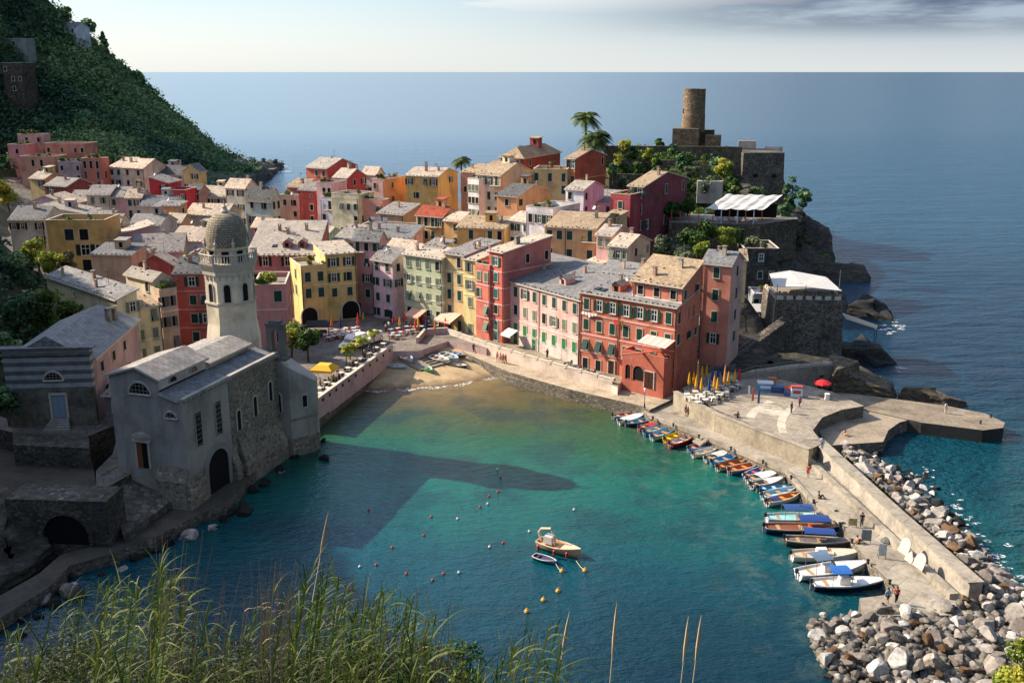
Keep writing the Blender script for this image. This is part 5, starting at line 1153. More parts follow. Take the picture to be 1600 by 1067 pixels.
# stair flights
def stairs(name, p0, p1, wd, n, mat, label, thick=1.2):
    p0, p1 = Vector(p0), Vector(p1); d = (p1-p0); hd = Vector((d.x, d.y, 0)); L = hd.length; t = hd.normalized(); ang = math.atan2(t.y, t.x)
    mb = MB()
    for i in range(n):
        c = p0+hd*((i+.5)/n); z = p0.z+d.z*(i+1)/n; mb.box((c.x, c.y, z-thick/2), (L/n, wd, thick), ang)
    return tag(mb.build(name, mat), label, 'stairs')
stairs('stone_stairs', (*G(150, 770, 1.8)[:2], 1.4), (*G(165, 742, 4.6)[:2], 4.6), 1.6, 12, CONC, 'stone stairs climbing between two dark retaining walls', 2.5)
stairs('stone_stairs', (*G(185, 716, 4.6)[:2], 4.6), (*G(196, 678, 7)[:2], 7.0), 1.8, 12, CONC, 'stone stairs with handrail rising to the lean-to chapel door', 2.5)
mb = MB(); rail_mb(mb, [G(22, 676, 7.0), G(137, 682, 7.0), G(150, 674, 7.0), G(182, 648, 7.0)], 1.0, 1.0, 0, .03); tag(mb.build('railing', STEEL), 'thin steel railing along the oratory terrace edge', 'railing')
mb = MB(); rail_mb(mb, [G(152, 764, 4.6), G(240, 718, 4.6)], 1.0, 1.0, 0, .03); tag(mb.build('railing', STEEL), 'thin steel railing along the church forecourt', 'railing')
# pink parapet along the square above the path
pw = px2([(486, 642), (548, 596), (612, 549)], 3.2)
def lerp_pts(pts, n):
    out = []
    for a, b in zip(pts[:-1], pts[1:]):
        for i in range(n): out.append((a[0]+(b[0]-a[0])*i/n, a[1]+(b[1]-a[1])*i/n))
    return out+[pts[-1]]
PPINK = stucco('cba49b', .74, .5)
pr = wall_run('parapet_wall', pw, 4.35, 1.0, .45, PPINK, 'long pink parapet wall with square vents along the church side path', 'wall', CREAMT)
mb = MB(); vp = lerp_pts(pw, 6)
for i in range(len(vp)-1):
    a, b = Vector((*vp[i], 3.8)), Vector((*vp[i+1], 3.8)); t = (b-a).normalized(); c = a.lerp(b, .5); mb.box((c.x+t.y*.24, c.y-t.x*.24, 3.75), (.6, .06, .45), math.atan2(t.y, t.x))
mb.build('vents', DARKIN, pr)
# low walls
wall_run('terrace_wall', px2([(652, 537), (664, 523), (700, 521)], 3.2), 4.2, 1, .4, PPINK, 'curved pink wall around the umbrella terrace at the beach', 'wall', CREAMT)
lw = wall_run('terrace_wall', px2([(700, 521), (780, 549), (860, 573), (958, 600)], 3.25), [4.0]*4, 1, .4, stucco('cbb59f', .75), 'long cream parapet with piers between terrace and beach walk', 'wall', CREAMT)
mb = MB()
for p in lerp_pts(px2([(700, 521), (780, 549), (860, 573), (958, 600)], 3.25), 4)[1:]: mb.box((p[0], p[1], 4.0), (.55, .55, .5), R(-45))
mb.build('pier_blocks', CREAMT, lw)
wall_run('quay_wall', px2([(1055, 617), (1120, 652), (1196, 682), (1266, 708)], 3.5), 4.0, 1.5, .6, concrete('plaza_wall', 'b2a690', .72, dark=.55), 'tan stone wall between plaza and pier walkway', 'wall', CONC)
wall_run('stone_bench', px2([(1070, 632), (1120, 657), (1196, 690), (1258, 716)], 1.5), 2.05, 1.2, .7, CONC, 'low stone bench along the foot of the plaza wall', 'bench')
bw = [(a, b) for a, b in px2([(1274, 706), (1400, 826), (1522, 938)], 1.5)]
wall_run('breakwater_wall', bw, 3.3, 0, 1.3, concrete('breakwater_wall_concrete', 'b8afa0', .74, dark=.62), 'thick tan breakwater wall running the length of the pier', 'wall', CONC)
wall_run('stone_bench', px2([(1256, 716), (1380, 834), (1490, 936)], 1.5), 2.1, 1.2, .9, CONC, 'long concrete ledge at the foot of the breakwater wall', 'ledge')
wall_run('pier_kerb', px2([(1015, 650), (1043, 660), (1084, 676), (1136, 697), (1187, 719), (1230, 737), (1264, 776), (1316, 818)], 1.5), 1.72, 1.2, .45, CONC, 'worn raised kerb along the harbour edge of the pier', 'kerb')
for (x, y, nm) in ((1106, 682, 'near the red boats'), (1300, 792, 'beside the blue canopy boats')):
    p = G(x, y, 1.5); mb = MB()
    for i in range(4): mb.box((-.45*i, 0, -.22*i-.1), (.42, 1.8, .3), 0)
    tag(mb.build('landing_steps', CONC, None, (p.x-.3, p.y-.3, 1.66), (0, 0, R(25))), 'small dark landing steps cut in the quay %s' % nm, 'steps')
# ---------------------------------------------------------------- castle rock
CAST = stone('castle_stone', '9b8262', '7d684d', '5f5140', 1.5, .78); DRYW = stone('dry_stone_wall', '857660', '64594a', '463f35', 1.6, .7, moss='4a5233', stain=.8)
tB = D(1083, 200, 300); tT = D(1083, 139, 300)
mb = MB(); rr = 3.25; tower2 = empty('castle_tower', (tB.x, tB.y, tB.z-1), 0, 'round brown stone watch tower on the castle rock', 'tower')
hh = tT.z-tB.z+1
mb.lathe([(rr*1.05, 0), (rr*1.02, hh*.4), (rr, hh*.42), (rr*.97, hh-.35), (rr*1.0, hh-.3), (rr*1.0, hh), (rr*.86, hh), (rr*.86, hh-.7)], 28); mb.build('wall', CAST, tower2, smooth=False)
mb = MB(); mb.box((0, 0, 0), (.45, .3, 1.4)); mb.build('window', DARKIN, tower2, (-rr*.98, -.6, hh*.48), (0, 0, 1.4))
def block_px(name, x0, x1, ytop, Y, dep, zb, mat, label, yaw=-12, batter=1.0, cat='wall'):
    A = D(x0, ytop, Y); th = R(yaw); W = along(A.x, A.y, A.z, math.cos(th), math.sin(th), x1)
    mb = MB(); k = (1-batter)/2
    mb.prism([(0, 0), (W, 0), (W, dep), (0, dep)], zb-A.z, 0, 0)
    if batter != 1:
        for i, v in enumerate(mb.v[:4]): mb.v[i] = (v[0]+(v[0]-W/2)*(1/batter-1), v[1]+(v[1]-dep/2)*(1/batter-1), v[2])
    return tag(mb.build(name, mat, None, (A.x, A.y, A.z), (0, 0, th)), label, cat)
block_px('castle_keep', 1051, 1092, 201, 296, 7, 26, CAST, 'square brown stone base under the round watch tower', -14, 1, 'keep')
block_px('castle_annex', 1102, 1126, 212, 297, 5, 26, CAST, 'small ruined stone annex beside the watch tower', -14, 1, 'ruin')
block_px('castle_wall', 1092, 1116, 203, 303, 3, 26, DRYW, 'dark stone wall stub just behind the tower base', -14)
block_px('castle_wall', 945, 1160, 228, 288, 1.2, 22, DRYW, 'long low stone parapet along the castle garden', -6)
block_px('castle_wall', 1154, 1182, 220, 300, 1.0, 24, stucco('c9a98c', .75), 'pale crenellated wall by the castle terrace', -10)
block_px('castle_wall', 1195, 1222, 229, 293, 1.0, 24, stucco('b9a48c', .75), 'short pale parapet with posts at the seaward corner', -24)
bast = block_px('castle_bastion', 1162, 1226, 239, 281, 16, 2, stone('bastion_stone', '847a6a', '625a4e', '4a453e', 1.9, .74, moss='46523a', stain=.9), 'massive grey battered bastion at the castle corner', 2, .90, 'bastion')
mb = MB(); mb.box((0, 0, 0), (1.2, .3, .8)); b2 = mb.build('gun_loop', DARKIN, bast, (3.6, -.45, -6.2)); link('gun_loop', b2.data, bast, (8.8, -.45, -6.4))
block_px('garden_wall', 1090, 1130, 283, 250, 2, 18, stucco('a89c8a', .7, .9), 'stained grey wall with buttress above the restaurant roof', -8)
block_px('garden_wall', 948, 1060, 250, 279, .8, 18, DRYW, 'upper dry stone terrace wall in the castle garden', -4)
block_px('garden_wall', 952, 1050, 272, 265, .8, 14, DRYW, 'lower dry stone terrace wall in the castle garden', -8)
# castle hill garden ground is town_terrain; seaward cliff
def rock_mass(name, outline, z0, z1, mat, label, n=26, seed=0, cat='rock', amp=2.0, kind=None, taper=.75):
    """irregular crag from a world footprint, tapering upward"""
    cx = sum(p[0] for p in outline)/len(outline); cy = sum(p[1] for p in outline)/len(outline); m = len(outline)
    zt = z1 if hasattr(z1, '__len__') else [z1]*m
    M = 120; NVv = n*2; V = []
    def op(t):
        f = t*m; i = int(f) % m; g = f-int(f); a, b = outline[i], outline[(i+1) % m]; return a[0]+(b[0]-a[0])*g, a[1]+(b[1]-a[1])*g, zt[i]+(zt[(i+1) % m]-zt[i])*g
    for j in range(NVv):
        v = j/(NVv-1)
        for i in range(M):
            x, y, zz = op(i/M); k = 1-(1-taper)*v**1.3
            if v > .82: k *= max(.02, 1-((v-.82)/.18)**1.5)
            px_, py_ = cx+(x-cx)*k, cy+(y-cy)*k; z = z0+(zz-z0)*min(1, v/.86)
            nn = float(fbm(px_*.25+seed*7+z*.1, py_*.25+z*.35, 5))*amp*2; n2 = float(fbm(z*1.1+seed, (px_+py_)*.08, 3))*amp*.9
            st_ = z*1.15+px_*.10+float(fbm(px_*.2+seed, py_*.2, 3))*2.2; n2 += ((st_-math.floor(st_))-.5)*amp*.55+float(fbm(px_*1.1+z, py_*1.1-z*.7+seed, 4))*amp*.9
            dx, dy = px_-cx, py_-cy; L = math.hypot(dx, dy)+.01
            V.append((px_+dx/L*(nn+n2), py_+dy/L*(nn+n2), z+float(fbm(px_*.4+seed, py_*.4, 4))*amp*.8*(1 if v > .1 else 0)))
    q = [(j*M+i, j*M+(i+1) % M, (j+1)*M+(i+1) % M, (j+1)*M+i) for j in range(NVv-1) for i in range(M)]
    o = link(name, np_mesh(name, np.array(V), np.array(q), mat, smooth=False)); return tag(o, label, cat, None, kind)
CLIFF = rockm('cliff_rock', '282826', '454239', '6a6454', .9, .75, strat=True); BLKR = rockm('sea_rock', '1c1c1c', '302f2c', '48453f', 1.0, .7, strat=True); TANR = rockm('bedded_rock', '3a342b', '6a5e4b', '94846c', 1.3, .66, strat=True)
P2 = lambda px, py, Y: (D(px, py, Y).x, Y)
z3 = lambda py, Y: D(800, py, Y).z
rock_mass('cliff', [P2(1150, 300, 236), P2(1205, 300, 226), P2(1258, 300, 240), P2(1262, 300, 262), P2(1240, 300, 290), P2(1150, 300, 292), P2(1100, 300, 262)], -4, [16, 15, 14, 15, 14, 20, 18], CLIFF, 'dark craggy cliff falling from the castle to the sea', seed=3, amp=2.2, cat='cliff', taper=.93)
rock_mass('cliff', [P2(1160, 400, 196), P2(1218, 400, 200), P2(1262, 400, 222), P2(1225, 400, 236), P2(1120, 400, 240), P2(1080, 400, 215)], -4, [5, 6, 7, 11, 14, 9], CLIFF, 'shaded rock shelf between restaurant wall and stone fort', seed=5, amp=1.6, cat='cliff', taper=.9)
rock_mass('sea_rock', [P2(1318, 490, 205), P2(1404, 508, 198), P2(1395, 490, 208), P2(1345, 480, 214)], -3, [2.6, .5, 1.3, 3.4], BLKR, 'low black rock in the sea beyond the stone fort', 14, 7, amp=.8)
rock_mass('sea_rock', [P2(1318, 560, 172), P2(1375, 565, 166), P2(1412, 572, 168), P2(1340, 540, 184)], -3, [2.2, .9, .3, 2.4], BLKR, 'flat black rock washed by foam right of the fort', 12, 9, amp=.7)
rock_mass('bedded_rock', [P2(1300, 600, 146.5), P2(1322, 610, 147.2), P2(1400, 628, 145.5), P2(1405, 610, 152), P2(1330, 565, 160), P2(1290, 575, 156)], -2, [5.6, 4.6, 2.6, 2.2, 3.5, 5.8], TANR, 'tilted tan bedded rock beside the jetty', 18, 11, amp=.7, taper=.8)
rock_mass('bedded_rock', [P2(1108, 585, 152), P2(1200, 590, 152), P2(1292, 600, 150), P2(1310, 570, 160), P2(1200, 560, 164), P2(1110, 570, 160)], 0, [3.6, 3.7, 3.8, 3.9, 4.2, 4.0], CLIFF, 'dark bedded rock bank behind the plaza stalls', 14, 13, amp=.9, taper=.9)
rock_mass('sea_rock', [P2(1398, 618, 148), P2(1480, 632, 145), P2(1520, 640, 146), P2(1450, 622, 151)], -2, [2.6, 1.6, .8, 1.5], TANR, 'low tan rock along the outer jetty', 10, 17, amp=.5)
# ---- restaurant terrace with white awning
rA = D(1056, 348, 218); rth = R(-8); rz = rA.z
rest = empty('terrace_restaurant', (rA.x, rA.y, rz), rth, 'cliff terrace restaurant under a white canvas awning with red posts', 'restaurant')
rW = along(rA.x, rA.y, rA.z, math.cos(rth), math.sin(rth), 1190)
mb = MB(); mb.prism([(-1.5, 0), (rW, 0), (rW+9, 10), (rW+9, 14), (-1.5, 14)], -9, 0, 0, 1); mb.build('wall', [DRYW, TERR], rest)
mb = MB(); x0 = rW*.34
mb2 = MB(); mb2.box((rW*.7+3, 11.5, 1.5), (rW*.75, .3, 3.0)); mb2.build('back_wall', DARKIN, rest)  # near-black sheet: shade inside the restaurant put into its colour
n = 14; top = []
for i in range(n+1):
    for j in range(7):
        x = x0+(rW+.3-x0)*i/n+j*.85; y = .2+j*1.75; z = 3.1+.33*j+.14*math.sin(i*2.3)+.10*math.cos(j*2+i); top.append((x, y, z))
def gi(i, j): return i*7+j
b = len(mb.v); mb.v += top+[(x, y, z-.06) for x, y, z in top]
for i in range(n):
    for j in range(6):
        mb.f.append((b+gi(i, j), b+gi(i+1, j), b+gi(i+1, j+1), b+gi(i, j+1))); mb.m.append(0)
        o_ = b+len(top); mb.f.append((o_+gi(i, j+1), o_+gi(i+1, j+1), o_+gi(i+1, j), o_+gi(i, j))); mb.m.append(0)
for i in range(n): mb.f.append((b+len(top)+gi(i, 0), b+len(top)+gi(i+1, 0), b+gi(i+1, 0), b+gi(i, 0))); mb.m.append(0)
mb.build('awning', plain('awning_canvas', 'c9c5bd', .8, .78, var=.1), rest)
for i in range(8):
    mb = MB(); mb.tube([(0, 0, 0), (0, 0, 3.1)], .11, 6, i % 2); mb.build('post', [WHITE, plain('red_post', 'b5483a', .6)], rest, (x0+(rW-x0)*i/7, .35, 0))
for i in range(4):
    mb = MB(); mb.tube([(0, 0, 0), (0, 0, 2.6)], .1, 6); mb.build('post', plain('red_post', 'b5483a', .6), rest, (-1+(x0)*i/3.2, .6, 0))
mb = MB(); rail_mb(mb, [(-1.4, .12, 0), (rW-.1, .12, 0), (rW+8.8, 10, 0)], 1.0, .6, 0, .03); mb.build('railing', STEEL, rest)
for i in range(9):
    tb3 = MB(); x = x0+1.2+(i % 5)*(rW-x0-2)/4.5; y = 1.8+(i//5)*2.5; tb3.box((0, 0, .74), (.9, .9, .05), 0); tb3.tube([(0, 0, 0), (0, 0, .74)], .05, 5, 1); 
    for s in (-1, 1): tb3.box((s*.75, 0, .45), (.42, .42, .05), 1); tb3.box((s*.95, 0, .7), (.05, .42, .5), 1); tb3.tube([(s*.75, 0, 0), (s*.75, 0, .45)], .04, 4, 1)
    o = tb3.build('table_set', [WHITE, plain('red_chair', 'a8463c', .6)], None, rest.matrix_basis @ Vector((x, y, 0)), (0, 0, rth)); tag(o, 'white table with red chairs in shade under the canvas awning', 'table set', 'tables under the restaurant awning')
# ---- stone fort with terrace roof
fA = D(1213, 452, 168); fth = R(-3); fz = fA.z
fort = empty('stone_fort', (fA.x, fA.y, 0), fth, 'battered grey stone fort with a white roofed terrace above the sea', 'fort')
fW = along(fA.x, fA.y, fz, math.cos(fth), math.sin(fth), 1318); fD = 11
hF = D(1213, 468, 168).z
mb = MB(); mb.prism([(0, 0), (fW, 0), (fW, fD), (0, fD)], -2, hF, 0, 1)
for i in range(4): v = mb.v[i]; mb.v[i] = (v[0]+(v[0]-fW/2)*.14, v[1]+(v[1]-fD/2)*.14, v[2])
mb.build('wall', [stone('fort_stone', '8a8072', '5c554b', '4b463e', 2.4, .75, stain=.9), TERR], fort)
nb_ = 7
for i in range(nb_): mb = MB(); mb.box((fW*(i+.5)/nb_, .2, hF+.3), (fW/nb_*.62, .4, .6)); mb.build('battlement', CREAMT, fort)
for i in range(6):
    for x in (fW-.2, .2): mb = MB(); mb.box((x, .6+fD*(i+.5)/7, hF+.3), (.4, .9, .6)); mb.build('battlement', CREAMT, fort)
mb = MB(); zt = hF+2.1; mb.prism([(-.4, .3), (fW*.42, .1), (fW-.3, -.2), (fW-.8, fD*.8), (fW*.4, fD), (.6, fD*.85)], [zt, zt+.1, zt-.5, zt+.1, zt+.8, zt+.5], [zt+.1, zt+.2, zt-.4, zt+.2, zt+.9, zt+.6], 0, bottom=True); mb.build('awning', plain('awning_canvas', 'c9c5bd', .8, .78, var=.1), fort)
for x, y in ((.3, .6), (fW*.45, .6), (fW-.6, .6), (fW-1, fD*.75), (.9, fD*.8)): mb = MB(); mb.tube([(0, 0, 0), (0, 0, 2.5)], .07, 5); mb.build('post', WOODM, fort, (x, y, hF))
mb = MB(); mb.tube([(0, 0, 0), (0, 0, 5.2)], .06, 5); mb.tube([(-.4, 0, 4.6), (.4, 0, 4.6)], .03, 4); mb.build('mast', STEEL, fort, (fW-.6, .6, hF))
for i in range(9):
    tb3 = MB(); tb3.box((0, 0, .74), (.8, .8, .05), 0); tb3.tube([(0, 0, 0), (0, 0, .74)], .05, 5, 1)
    for s in (-1, 1): tb3.box((s*.7, 0, .45), (.4, .4, .05), 1); tb3.box((s*.9, 0, .7), (.05, .4, .5), 1)
    o = tb3.build('table_set', [plain('table_top', '8a7a68'), IRON], None, fort.matrix_basis @ Vector((.9+i*(fW-1.8)/8, 1.0+(i % 2)*1.6, hF)), (0, 0, fth)); tag(o, 'dark table with chairs on top of the stone fort', 'table set', 'tables on the fort roof')
# side awning and lower cabins
mb = MB(); sa = D(1322, 500, 172); mb.prism([(0, 0), (5.2, -1), (6.6, 2.2), (.3, 4)], [.1, -1.4, -1.6, .4], [.18, -1.32, -1.52, .48], 0, bottom=True)
saw = empty('side_awning', sa, 0, 'beige side awning on the seaward flank of the fort', 'awning'); mb.build('canvas', plain('beige_canvas', 'a89c84', .8), saw); mb = MB()
for x, y in ((5, -.8), (6.4, 2)): mb.tube([(x, y, -1.6), (x, y, -6)], .07, 5)
mb.build('post', WOODM, saw); mb = MB(); rail_mb(mb, [(0, -1, -5), (6.5, -1.2, -5.2), (7, 2, -5.2)], 1.0, .6); mb.build('railing', STEEL, saw); mb = MB(); mb.prism([(-.5, -1.2), (6.6, -1.4), (7.2, 2.4), (-.5, 4)], -9, -5, 0); mb.build('deck', CLIFF, saw)
house('glass fronted cabin with flat white roof under the castellated house', 1178, 462, 1213, None, 184, -4, 1, '8f9494', ('flat', .35, concrete('white_roof', 'c6c4be', .75)), ['....'], (), 'k', d=6, ch=0, name='cabin', cat='cabin', fh=3.2)
mb = MB(); aA = D(1173, 488, 178); mb.prism([(0, 0), (4.0, -.2), (4.3, 2.6), (.3, 2.8)], [0, 0, .9, .9], [.1, .1, 1.0, 1.0], bottom=True); aw2 = empty('cafe_awning', aA, 0, 'pale grey awning over cafe tables on the fort stairs', 'awning'); mb.build('canvas', plain('grey_canvas', 'a8a69e', .8), aw2); mb = MB()
for x, y in ((.1, .1), (3.9, 0)): mb.tube([(x, y, 0), (x, y, -2.6)], .06, 5)
mb.build('post', STEEL, aw2)
house('grey stone castellated house with one shuttered window below the cliff garden', 1163, 392, 1217, None, 200, -3, 5, stone('castellated_stone', '6b6458', '514c44', '423e38', 1.4, .68), ('flat', .5, TERR), ['.o.', '...'], (), 'g', d=10, ch=0, fh=3.6)
# fort stairs and rails
p0, p1 = D(1105, 586, 158), D(1222, 502, 166)
stairs('fort_stairs', p0, p1, 2.0, 30, stone('fort_stair_stone', '7b7366', '5f5950', '4d4841', 1.3, .7), 'long stone staircase climbing from the plaza to the fort', 5)
mb = MB(); rail_mb(mb, [p0+Vector((-.2, -1.0, .1)), p1+Vector((-.2, -1.0, .1))], 1.0, .8, 0, .035); tag(mb.build('railing', STEEL), 'straight metal railing up the fort staircase', 'railing')
ws = [D(1104, 604, 148.5), D(1180, 582, 149.5), D(1240, 574, 150), D(1312, 568, 151.5)]
mb = MB(); rail_mb(mb, ws, 1.0, 1.4, 0, .05); tag(mb.build('railing', plain('grey_wood', '7d7365', .8)), 'grey wooden railing of the rock path below the fort', 'railing')
mb = MB()
for a, b in zip(ws[:-1], ws[1:]):
    a2, b2 = a+Vector((0, 1.6, 0)), b+Vector((0, 1.6, 0)); mb.prism([(a.x, a.y-.3), (b.x, b.y-.3), (b2.x, b2.y), (a2.x, a2.y)], [a.z-4, b.z-4, b.z-4, a.z-4], [a.z, b.z, b.z, a.z], 0)
tag(mb.build('rock_path', CONC), kind='structure')
# ---------------------------------------------------------------- foliage
RN = np.random.RandomState(5)
def leaves(cen, rad, n, size, asp=1.0, flat=.8, shell=.45, tone_c=None, rn=RN):
    """cen (k,3), rad (k,3) -> quads scattered in ellipsoids; returns V,F,tone"""
    cen = np.asarray(cen, float); rad = np.asarray(rad, float); k = len(cen)
    if rad.ndim == 1: rad = np.stack([rad, rad, rad*flat], 1)
    d = rn.normal(size=(k, n, 3)); d /= np.linalg.norm(d, axis=2, keepdims=True)
    r = shell+(1-shell)*rn.rand(k, n, 1)**.6
    p = (cen[:, None, :]+d*r*rad[:, None, :]).reshape(-1, 3)
    m = len(p); nrm = d.reshape(-1, 3)+rn.normal(size=(m, 3))*.6+np.array([0, 0, .35]); nrm /= np.linalg.norm(nrm, axis=1, keepdims=True)
    a = np.cross(nrm, rn.normal(size=(m, 3))); a /= np.linalg.norm(a, axis=1, keepdims=True)+1e-9; b = np.cross(nrm, a)
    s = size*(.6+.8*rn.rand(m, 1)); a *= s; b *= s*asp
    V = np.stack([p-a-b*.4, p+b*.9-a*.15, p+a+b*.3, p-b*.9+a*.2], 1).reshape(-1, 3)
    F = np.arange(m*4).reshape(-1, 4)
    tc = rn.rand(k) if tone_c is None else np.asarray(tone_c)
    tone = np.clip(np.repeat(tc, n)*.65+rn.rand(m)*.35, 0, 1)
    return V, F, tone
def cat_mesh(parts):
    V = []; F = []; T = []; o = 0
    for v, f, t in parts: V.append(v); F.append(f+o); T.append(t); o += len(v)
    return np.vstack(V), np.vstack(F), np.concatenate(T)
LEAF_DK = leafm('dark_scrub_leaves', ['1a2e24', '28432e', '3e5c38', '5c7448', '86905a'], 1.35, .25)
LEAF_MD = leafm('garden_leaves', ['1f3016', '2f4a1c', '46642a', '6b8033', '8f9a3f'], .85, .3)
LEAF_YL = leafm('yellow_green_leaves', ['4a5a1c', '71822a', '9aa338', 'bdb648', 'c9b34a'], .85, .35)
LEAF_OL = leafm('olive_leaves', ['2a3526', '45523a', '66704f', '868b62', 'a09a70'], .85, .25)
BARK = plain('tree_bark', '54473a', .9, .8, var=.3)
# scrub over the mountain
n = 7600; u = RN.rand(n)**.9; v = RN.rand(n)**.85
P = mount(u, v); keep = np.ones(n, bool)
keep &= ~((u > .80) & (RN.rand(n) < np.clip((u-.80)*9, 0, 1)*np.clip(1.6-v*1.1, .55, 1)))
rocky = fbm(P[:, 0]*.05, P[:, 2]*.12+P[:, 1]*.02, 4)
keep &= ~((P[:, 2] < 10+rocky*30) & (P[:, 0] > -170) & (RN.rand(n) < .93)); keep &= ~((rocky > .17) & (RN.rand(n) < .8))
P = P[keep]; R0 = (.8+3.4*RN.rand(len(P))**3)
P[:, 2] += R0*.35
tc = np.clip(.5+fbm(P[:, 0]*.04, P[:, 1]*.04, 3)*2.6+(RN.rand(len(P))-.5)*.6, 0, 1)
V, F, T = leaves(P, np.stack([R0*1.15, R0*1.15, R0*.95], 1), 30, .50, tone_c=tc)
tag(link('mountain_scrub', np_mesh('mountain_scrub', V, F, LEAF_DK, attr=T)), kind='stuff')
def tree(name, pos, h, cr, label, mat, nl=9, per=90, size=.3, trunk=.18, group=None, cat='tree', conic=False, low=.35, rn=None):
    rn = rn or np.random.RandomState(int(abs(pos[0]*31+pos[1]*17)) % 9999)
    root = empty(name, pos, 0, label, cat, group); mb = MB()
    lx, ly = rn.uniform(-.15, .15, 2)*h
    mb.tube([(0, 0, -.8), (lx*.3, ly*.3, h*.35), (lx*.8, ly*.8, h*.75), (lx, ly, h*.92)], [trunk*1.3, trunk, trunk*.6, trunk*.25], 7)
    cen = []; rad = []
    for i in range(nl):
        if conic:
            t = (i+.5)/nl; r = cr*(1-t)**.8+.15; a = rn.rand()*6.28
            cen.append((lx+math.cos(a)*r*.35, ly+math.sin(a)*r*.35, h*(low+(1-low)*t))); rad.append((r*.75, r*.75, h*.75/nl+.2))
        else:
            a = rn.rand()*6.28; q = rn.rand()**.6; z = low*h+(h*1.0-low*h)*rn.rand()
            e = math.sin(math.pi*min(1, max(.08, (z-low*h*.8)/(h*1.05-low*h*.8))))**.6
            c = (lx+math.cos(a)*cr*.68*q*e, ly+math.sin(a)*cr*.68*q*e, z); cen.append(c); rr = cr*rn.uniform(.32, .52); rad.append((rr, rr, rr*.75))
            mb.tube([(lx*.4, ly*.4, h*.4), ((c[0]+lx)/2, (c[1]+ly)/2, (h*.45+c[2])/2), c], [trunk*.5, trunk*.35, trunk*.12], 5, cap=False)
    mb.build('trunk', BARK, root)
    V, F, T = leaves(cen, np.array(rad), per, size, rn=rn); link('crown', np_mesh('crown', V, F, mat, attr=T), root)
    return root
# ridge trees on the mountain
for px, py, Y, h, cr, con, lab in ((166, 92, 462, 11, 4.2, True, 'dark conifer standing clear on the mountain ridge'), (134, 62, 457, 8, 4, False, 'wind shaped pine on the ridge beside the small hill house'), (72, 18, 449, 12, 7, False, 'broad dark pine at the top of the ridge'), (102, 40, 452, 7, 4, False, 'small round pine just above the hill house'), (218, 128, 471, 5, 3.4, False, 'bushy tree on the middle of the ridge slope'), (20, 30, 446, 10, 6, False, 'dark pine highest on the mountain')):
    tree('ridge_pine', D(px, py, Y), h, cr, lab, LEAF_DK, 10, 70, .55, .3, 'trees on the ridge', conic=con, low=.15 if con else .4)
# near slope scrub above the oratory (and the unseen hill behind it)
def slope_pts(n, x0, x1, y0, y1):
    X = RN.uniform(x0, x1, n); Y = RN.uniform(y0, y1, n); Z = near_h(X, Y); return np.stack([X, Y, Z], 1)
A = slope_pts(5200, -135, -56, 55, 235); b = np.interp(A[:, 1], BY, BX); A = A[(A[:, 0] < b-.5)]
R0 = .5+1.1*RN.rand(len(A))**2; A[:, 2] += R0*.4
tc = np.clip(.35+fbm(A[:, 0]*.06, A[:, 1]*.06, 3)*1.8+(RN.rand(len(A))-.5)*.4, 0, 1)
V, F, T = leaves(A, R0, 40, .26, tone_c=tc); tag(link('hillside_scrub', np_mesh('hillside_scrub', V, F, LEAF_DK, attr=T)), kind='stuff')
for i, (px, py, Y, h, cr, m, lab) in enumerate(((30, 520, 150, 9, 4.2, LEAF_DK, 'dark bushy tree beside the oratory roof'), (75, 500, 152, 7, 3.4, LEAF_MD, 'green tree between oratory roof and yellow house wall'), (112, 505, 150, 5, 2.2, LEAF_MD, 'small bright bush against the yellow house wall'), (18, 455, 162, 8, 4, LEAF_DK, 'dense dark tree high on the near slope'), (85, 425, 176, 5, 3.2, LEAF_YL, 'yellowish sunlit bush below the ochre house'), (60, 405, 182, 5, 2.8, LEAF_YL, 'pale flowering bush on the slope under the ochre terrace'), (105, 418, 178, 4, 2.4, LEAF_OL, 'grey green bush at the garden steps'), (12, 312, 200, 5, 2.8, LEAF_YL, 'sunlit tree at the crest of the near slope'), (15, 575, 124, 6, 2.6, LEAF_DK, 'ivy covered tree left of the banded oratory front'), (12, 640, 114, 4, 2.2, LEAF_DK, 'low shrub below the oratory corner'))):
    p = D(px, py, Y); tree('slope_tree', (p.x, p.y, p.z-h*.35), h, cr, lab, m, 10, 130, .24, .16, 'trees on the near slope')
# castle garden
gp = [(958, 268, 262), (975, 285, 256), (992, 262, 268), (1010, 240, 276), (1025, 258, 268), (1040, 275, 262), (1062, 250, 270), (1075, 270, 262), (1000, 290, 254), (965, 250, 272), (985, 240, 280), (1090, 262, 268), (1050, 232, 282), (1118, 285, 252), (1145, 295, 246), (975, 228, 288), (1030, 225, 290), (1105, 290, 250), (1120, 258, 274), (1150, 282, 262), (1182, 302, 262), (1205, 312, 254), (1236, 318, 250), (1020, 280, 258), (1060, 285, 255)]
for i, (px, py, Y) in enumerate(gp):
    p = D(px, py, Y); h = RN.uniform(2.2, 4.2)
    words = ['dark', 'olive', 'bright', 'yellowish', 'dense', 'loose']; w_ = words[i % 6]; m = [LEAF_DK, LEAF_OL, LEAF_MD, LEAF_YL, LEAF_MD, LEAF_OL][i % 6]
    tree('garden_shrub', (p.x, p.y, p.z-h*.6), h, RN.uniform(1.6, 2.9), '%s garden shrub on the castle terraces' % w_, m, 8, 70, .3, .12, 'shrubs on the castle terraces', cat='shrub', low=.15)
p = D(1138, 262, 262); tree('round_tree', (p.x, p.y, p.z-4), 6.2, 3.0, 'large bright green round tree left of the grey bastion', LEAF_YL, 14, 160, .28, .2, low=.2)
p = D(1140, 285, 256); tree('dark_tree', (p.x, p.y, p.z-4), 5.2, 2.6, 'dark tree under the bright round tree by the bastion', LEAF_MD, 10, 120, .28, .2, low=.2)
A = []
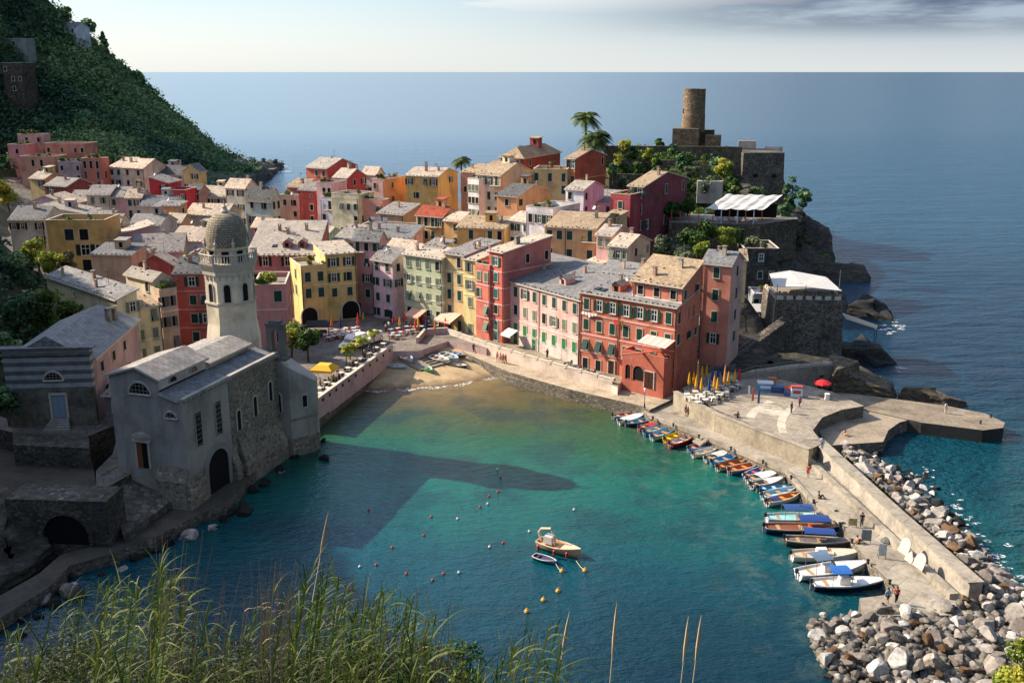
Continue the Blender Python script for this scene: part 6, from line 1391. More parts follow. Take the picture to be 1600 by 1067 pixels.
for px, py, Y in gp:
    c = D(px, py, Y)
    for k in range(34): x, y = c.x+RN.normal()*5, c.y+RN.normal()*5; A.append((x, y, terr(x, y)+.3))
A = np.array(A); V, F, T = leaves(A, .6+1.1*RN.rand(len(A)), 40, .26); tag(link('garden_ground_cover', np_mesh('garden_ground_cover', V, F, LEAF_MD, attr=T)), kind='stuff')
# shrubs below the restaurant and on the cliff
for i, (px, py, Y, h, cr, m, lab) in enumerate(((1040, 385, 196, 4, 3.0, LEAF_OL, 'olive bush beside the cottage awning'), (1075, 372, 203, 4, 3.0, LEAF_MD, 'dense green shrub under the restaurant wall'), (1105, 365, 207, 4.5, 3.2, LEAF_MD, 'leafy fig tree under the restaurant wall'), (1128, 372, 206, 4, 2.8, LEAF_YL, 'bright leafy shrub on the lower terrace'), (1158, 372, 206, 3.6, 2.0, LEAF_MD, 'young leafy plant near the castellated house'), (1178, 380, 204, 3.4, 1.8, LEAF_OL, 'pale spiky plant near the castellated house roof'), (1072, 402, 188, 3, 2.6, LEAF_OL, 'grey bush hanging over the tan roof'), (1095, 392, 192, 3, 2.2, LEAF_YL, 'small sunlit bush above the tan roof'), (1075, 322, 224, 3, 3.4, LEAF_MD, 'vine pergola foliage beside the white awning'), (1050, 328, 222, 3, 2.8, LEAF_MD, 'vine leaves next to the maroon house gable'), (1240, 300, 262, 7, 2.4, LEAF_DK, 'tall dark bush on the cliff edge'), (1255, 312, 240, 4, 2.4, LEAF_DK, 'dark bush overhanging the sea cliff'), (1225, 330, 228, 3, 2.0, LEAF_DK, 'ivy clump beside the restaurant railing'))):
    p = D(px, py, Y); tree('terrace_shrub', (p.x, p.y, p.z-h*.5), h, cr, lab, m, 10, 110, .24, .12, 'shrubs below the restaurant', cat='shrub', low=.15)
# square trees
for (px, py, h, cr, lab) in ((455, 560, 6.0, 2.6, 'leafy yellow green tree by the church end on the square'), (482, 566, 5.6, 2.4, 'second leafy tree on the square, nearer the parasols')):
    p = G(px, py, 3.2); tree('square_tree', p, h, cr, lab, LEAF_YL if px < 460 else LEAF_MD, 12, 150, .2, .16, 'trees on the square', low=.45)
# palms
def palm(pos, h, L, label, nf=18, group=None, mat=LEAF_MD, seed=0, thick=.16):
    rn = np.random.RandomState(seed); root = empty('palm_tree', pos, 0, label, 'palm', group); mb = MB(); lean = rn.uniform(-.3, .3)
    mb.tube([(0, 0, -.5), (lean*.3, 0, h*.4), (lean*.8, 0, h*.8), (lean, 0, h)], [thick*1.3, thick, thick, thick*1.3], 8); mb.build('trunk', BARK, root)
    V = []; T = []
    for i in range(nf):
        a = i*2.4; e = rn.uniform(-.25, 1.15); tn = rn.rand()
        pts = []
        for k in range(9):
            t = k/8; r = L*t*math.cos(e*(1-.3*t)); z = h+L*(math.sin(e)*t-.75*t*t); pts.append(Vector((lean+math.cos(a)*r, math.sin(a)*r, z)))
        for k in range(8):
            p0, p1 = pts[k], pts[k+1]; d = (p1-p0).normalized(); s = d.cross(Vector((0, 0, 1))).normalized(); up = s.cross(d)
            for q in range(3):
                b = p0.lerp(p1, q/3); ll = L*.30*math.sin(math.pi*min(.95, (k+q/3+1)/9))**.7
                for sg in (-1, 1):
                    tip = b+s*sg*ll+d*ll*.5-up*ll*.25; V += [b, b+d*L*.06, tip+d*.08, tip]; T.append(min(1, max(0, tn*.5+rn.rand()*.5)))
    V = np.array([tuple(v) for v in V]); link('crown', np_mesh('crown', V, np.arange(len(V)).reshape(-1, 4), mat, attr=np.array(T)), root); return root
PALMG = leafm('palm_leaves', ['22321a', '384a20', '566a2c', '7c863c'], .85, .2)
p = D(915, 228, 285); palm((p.x, p.y, p.z-5), 13.0, 5.0, 'tall palm highest of the pair by the deep orange house', 34, 'palms by the castle', PALMG, 1, .3)
p = D(930, 236, 278); palm((p.x, p.y, p.z-4), 8.0, 5.6, 'broad bushy palm next to the tall one above the orange roof', 40, 'palms by the castle', PALMG, 2, .34)
p = D(721, 285, 272); palm((p.x, p.y, p.z-2), 8.2, 3.2, 'single palm standing behind the golden house against the sea', 22, None, PALMG, 3, .22)
for i, (px, py, h) in enumerate(((541, 575, 3.6), (568, 562, 3.8), (586, 550, 3.6), (547, 562, 2.6))):
    palm(G(px, py, 3.2), h, 1.5, ['small palm nearest the yellow gazebo on the pink parapet', 'small palm between gazebo and white van', 'small palm nearest the slipway end of the parapet', 'shortest small palm beside the white van'][i], 16, 'small palms on the square', LEAF_YL, 10+i, .09)
# planted roof terrace of the salmon house
p = D(415, 440, 171); tree('terrace_plants', (p.x, p.y, p.z-1.2), 2.4, 2.2, 'yellow green plants crowding the salmon house roof', LEAF_YL, 8, 110, .2, .08, cat='plants', low=.1)
# agaves and cactus bushes on foreground right corner
p = D(1590, 1062, 30); tree('corner_bush', (p.x+.6, p.y, p.z-1.4), 2.3, 1.1, 'yellow green leafy bush in the lower corner by the boulders', LEAF_YL, 12, 330, .055, .05, cat='bush', low=.1)
# ---------------------------------------------------------------- reeds in front of the viewpoint
REED = leafm('reed_leaves', ['22340f', '3a5219', '556e24', '7a8838', 'a09a58'], .56, .35)
DRY = leafm('dry_reed_stalks', ['6a5a48', '80705c', '94826a', 'ac987c'], .8, .1)
def blade(V, T, base, d, L, w, droop, tone, nseg=5):
    d = d.normalized(); s = d.cross(Vector((0, 0, 1)));
    if s.length < 1e-3: s = Vector((1, 0, 0))
    s = (s.normalized()+Vector((RN.normal(), RN.normal(), RN.normal()))*.35).normalized()
    pts = []; p = base.copy(); dd = d.copy()
    for k in range(nseg+1):
        pts.append(p.copy()); p = p+dd*(L/nseg); dd = (dd+Vector((0, 0, -droop/nseg))).normalized()
    for k in range(nseg):
        w0 = w*(1-(k/nseg)**1.6); w1 = w*(1-((k+1)/nseg)**1.6)
        V += [pts[k]-s*w0, pts[k]+s*w0, pts[k+1]+s*w1, pts[k+1]-s*w1]; T.append(tone)
wind = Vector((.55, -.1, 0))
def reed_height(px):   # picture row reached by the reed tops
    xs = [0, 60, 130, 200, 260, 330, 400, 480, 510, 560, 620, 660, 720, 780, 840, 870, 900, 960, 1010, 1060, 1100]; ys = [975, 945, 905, 880, 865, 930, 915, 868, 868, 910, 905, 930, 985, 1010, 950, 925, 1040, 1065, 1060, 1050, 1075]
    return np.interp(px, xs, ys)
Vg = []; Tg = []; Vs = []; Ts = []
rr = random.Random(3)
for i in range(280):
    px = rr.uniform(-60, 1100) if rr.random() < .82 else rr.uniform(470, 680)
    if 690 < px < 800 and rr.random() < .6 or px > 900 and rr.random() < .75: continue
    Y = rr.uniform(6.5, 15); top = D(px, reed_height(px)+abs(rr.gauss(0, 1))*45+8, Y); H_ = rr.uniform(1.6, 2.6)
    ground = near_h(np.array([top.x]), np.array([Y]))[0]; zb = max(ground, top.z-H_)
    base = Vector((top.x-rr.uniform(.1, .5), Y+rr.uniform(-.2, .2), zb)); tone = rr.random()
    stem = [base, base.lerp(top, .5)+Vector((-.06, 0, .04)), top]
    for k in range(2):
        a, b = stem[k], stem[k+1]; s = Vector((.008, 0, 0)); Vg += [a-s, a+s, b+s*.6, b-s*.6]; Tg.append(tone*.5+.3)
    for j in range(15):
        t = .15+.85*j/15; b = stem[0].lerp(stem[1], t*2) if t < .5 else stem[1].lerp(stem[2], t*2-1)
        az = rr.uniform(0, 6.28); d = Vector((math.cos(az)*.6, math.sin(az)*.6, rr.uniform(.5, 1.1)))+wind*.8
        blade(Vg, Tg, b, d, rr.uniform(.3, .62)*(1.05-.3*t), rr.uniform(.005, .011), rr.uniform(.8, 2.4), min(1, max(0, tone*.5+rr.random()*.55)))
Vg = np.array([tuple(v) for v in Vg]); tag(link('reed_bed', np_mesh('reed_bed', Vg, np.arange(len(Vg)).reshape(-1, 4), REED, attr=np.array(Tg))), kind='stuff')
# dry thin stems in two bunches
Vd = []; Td = []
for c, y0, y1, n_, sp in ((265, 825, 900, 26, 42), (300, 880, 930, 14, 60), (420, 860, 930, 46, 48), (450, 880, 940, 16, 60), (570, 930, 960, 8, 60), (640, 905, 960, 9, 70), (700, 940, 980, 6, 40), (365, 900, 960, 12, 40), (30, 950, 990, 10, 50)):
    for i in range(n_):
        px = c+rr.gauss(0, sp*.5); Y = rr.uniform(8, 13); t = D(px+rr.uniform(-6, 26), rr.uniform(y0, y1+20), Y); b = D(c+(px-c)*.55, 1090, Y+rr.uniform(-.3, .3)); m = b.lerp(t, .5)+Vector((rr.uniform(-.05, .02), 0, 0)); tn = rr.random()
        for p0, p1, w0, w1 in ((b, m, .006, .0045), (m, t, .0045, .002)):
            s = Vector((1, 0, 0)); Vd += [p0-s*w0, p0+s*w0, p1+s*w1, p1-s*w1]; Td.append(tn)
        if rr.random() < .5: blade(Vd, Td, b.lerp(t, rr.uniform(.5, .9)), Vector((rr.uniform(-.5, 1), 0, .6)), .22, .006, 2.5, tn, 4)
Vd = np.array([tuple(v) for v in Vd]); tag(link('dry_stems', np_mesh('dry_stems', Vd, np.arange(len(Vd)).reshape(-1, 4), DRY, attr=np.array(Td))), kind='stuff')
# undergrowth at the foot of the reeds
A = np.array([tuple(D(rr.uniform(-40, 720) if rr.random() < .8 else rr.uniform(400, 700), rr.uniform(1035, 1110)-(25 if 430 < k*3 % 720 < 690 else 0), rr.uniform(8.5, 11.5))) for k in range(260)])
V, F, T = leaves(A, .16+.22*RN.rand(len(A)), 130, .009, asp=2.6); tag(link('undergrowth', np_mesh('undergrowth', V, F, leafm('undergrowth_leaves', ['1e2a12', '33441c', '4c5a2a', '6a683c', '80754f'], .55, .3), attr=T)), kind='stuff')
# tall plumed stalks one can count
PLUME = plain('reed_plume', 'b59f7e', .9, .85, var=.2)
for i, (x0, y0, x1, y1, Y, lab) in enumerate(((488, 900, 513, 800, 9, 'tall tan reed plume rising highest over the dark water'), (950, 1062, 964, 940, 9, 'straight reed plume alone right of the green clump'), (1060, 1062, 1076, 962, 9, 'reed plume left of the last pair'), (1078, 1062, 1096, 960, 9, 'rightmost reed plume of the last pair'), (868, 1040, 890, 955, 9, 'slanting reed plume beside the green clump'))):
    a, b = D(x0, y0+40, Y), D(x1, y1, Y); c = a.lerp(b, .5); mb = MB(); mb.tube([a, c], .006, 5); mb.tube([c, c.lerp(b, .3), c.lerp(b, .7), b], [.008, .017, .013, .002], 6)
    tag(mb.build('reed_stalk', PLUME), lab, 'reed', 'plumed reed stalks')
# dark leafy shrub between the reeds
for px, py, Y, lab in ((712, 1052, 11, 'dark leafy shrub poking out between the reeds'), (640, 1065, 10, 'low dark shrub at the foot of the tallest reeds')):
    p = D(px, py, Y); tree('foreground_shrub', (p.x, p.y, p.z-.5), .85, .42, lab, LEAF_MD, 10, 90, .022, .02, 'shrubs among the reeds', cat='shrub', low=.1)

# potted plants on flat roofs
pm = MB(); pm.lathe([(.22, 0), (.3, .45), (.33, .5), (.27, .5), (.25, .42)], 10); POT = pm.mesh('pot', plain('terracotta_pot', 'a8583a', .8)); PF = []
for k, m in enumerate((LEAF_MD, LEAF_YL, LEAF_OL)):
    V, F, T = leaves(np.array([(0, 0, .85), (.15, .1, .7), (-.15, -.05, 1.0)]), np.array([.42, .3, .28]), 60, .09); PF.append(np_mesh('foliage', V, F, m, attr=T))
rq = random.Random(31)
for (ro_, W, d, h, lab, nn) in POTS:
    short = lab.split(' with')[0].split(' by ')[0].split(' beside')[0].split(' under')[0].split(' behind')[0]; short = ' '.join(short.split()[:8]); t = ro_.rotation_euler.z
    for i in range(nn+1):
        x, y = (rq.uniform(.08, .92)*W, rq.choice((.45, .7))) if i else (rq.uniform(.2, .8)*W, d*.6)
        p = Vector((ro_.location.x+math.cos(t)*x-math.sin(t)*y, ro_.location.y+math.sin(t)*x+math.cos(t)*y, ro_.location.z+h-.04)); s_ = rq.uniform(1.0, 1.7)
        r_ = empty('potted_plant', p, 0, 'potted plant on the flat roof of the '+short, 'plant', 'pots on the roof of the '+short); r_.scale = (s_, s_, s_); link('pot', POT, r_); link('foliage', rq.choice(PF), r_)
# ---------------------------------------------------------------- breakwater boulders
BOULD = rockm('boulder_stone', '77706a', '989088', 'b8b2aa', .45, .8, objrand=True)
BOULW = rockm('pale_boulder_stone', 'a8a29a', 'c2bdb5', 'd6d2ca', .5, .78)
BOULB = rockm('brown_boulder_stone', '4e3b2a', '70543a', '8d7050', .5, .75)
BWET = rockm('wet_boulder_stone', '1b1c1b', '2b2a27', '3d3a34', .5, .75)
def boulder_mesh(seed, mat):
    rn = np.random.RandomState(seed); import bmesh
    bm = bmesh.new(); bmesh.ops.create_icosphere(bm, subdivisions=3, radius=1)
    pl = [(rn.normal(size=3), rn.uniform(.42, .82)) for _ in range(13)]
    off = rn.rand(3)*50
    for v in bm.verts:
        p = np.array(v.co)
        for nrm, dd in pl:
            nn = nrm/np.linalg.norm(nrm); e = p@nn
            if e > dd: p = p-nn*(e-dd)*.985
        f = float(fbm(p[0]*2+off[0]+p[2], p[1]*2+off[1]-p[2], 3)); p = p*(1+f*.10); v.co = p
    me = bpy.data.meshes.new('boulder'); bm.to_mesh(me); bm.free(); me.materials.append(mat); return me
BM = {k: [boulder_mesh(i+j*20, m) for i in range(7)] for j, (k, m) in enumerate((('g', BOULD), ('w', BOULW), ('b', BOULB), ('d', BWET)))}
BLAB = {'g': 'grey boulder piled against the breakwater', 'w': 'pale white boulder among grey ones on the breakwater', 'b': 'brown boulder among grey ones on the breakwater', 'd': 'dark wet boulder at the water edge of the breakwater'}
rb = random.Random(21)
placed = []
def boulder(x, y, z, r, kind, label=None, group='breakwater boulders'):
    o = link('boulder', rb.choice(BM[kind]), None, (x, y, z), (rb.uniform(-.5, .5), rb.uniform(-.5, .5), rb.uniform(0, 6.28)))
    o.scale = (r*rb.uniform(.95, 1.4), r*rb.uniform(.8, 1.1), r*rb.uniform(.6, .85)); tag(o, label or BLAB[kind], 'boulder', group); return o
poly_pts = [(1300, 690), (1372, 690), (1405, 715), (1455, 738), (1470, 775), (1520, 830), (1550, 880), (1580, 900), (1600, 920), (1660, 960), (1640, 1090), (1300, 1090), (1285, 1020), (1262, 975), (1290, 955), (1345, 962), (1530, 958), (1545, 935), (1480, 865), (1400, 790), (1340, 735)]
pg = [(G(a, b, .8).x, G(a, b, .8).y) for a, b in poly_pts]
ax0, ax1 = min(p[0] for p in pg), max(p[0] for p in pg); ay0, ay1 = min(p[1] for p in pg), max(p[1] for p in pg)
wallv = [Vector(b) for b in bw]
def wall_dist(x, y):
    best = 99
    for a, b in zip(wallv[:-1], wallv[1:]):
        t = max(0, min(1, (Vector((x, y))-a).dot(b-a)/(b-a).length_squared)); best = min(best, (Vector((x, y))-a.lerp(b, t)).length)
    return best
def in1(x, y, P): return bool(in_poly(np.array([x]), np.array([y]), P)[0])
def pile_h(x, y):
    if y < 83: return max(-.2, 1.9-abs(y-79)*.05-max(0, 36-x)*.12-max(0, x-58)*.1-max(0, 78-y)*.14)
    d = wall_dist(x, y); return max(-.3, 2.9-d*.30)
tries = 0
while len(placed) < 297 and tries < 14000:
    tries += 1; x, y = rb.uniform(ax0, ax1), rb.uniform(ay0, ay1)
    if not in1(x, y, pg): continue
    if wall_dist(x, y) < 1.5 and y > 84: continue
    r = rb.choice((.45, .6, .75, .9, 1.25))*rb.uniform(.85, 1.15) if y > 84 else rb.choice((.5, .65, .85, 1.1, 1.5))*rb.uniform(.85, 1.15)
    if any((x-a)**2+(y-b)**2 < ((r+c)*.62)**2 for a, b, c in placed): continue
    placed.append((x, y, r)); z = pile_h(x, y)+rb.uniform(-.25, .35); edge = z < .55
    q = rb.random(); kind = 'd' if edge and q < .7 else 'w' if q > .78 else 'b' if q < .10 else 'g'
    boulder(x, y, z, r, kind)
# small rubble filling the gaps: uncountable
mb = MB(); rbl = random.Random(4); n = 0
V = []; F = []
base = [(-1, -.6, -.5), (.9, -.8, -.4), (1, .7, -.5), (-.8, .9, -.4), (-.6, -.5, .6), (.6, -.4, .7), (.5, .6, .5), (-.5, .5, .8)]
qf = [(0, 1, 5, 4), (1, 2, 6, 5), (2, 3, 7, 6), (3, 0, 4, 7), (4, 5, 6, 7), (3, 2, 1, 0)]
while n < 4200:
    x, y = rbl.uniform(ax0, ax1), rbl.uniform(ay0, ay1)
    if not in1(x, y, pg) or (wall_dist(x, y) < .9 and y > 84): continue
    n += 1; r = rbl.uniform(.15, .62); z = pile_h(x, y)-.45+rbl.uniform(-.3, .25); a = rbl.uniform(0, 6.28); c_, s_ = math.cos(a), math.sin(a); o_ = len(V)
    for bx, by, bz in base:
        bx, by, bz = bx*r*rbl.uniform(.7, 1.3), by*r*rbl.uniform(.7, 1.3), bz*r*rbl.uniform(.6, 1.1); V.append((x+bx*c_-by*s_, y+bx*s_+by*c_, z+bz))
    F += [tuple(o_+i for i in q) for q in qf]
tag(link('rubble', np_mesh('rubble', np.array(V), np.array(F), rockm('rubble_stone', '55504a', '7c756b', 'a29b90', .9, .75))), kind='stuff')
# boulders under the left shore path
for i, (px, py, r, lab) in enumerate(((508, 718, 1.0, 'lone dark round rock standing clear of the church path'), (380, 800, 1.5, 'large flat dark rock beside the church path'), (300, 838, 1.3, 'blocky pale blue grey rock below the church path'), (398, 768, .9, 'small rock under the church arch'), (408, 745, .7, 'pale small rock by the church wall foot'), (265, 850, 1.0, 'round dark rock beside the blocky one'), (350, 815, .8, 'flat rock half under water'), (110, 930, 1.7, 'big angular rock in the dark cove'), (70, 940, 1.0, 'smaller angular rock in the dark cove'), (30, 958, 1.2, 'dark rock at the cove path foot'), (45, 925, .8, 'low rock beside the cove path'), (100, 872, .8, 'rock just under the curved path'), (200, 858, .8, 'rock under the middle of the path'), (215, 872, 1.0, 'wet rock off the path bend'), (440, 735, 1.1, 'broad dark rock off the church wall'), (470, 700, .7, 'low dark rock near the apse'), (505, 690, .5, 'tiny dark rock off the apse'))):
    p = G(px, py, 0); boulder(p.x, p.y, .15, r, 'g' if 'pale' in lab or 'angular' in lab else 'd', lab, 'rocks off the church path')
for i in range(34):
    k = i/33; pts_ = [(20, 975), (75, 925), (110, 890), (175, 872), (242, 848), (312, 812), (355, 798), (412, 735), (465, 692)]; f_ = k*(len(pts_)-1.001); a_, b_ = pts_[int(f_)], pts_[int(f_)+1]; t_ = f_-int(f_)
    p = G(a_[0]+(b_[0]-a_[0])*t_+rb.uniform(-4, 16), a_[1]+(b_[1]-a_[1])*t_+rb.uniform(0, 22), 0); boulder(p.x, p.y, rb.uniform(-.1, .2), rb.uniform(.35, .9), rb.choice('ddg'), 'small rock in the shaded shallows along the church path edge', 'small rocks along the church path')
# headland rocks far out
rock_mass('headland_rock', [P2(330, 290, 400), P2(400, 285, 440), P2(443, 268, 534), P2(425, 256, 548), P2(380, 258, 520), P2(330, 262, 470)], -3, [6, 5, 1.6, 2, 6, 9], rockm('headland_stone', '4a443a', '857a68', 'b0a48e', .25, .8, strat=True), 'pale craggy point of the headland running into the sea', 18, 23, amp=3.0, taper=.85)
# foam round the rocks
rf = random.Random(8); mb = MB()
def foam_px(pts, n, s, sp):
    for i in range(n):
        k = rf.uniform(0, len(pts)-1.001); i0 = int(k); a, b = pts[i0], pts[i0+1]; t = k-i0; p = G(a[0]+(b[0]-a[0])*t+rf.gauss(0, sp), a[1]+(b[1]-a[1])*t+rf.gauss(0, sp*.5), .05); q = rf.uniform(.4, 1)*s; aa = rf.uniform(0, 3)
        z = .03+.0007*len(mb.f)*.3
        mb.face([(p.x+q*1.6*math.cos(aa+j*1.047)*rf.uniform(.6, 1), p.y+q*math.sin(aa+j*1.047)*rf.uniform(.6, 1), z) for j in range(6)])
foam_px([(1450, 745), (1500, 800), (1540, 850), (1555, 880), (1600, 910)], 60, .5, 10); foam_px([(1400, 745), (1450, 735)], 10, .4, 6); foam_px([(1390, 505), (1410, 512), (1370, 520)], 20, .8, 7); foam_px([(1330, 560), (1415, 575)], 24, .7, 7); foam_px([(425, 262), (446, 263), (440, 268), (400, 276)], 20, 3.0, 5)
tag(mb.build('foam', FOAM), kind='stuff')
rock_mass('shore_rock', [tuple(G(*p, 1.0)[:2]) for p in ((-60, 935), (0, 922), (58, 890), (92, 862), (60, 842), (-60, 842))], -2, [2.4, 2.0, 1.7, 1.9, 3.4, 4.0], CLIFF, 'rough dark rock filling the cove beside the vaulted wall', 14, 29, amp=.7, taper=.9)
# ---------------------------------------------------------------- boats
def hull_fn(L, B, Dp, transom=.72, sheer=.22):
    def sec(s):
        b = B/2*(math.sin(math.pi*(.28+.72*s)*.5+.0)**.0*(1-(max(0, s-.38)/.62)**2.2)) if s > .38 else B/2*(transom+(1-transom)*math.sin(s/.38*math.pi/2))
        b = max(b, .015); top = Dp*(.78+sheer*1.6*(s-.35)**2+.22*max(0, s-.5)); keel = -.18*Dp+(.55*Dp*max(0, (s-.8)/.2)**2)
        return b, top, keel
    return sec
def hull_mesh(L, B, Dp, mo, mi, stripe, fill=.35):
    sec = hull_fn(L, B, Dp); n = 17; mb = MB(); rows = []
    for i in range(n):
        s = i/(n-1); b, t, k = sec(s); x = (s-.5)*L+.10*L*max(0, s-.85)*(1)
        o = [(x, -b, t), (x, -b*.97, t-.14*Dp), (x, -b*.80, t*.35), (x, -b*.3, k), (x, b*.3, k), (x, b*.80, t*.35), (x, b*.97, t-.14*Dp), (x, b, t)]
        w = min(.07, b*.6); fz = min(t-.05, Dp*fill); ib = max(.004, b-w)
        inn = [(x, ib, t), (x, ib*.86, fz), (x, -ib*.86, fz), (x, -ib, t)]
        rows.append(o+inn)
    m = len(rows[0]); base = len(mb.v)
    for r in rows: mb.v += r
    for i in range(n-1):
        for k in range(m):
            k2 = (k+1) % m; mb.f.append((base+i*m+k, base+(i+1)*m+k, base+(i+1)*m+k2, base+i*m+k2)); mb.m.append(2 if k in (0, 6) else 0 if k < 7 else 1)
    mb.f.append(tuple(base+k for k in range(8))); mb.m.append(0)
    mb.f.append((base+0, base+7, base+8, base+9, base+10, base+11)[::-1]); mb.m.append(1)
    mb.f.append(tuple(base+k for k in (8, 9, 10, 11))); mb.m.append(1)
    return mb.mesh('hull', [mo, mi, stripe]), sec
def bp(h, r=.4, k=.85): return plain('boat_paint', h, r, k, var=.12)
BOATN = [0]
def boat(a, b, z, label, hull='e2ddd4', inner='c9b9a0', rail='e2ddd4', bench='a98a62', beam=.33, motor=True, cover=None, canopy=None, deck=None, cabin=False, group=None, name='rowing_boat', cat='boat', nb=3, Dp=None, mast=False, lean=0):
    BOATN[0] += 1
    pa, pb = (G(*a, z), G(*b, z)) if len(a) == 2 else (Vector(a), Vector(b)); c = (pa+pb)/2; d = pb-pa; L = d.length; th = math.atan2(d.y, d.x)
    if group and 'small' in group: rj = random.Random(BOATN[0]); th += rj.uniform(-.13, .13); L *= rj.uniform(.9, 1.08); c = c+Vector((rj.uniform(-.2, .05), rj.uniform(-.1, .1), 0))
    B = L*beam; Dp = Dp or (.16*L if L < 6 else .95)
    root = empty(name, (c.x, c.y, z+.02), th, label, cat, group); root.rotation_euler = (lean, 0, th)
    me, sec = hull_mesh(L, B, Dp, bp(hull), bp(inner, .7), bp(rail), .35 if not deck else .62)
    link('hull', me, root)
    mb = MB()
    for sg in (-1, 1):
        pts = []
        for i in range(17):
            s = i/16; bb, t, k = sec(s); pts.append(((s-.5)*L+.10*L*max(0, s-.85), sg*bb, t+.02))
        mb.tube(pts, .035+.004*L, 5)
    bb, t, k = sec(0); mb.tube([(-L/2, -bb, t+.02), (-L/2, bb, t+.02)], .05, 5); mb.build('gunwale', bp(rail), root)
    for i in range(nb):
        s = .18+.62*i/max(1, nb-1); bb, t, k = sec(s); mb = MB(); mb.box(((s-.5)*L, 0, t*.80), (.09*L if L < 6 else .4, bb*1.9, .05)); mb.build('bench', bp(bench, .7), root)
    if deck:   # foredeck
        mb = MB(); P = []
        for i in range(9):
            s = .60+.40*i/8; bb, t, k = sec(s); P.append(((s-.5)*L+.10*L*max(0, s-.85), bb*.96, t+.015))
        for i in range(8): p, q = P[i], P[i+1]; mb.face([(p[0], -p[1], p[2]), (q[0], -q[1], q[2]), (q[0], 0, q[2]+.06), (p[0], 0, p[2]+.06)]); mb.face([(p[0], 0, p[2]+.06), (q[0], 0, q[2]+.06), (q[0], q[1], q[2]), (p[0], p[1], p[2])])
        p = P[0]; mb.face([(p[0], -p[1], p[2]), (p[0], 0, p[2]+.06), (p[0], p[1], p[2]), (p[0], 0, p[2]-.4)]); mb.build('foredeck', bp(deck, .6), root)
    if motor:
        mb = MB(); bb, t, k = sec(0); mb.box((-L/2-.18, 0, t+.22), (.34, .26, .42), 0, 0, taper=.8); mb.box((-L/2-.2, 0, t-.35), (.14, .1, .8), 0, 1); mb.tube([(-L/2, 0, t+.3), (-L/2+.5, .05, t+.4)], .03, 5, 1); mb.build('outboard_motor', [plain('motor_cowl', '2a2c30', .35, .8), plain('motor_leg', '8d8f92', .4)], root)
    if cover:
        mb = MB(); s0, s1 = cover[1], cover[2]; nn = 9
        for i in range(nn-1):
            for sg in (-1, 1):
                q = []
                for s in (s0+(s1-s0)*i/(nn-1), s0+(s1-s0)*(i+1)/(nn-1)):
                    bb, t, k = sec(s); x = (s-.5)*L+.10*L*max(0, s-.85); q.append(((x, sg*bb*1.02, t+.03), (x, 0, t+.16+.05*math.sin(i*2))))
                f = [q[0][0], q[1][0], q[1][1], q[0][1]]; mb.face(f if sg < 0 else f[::-1])
        mb.build('cover', plain('boat_cover', cover[0], .75, .85, var=.1), root)
    if canopy:
        col, x0, x1, hh = canopy; mb = MB(); w = B*.92; n = 6
        for i in range(n):
            y0, y1 = -w/2+w*i/n, -w/2+w*(i+1)/n; z0, z1 = hh+.16*math.cos(y0/w*3), hh+.16*math.cos(y1/w*3)
            mb.face([(x0*L, y0, z0), (x1*L, y0, z0), (x1*L, y1, z1), (x0*L, y1, z1)]); mb.face([(x0*L, y0, z0-.04), (x0*L, y1, z1-.04), (x1*L, y1, z1-.04), (x1*L, y0, z0-.04)])
        mb.build('canopy', plain('canopy_cloth', col, .8, .85, var=.08), root); mb = MB()
        for x in (x0, x1):
            for sg in (-1, 1): mb.tube([(x*L, sg*w/2, Dp*.6), (x*L, sg*w/2, hh)], .03, 5)
        mb.build('canopy_frame', STEEL, root)
    if cabin:
        mb = MB(); mb.box((-.08*L, 0, Dp*.95), (.16*L, B*.36, Dp*.9), 0, 0, taper=.85); mb.box((.0*L+.02, 0, Dp*1.35), (.05, B*.34, .4), 0, 1, ry=-.4); mb.build('console', [WHITEB, GLASS], root)
    if mast:
        mb = MB(); mb.tube([(0, 0, 0), (0, 0, 2.9)], .04, 5); mb.tube([(0, .3, 1.8), (.2, -.3, 2.9)], .03, 4); mb.build('mast', STEEL, root)
    return root
Z2 = lambda x, y: (940+x/4.85, 560+y/4.85)
Z4 = lambda x, y: (1100+x/3.81, 680+y/3.81)
q = 'small boats moored along the quay'
W_ = 'e2ddd4'
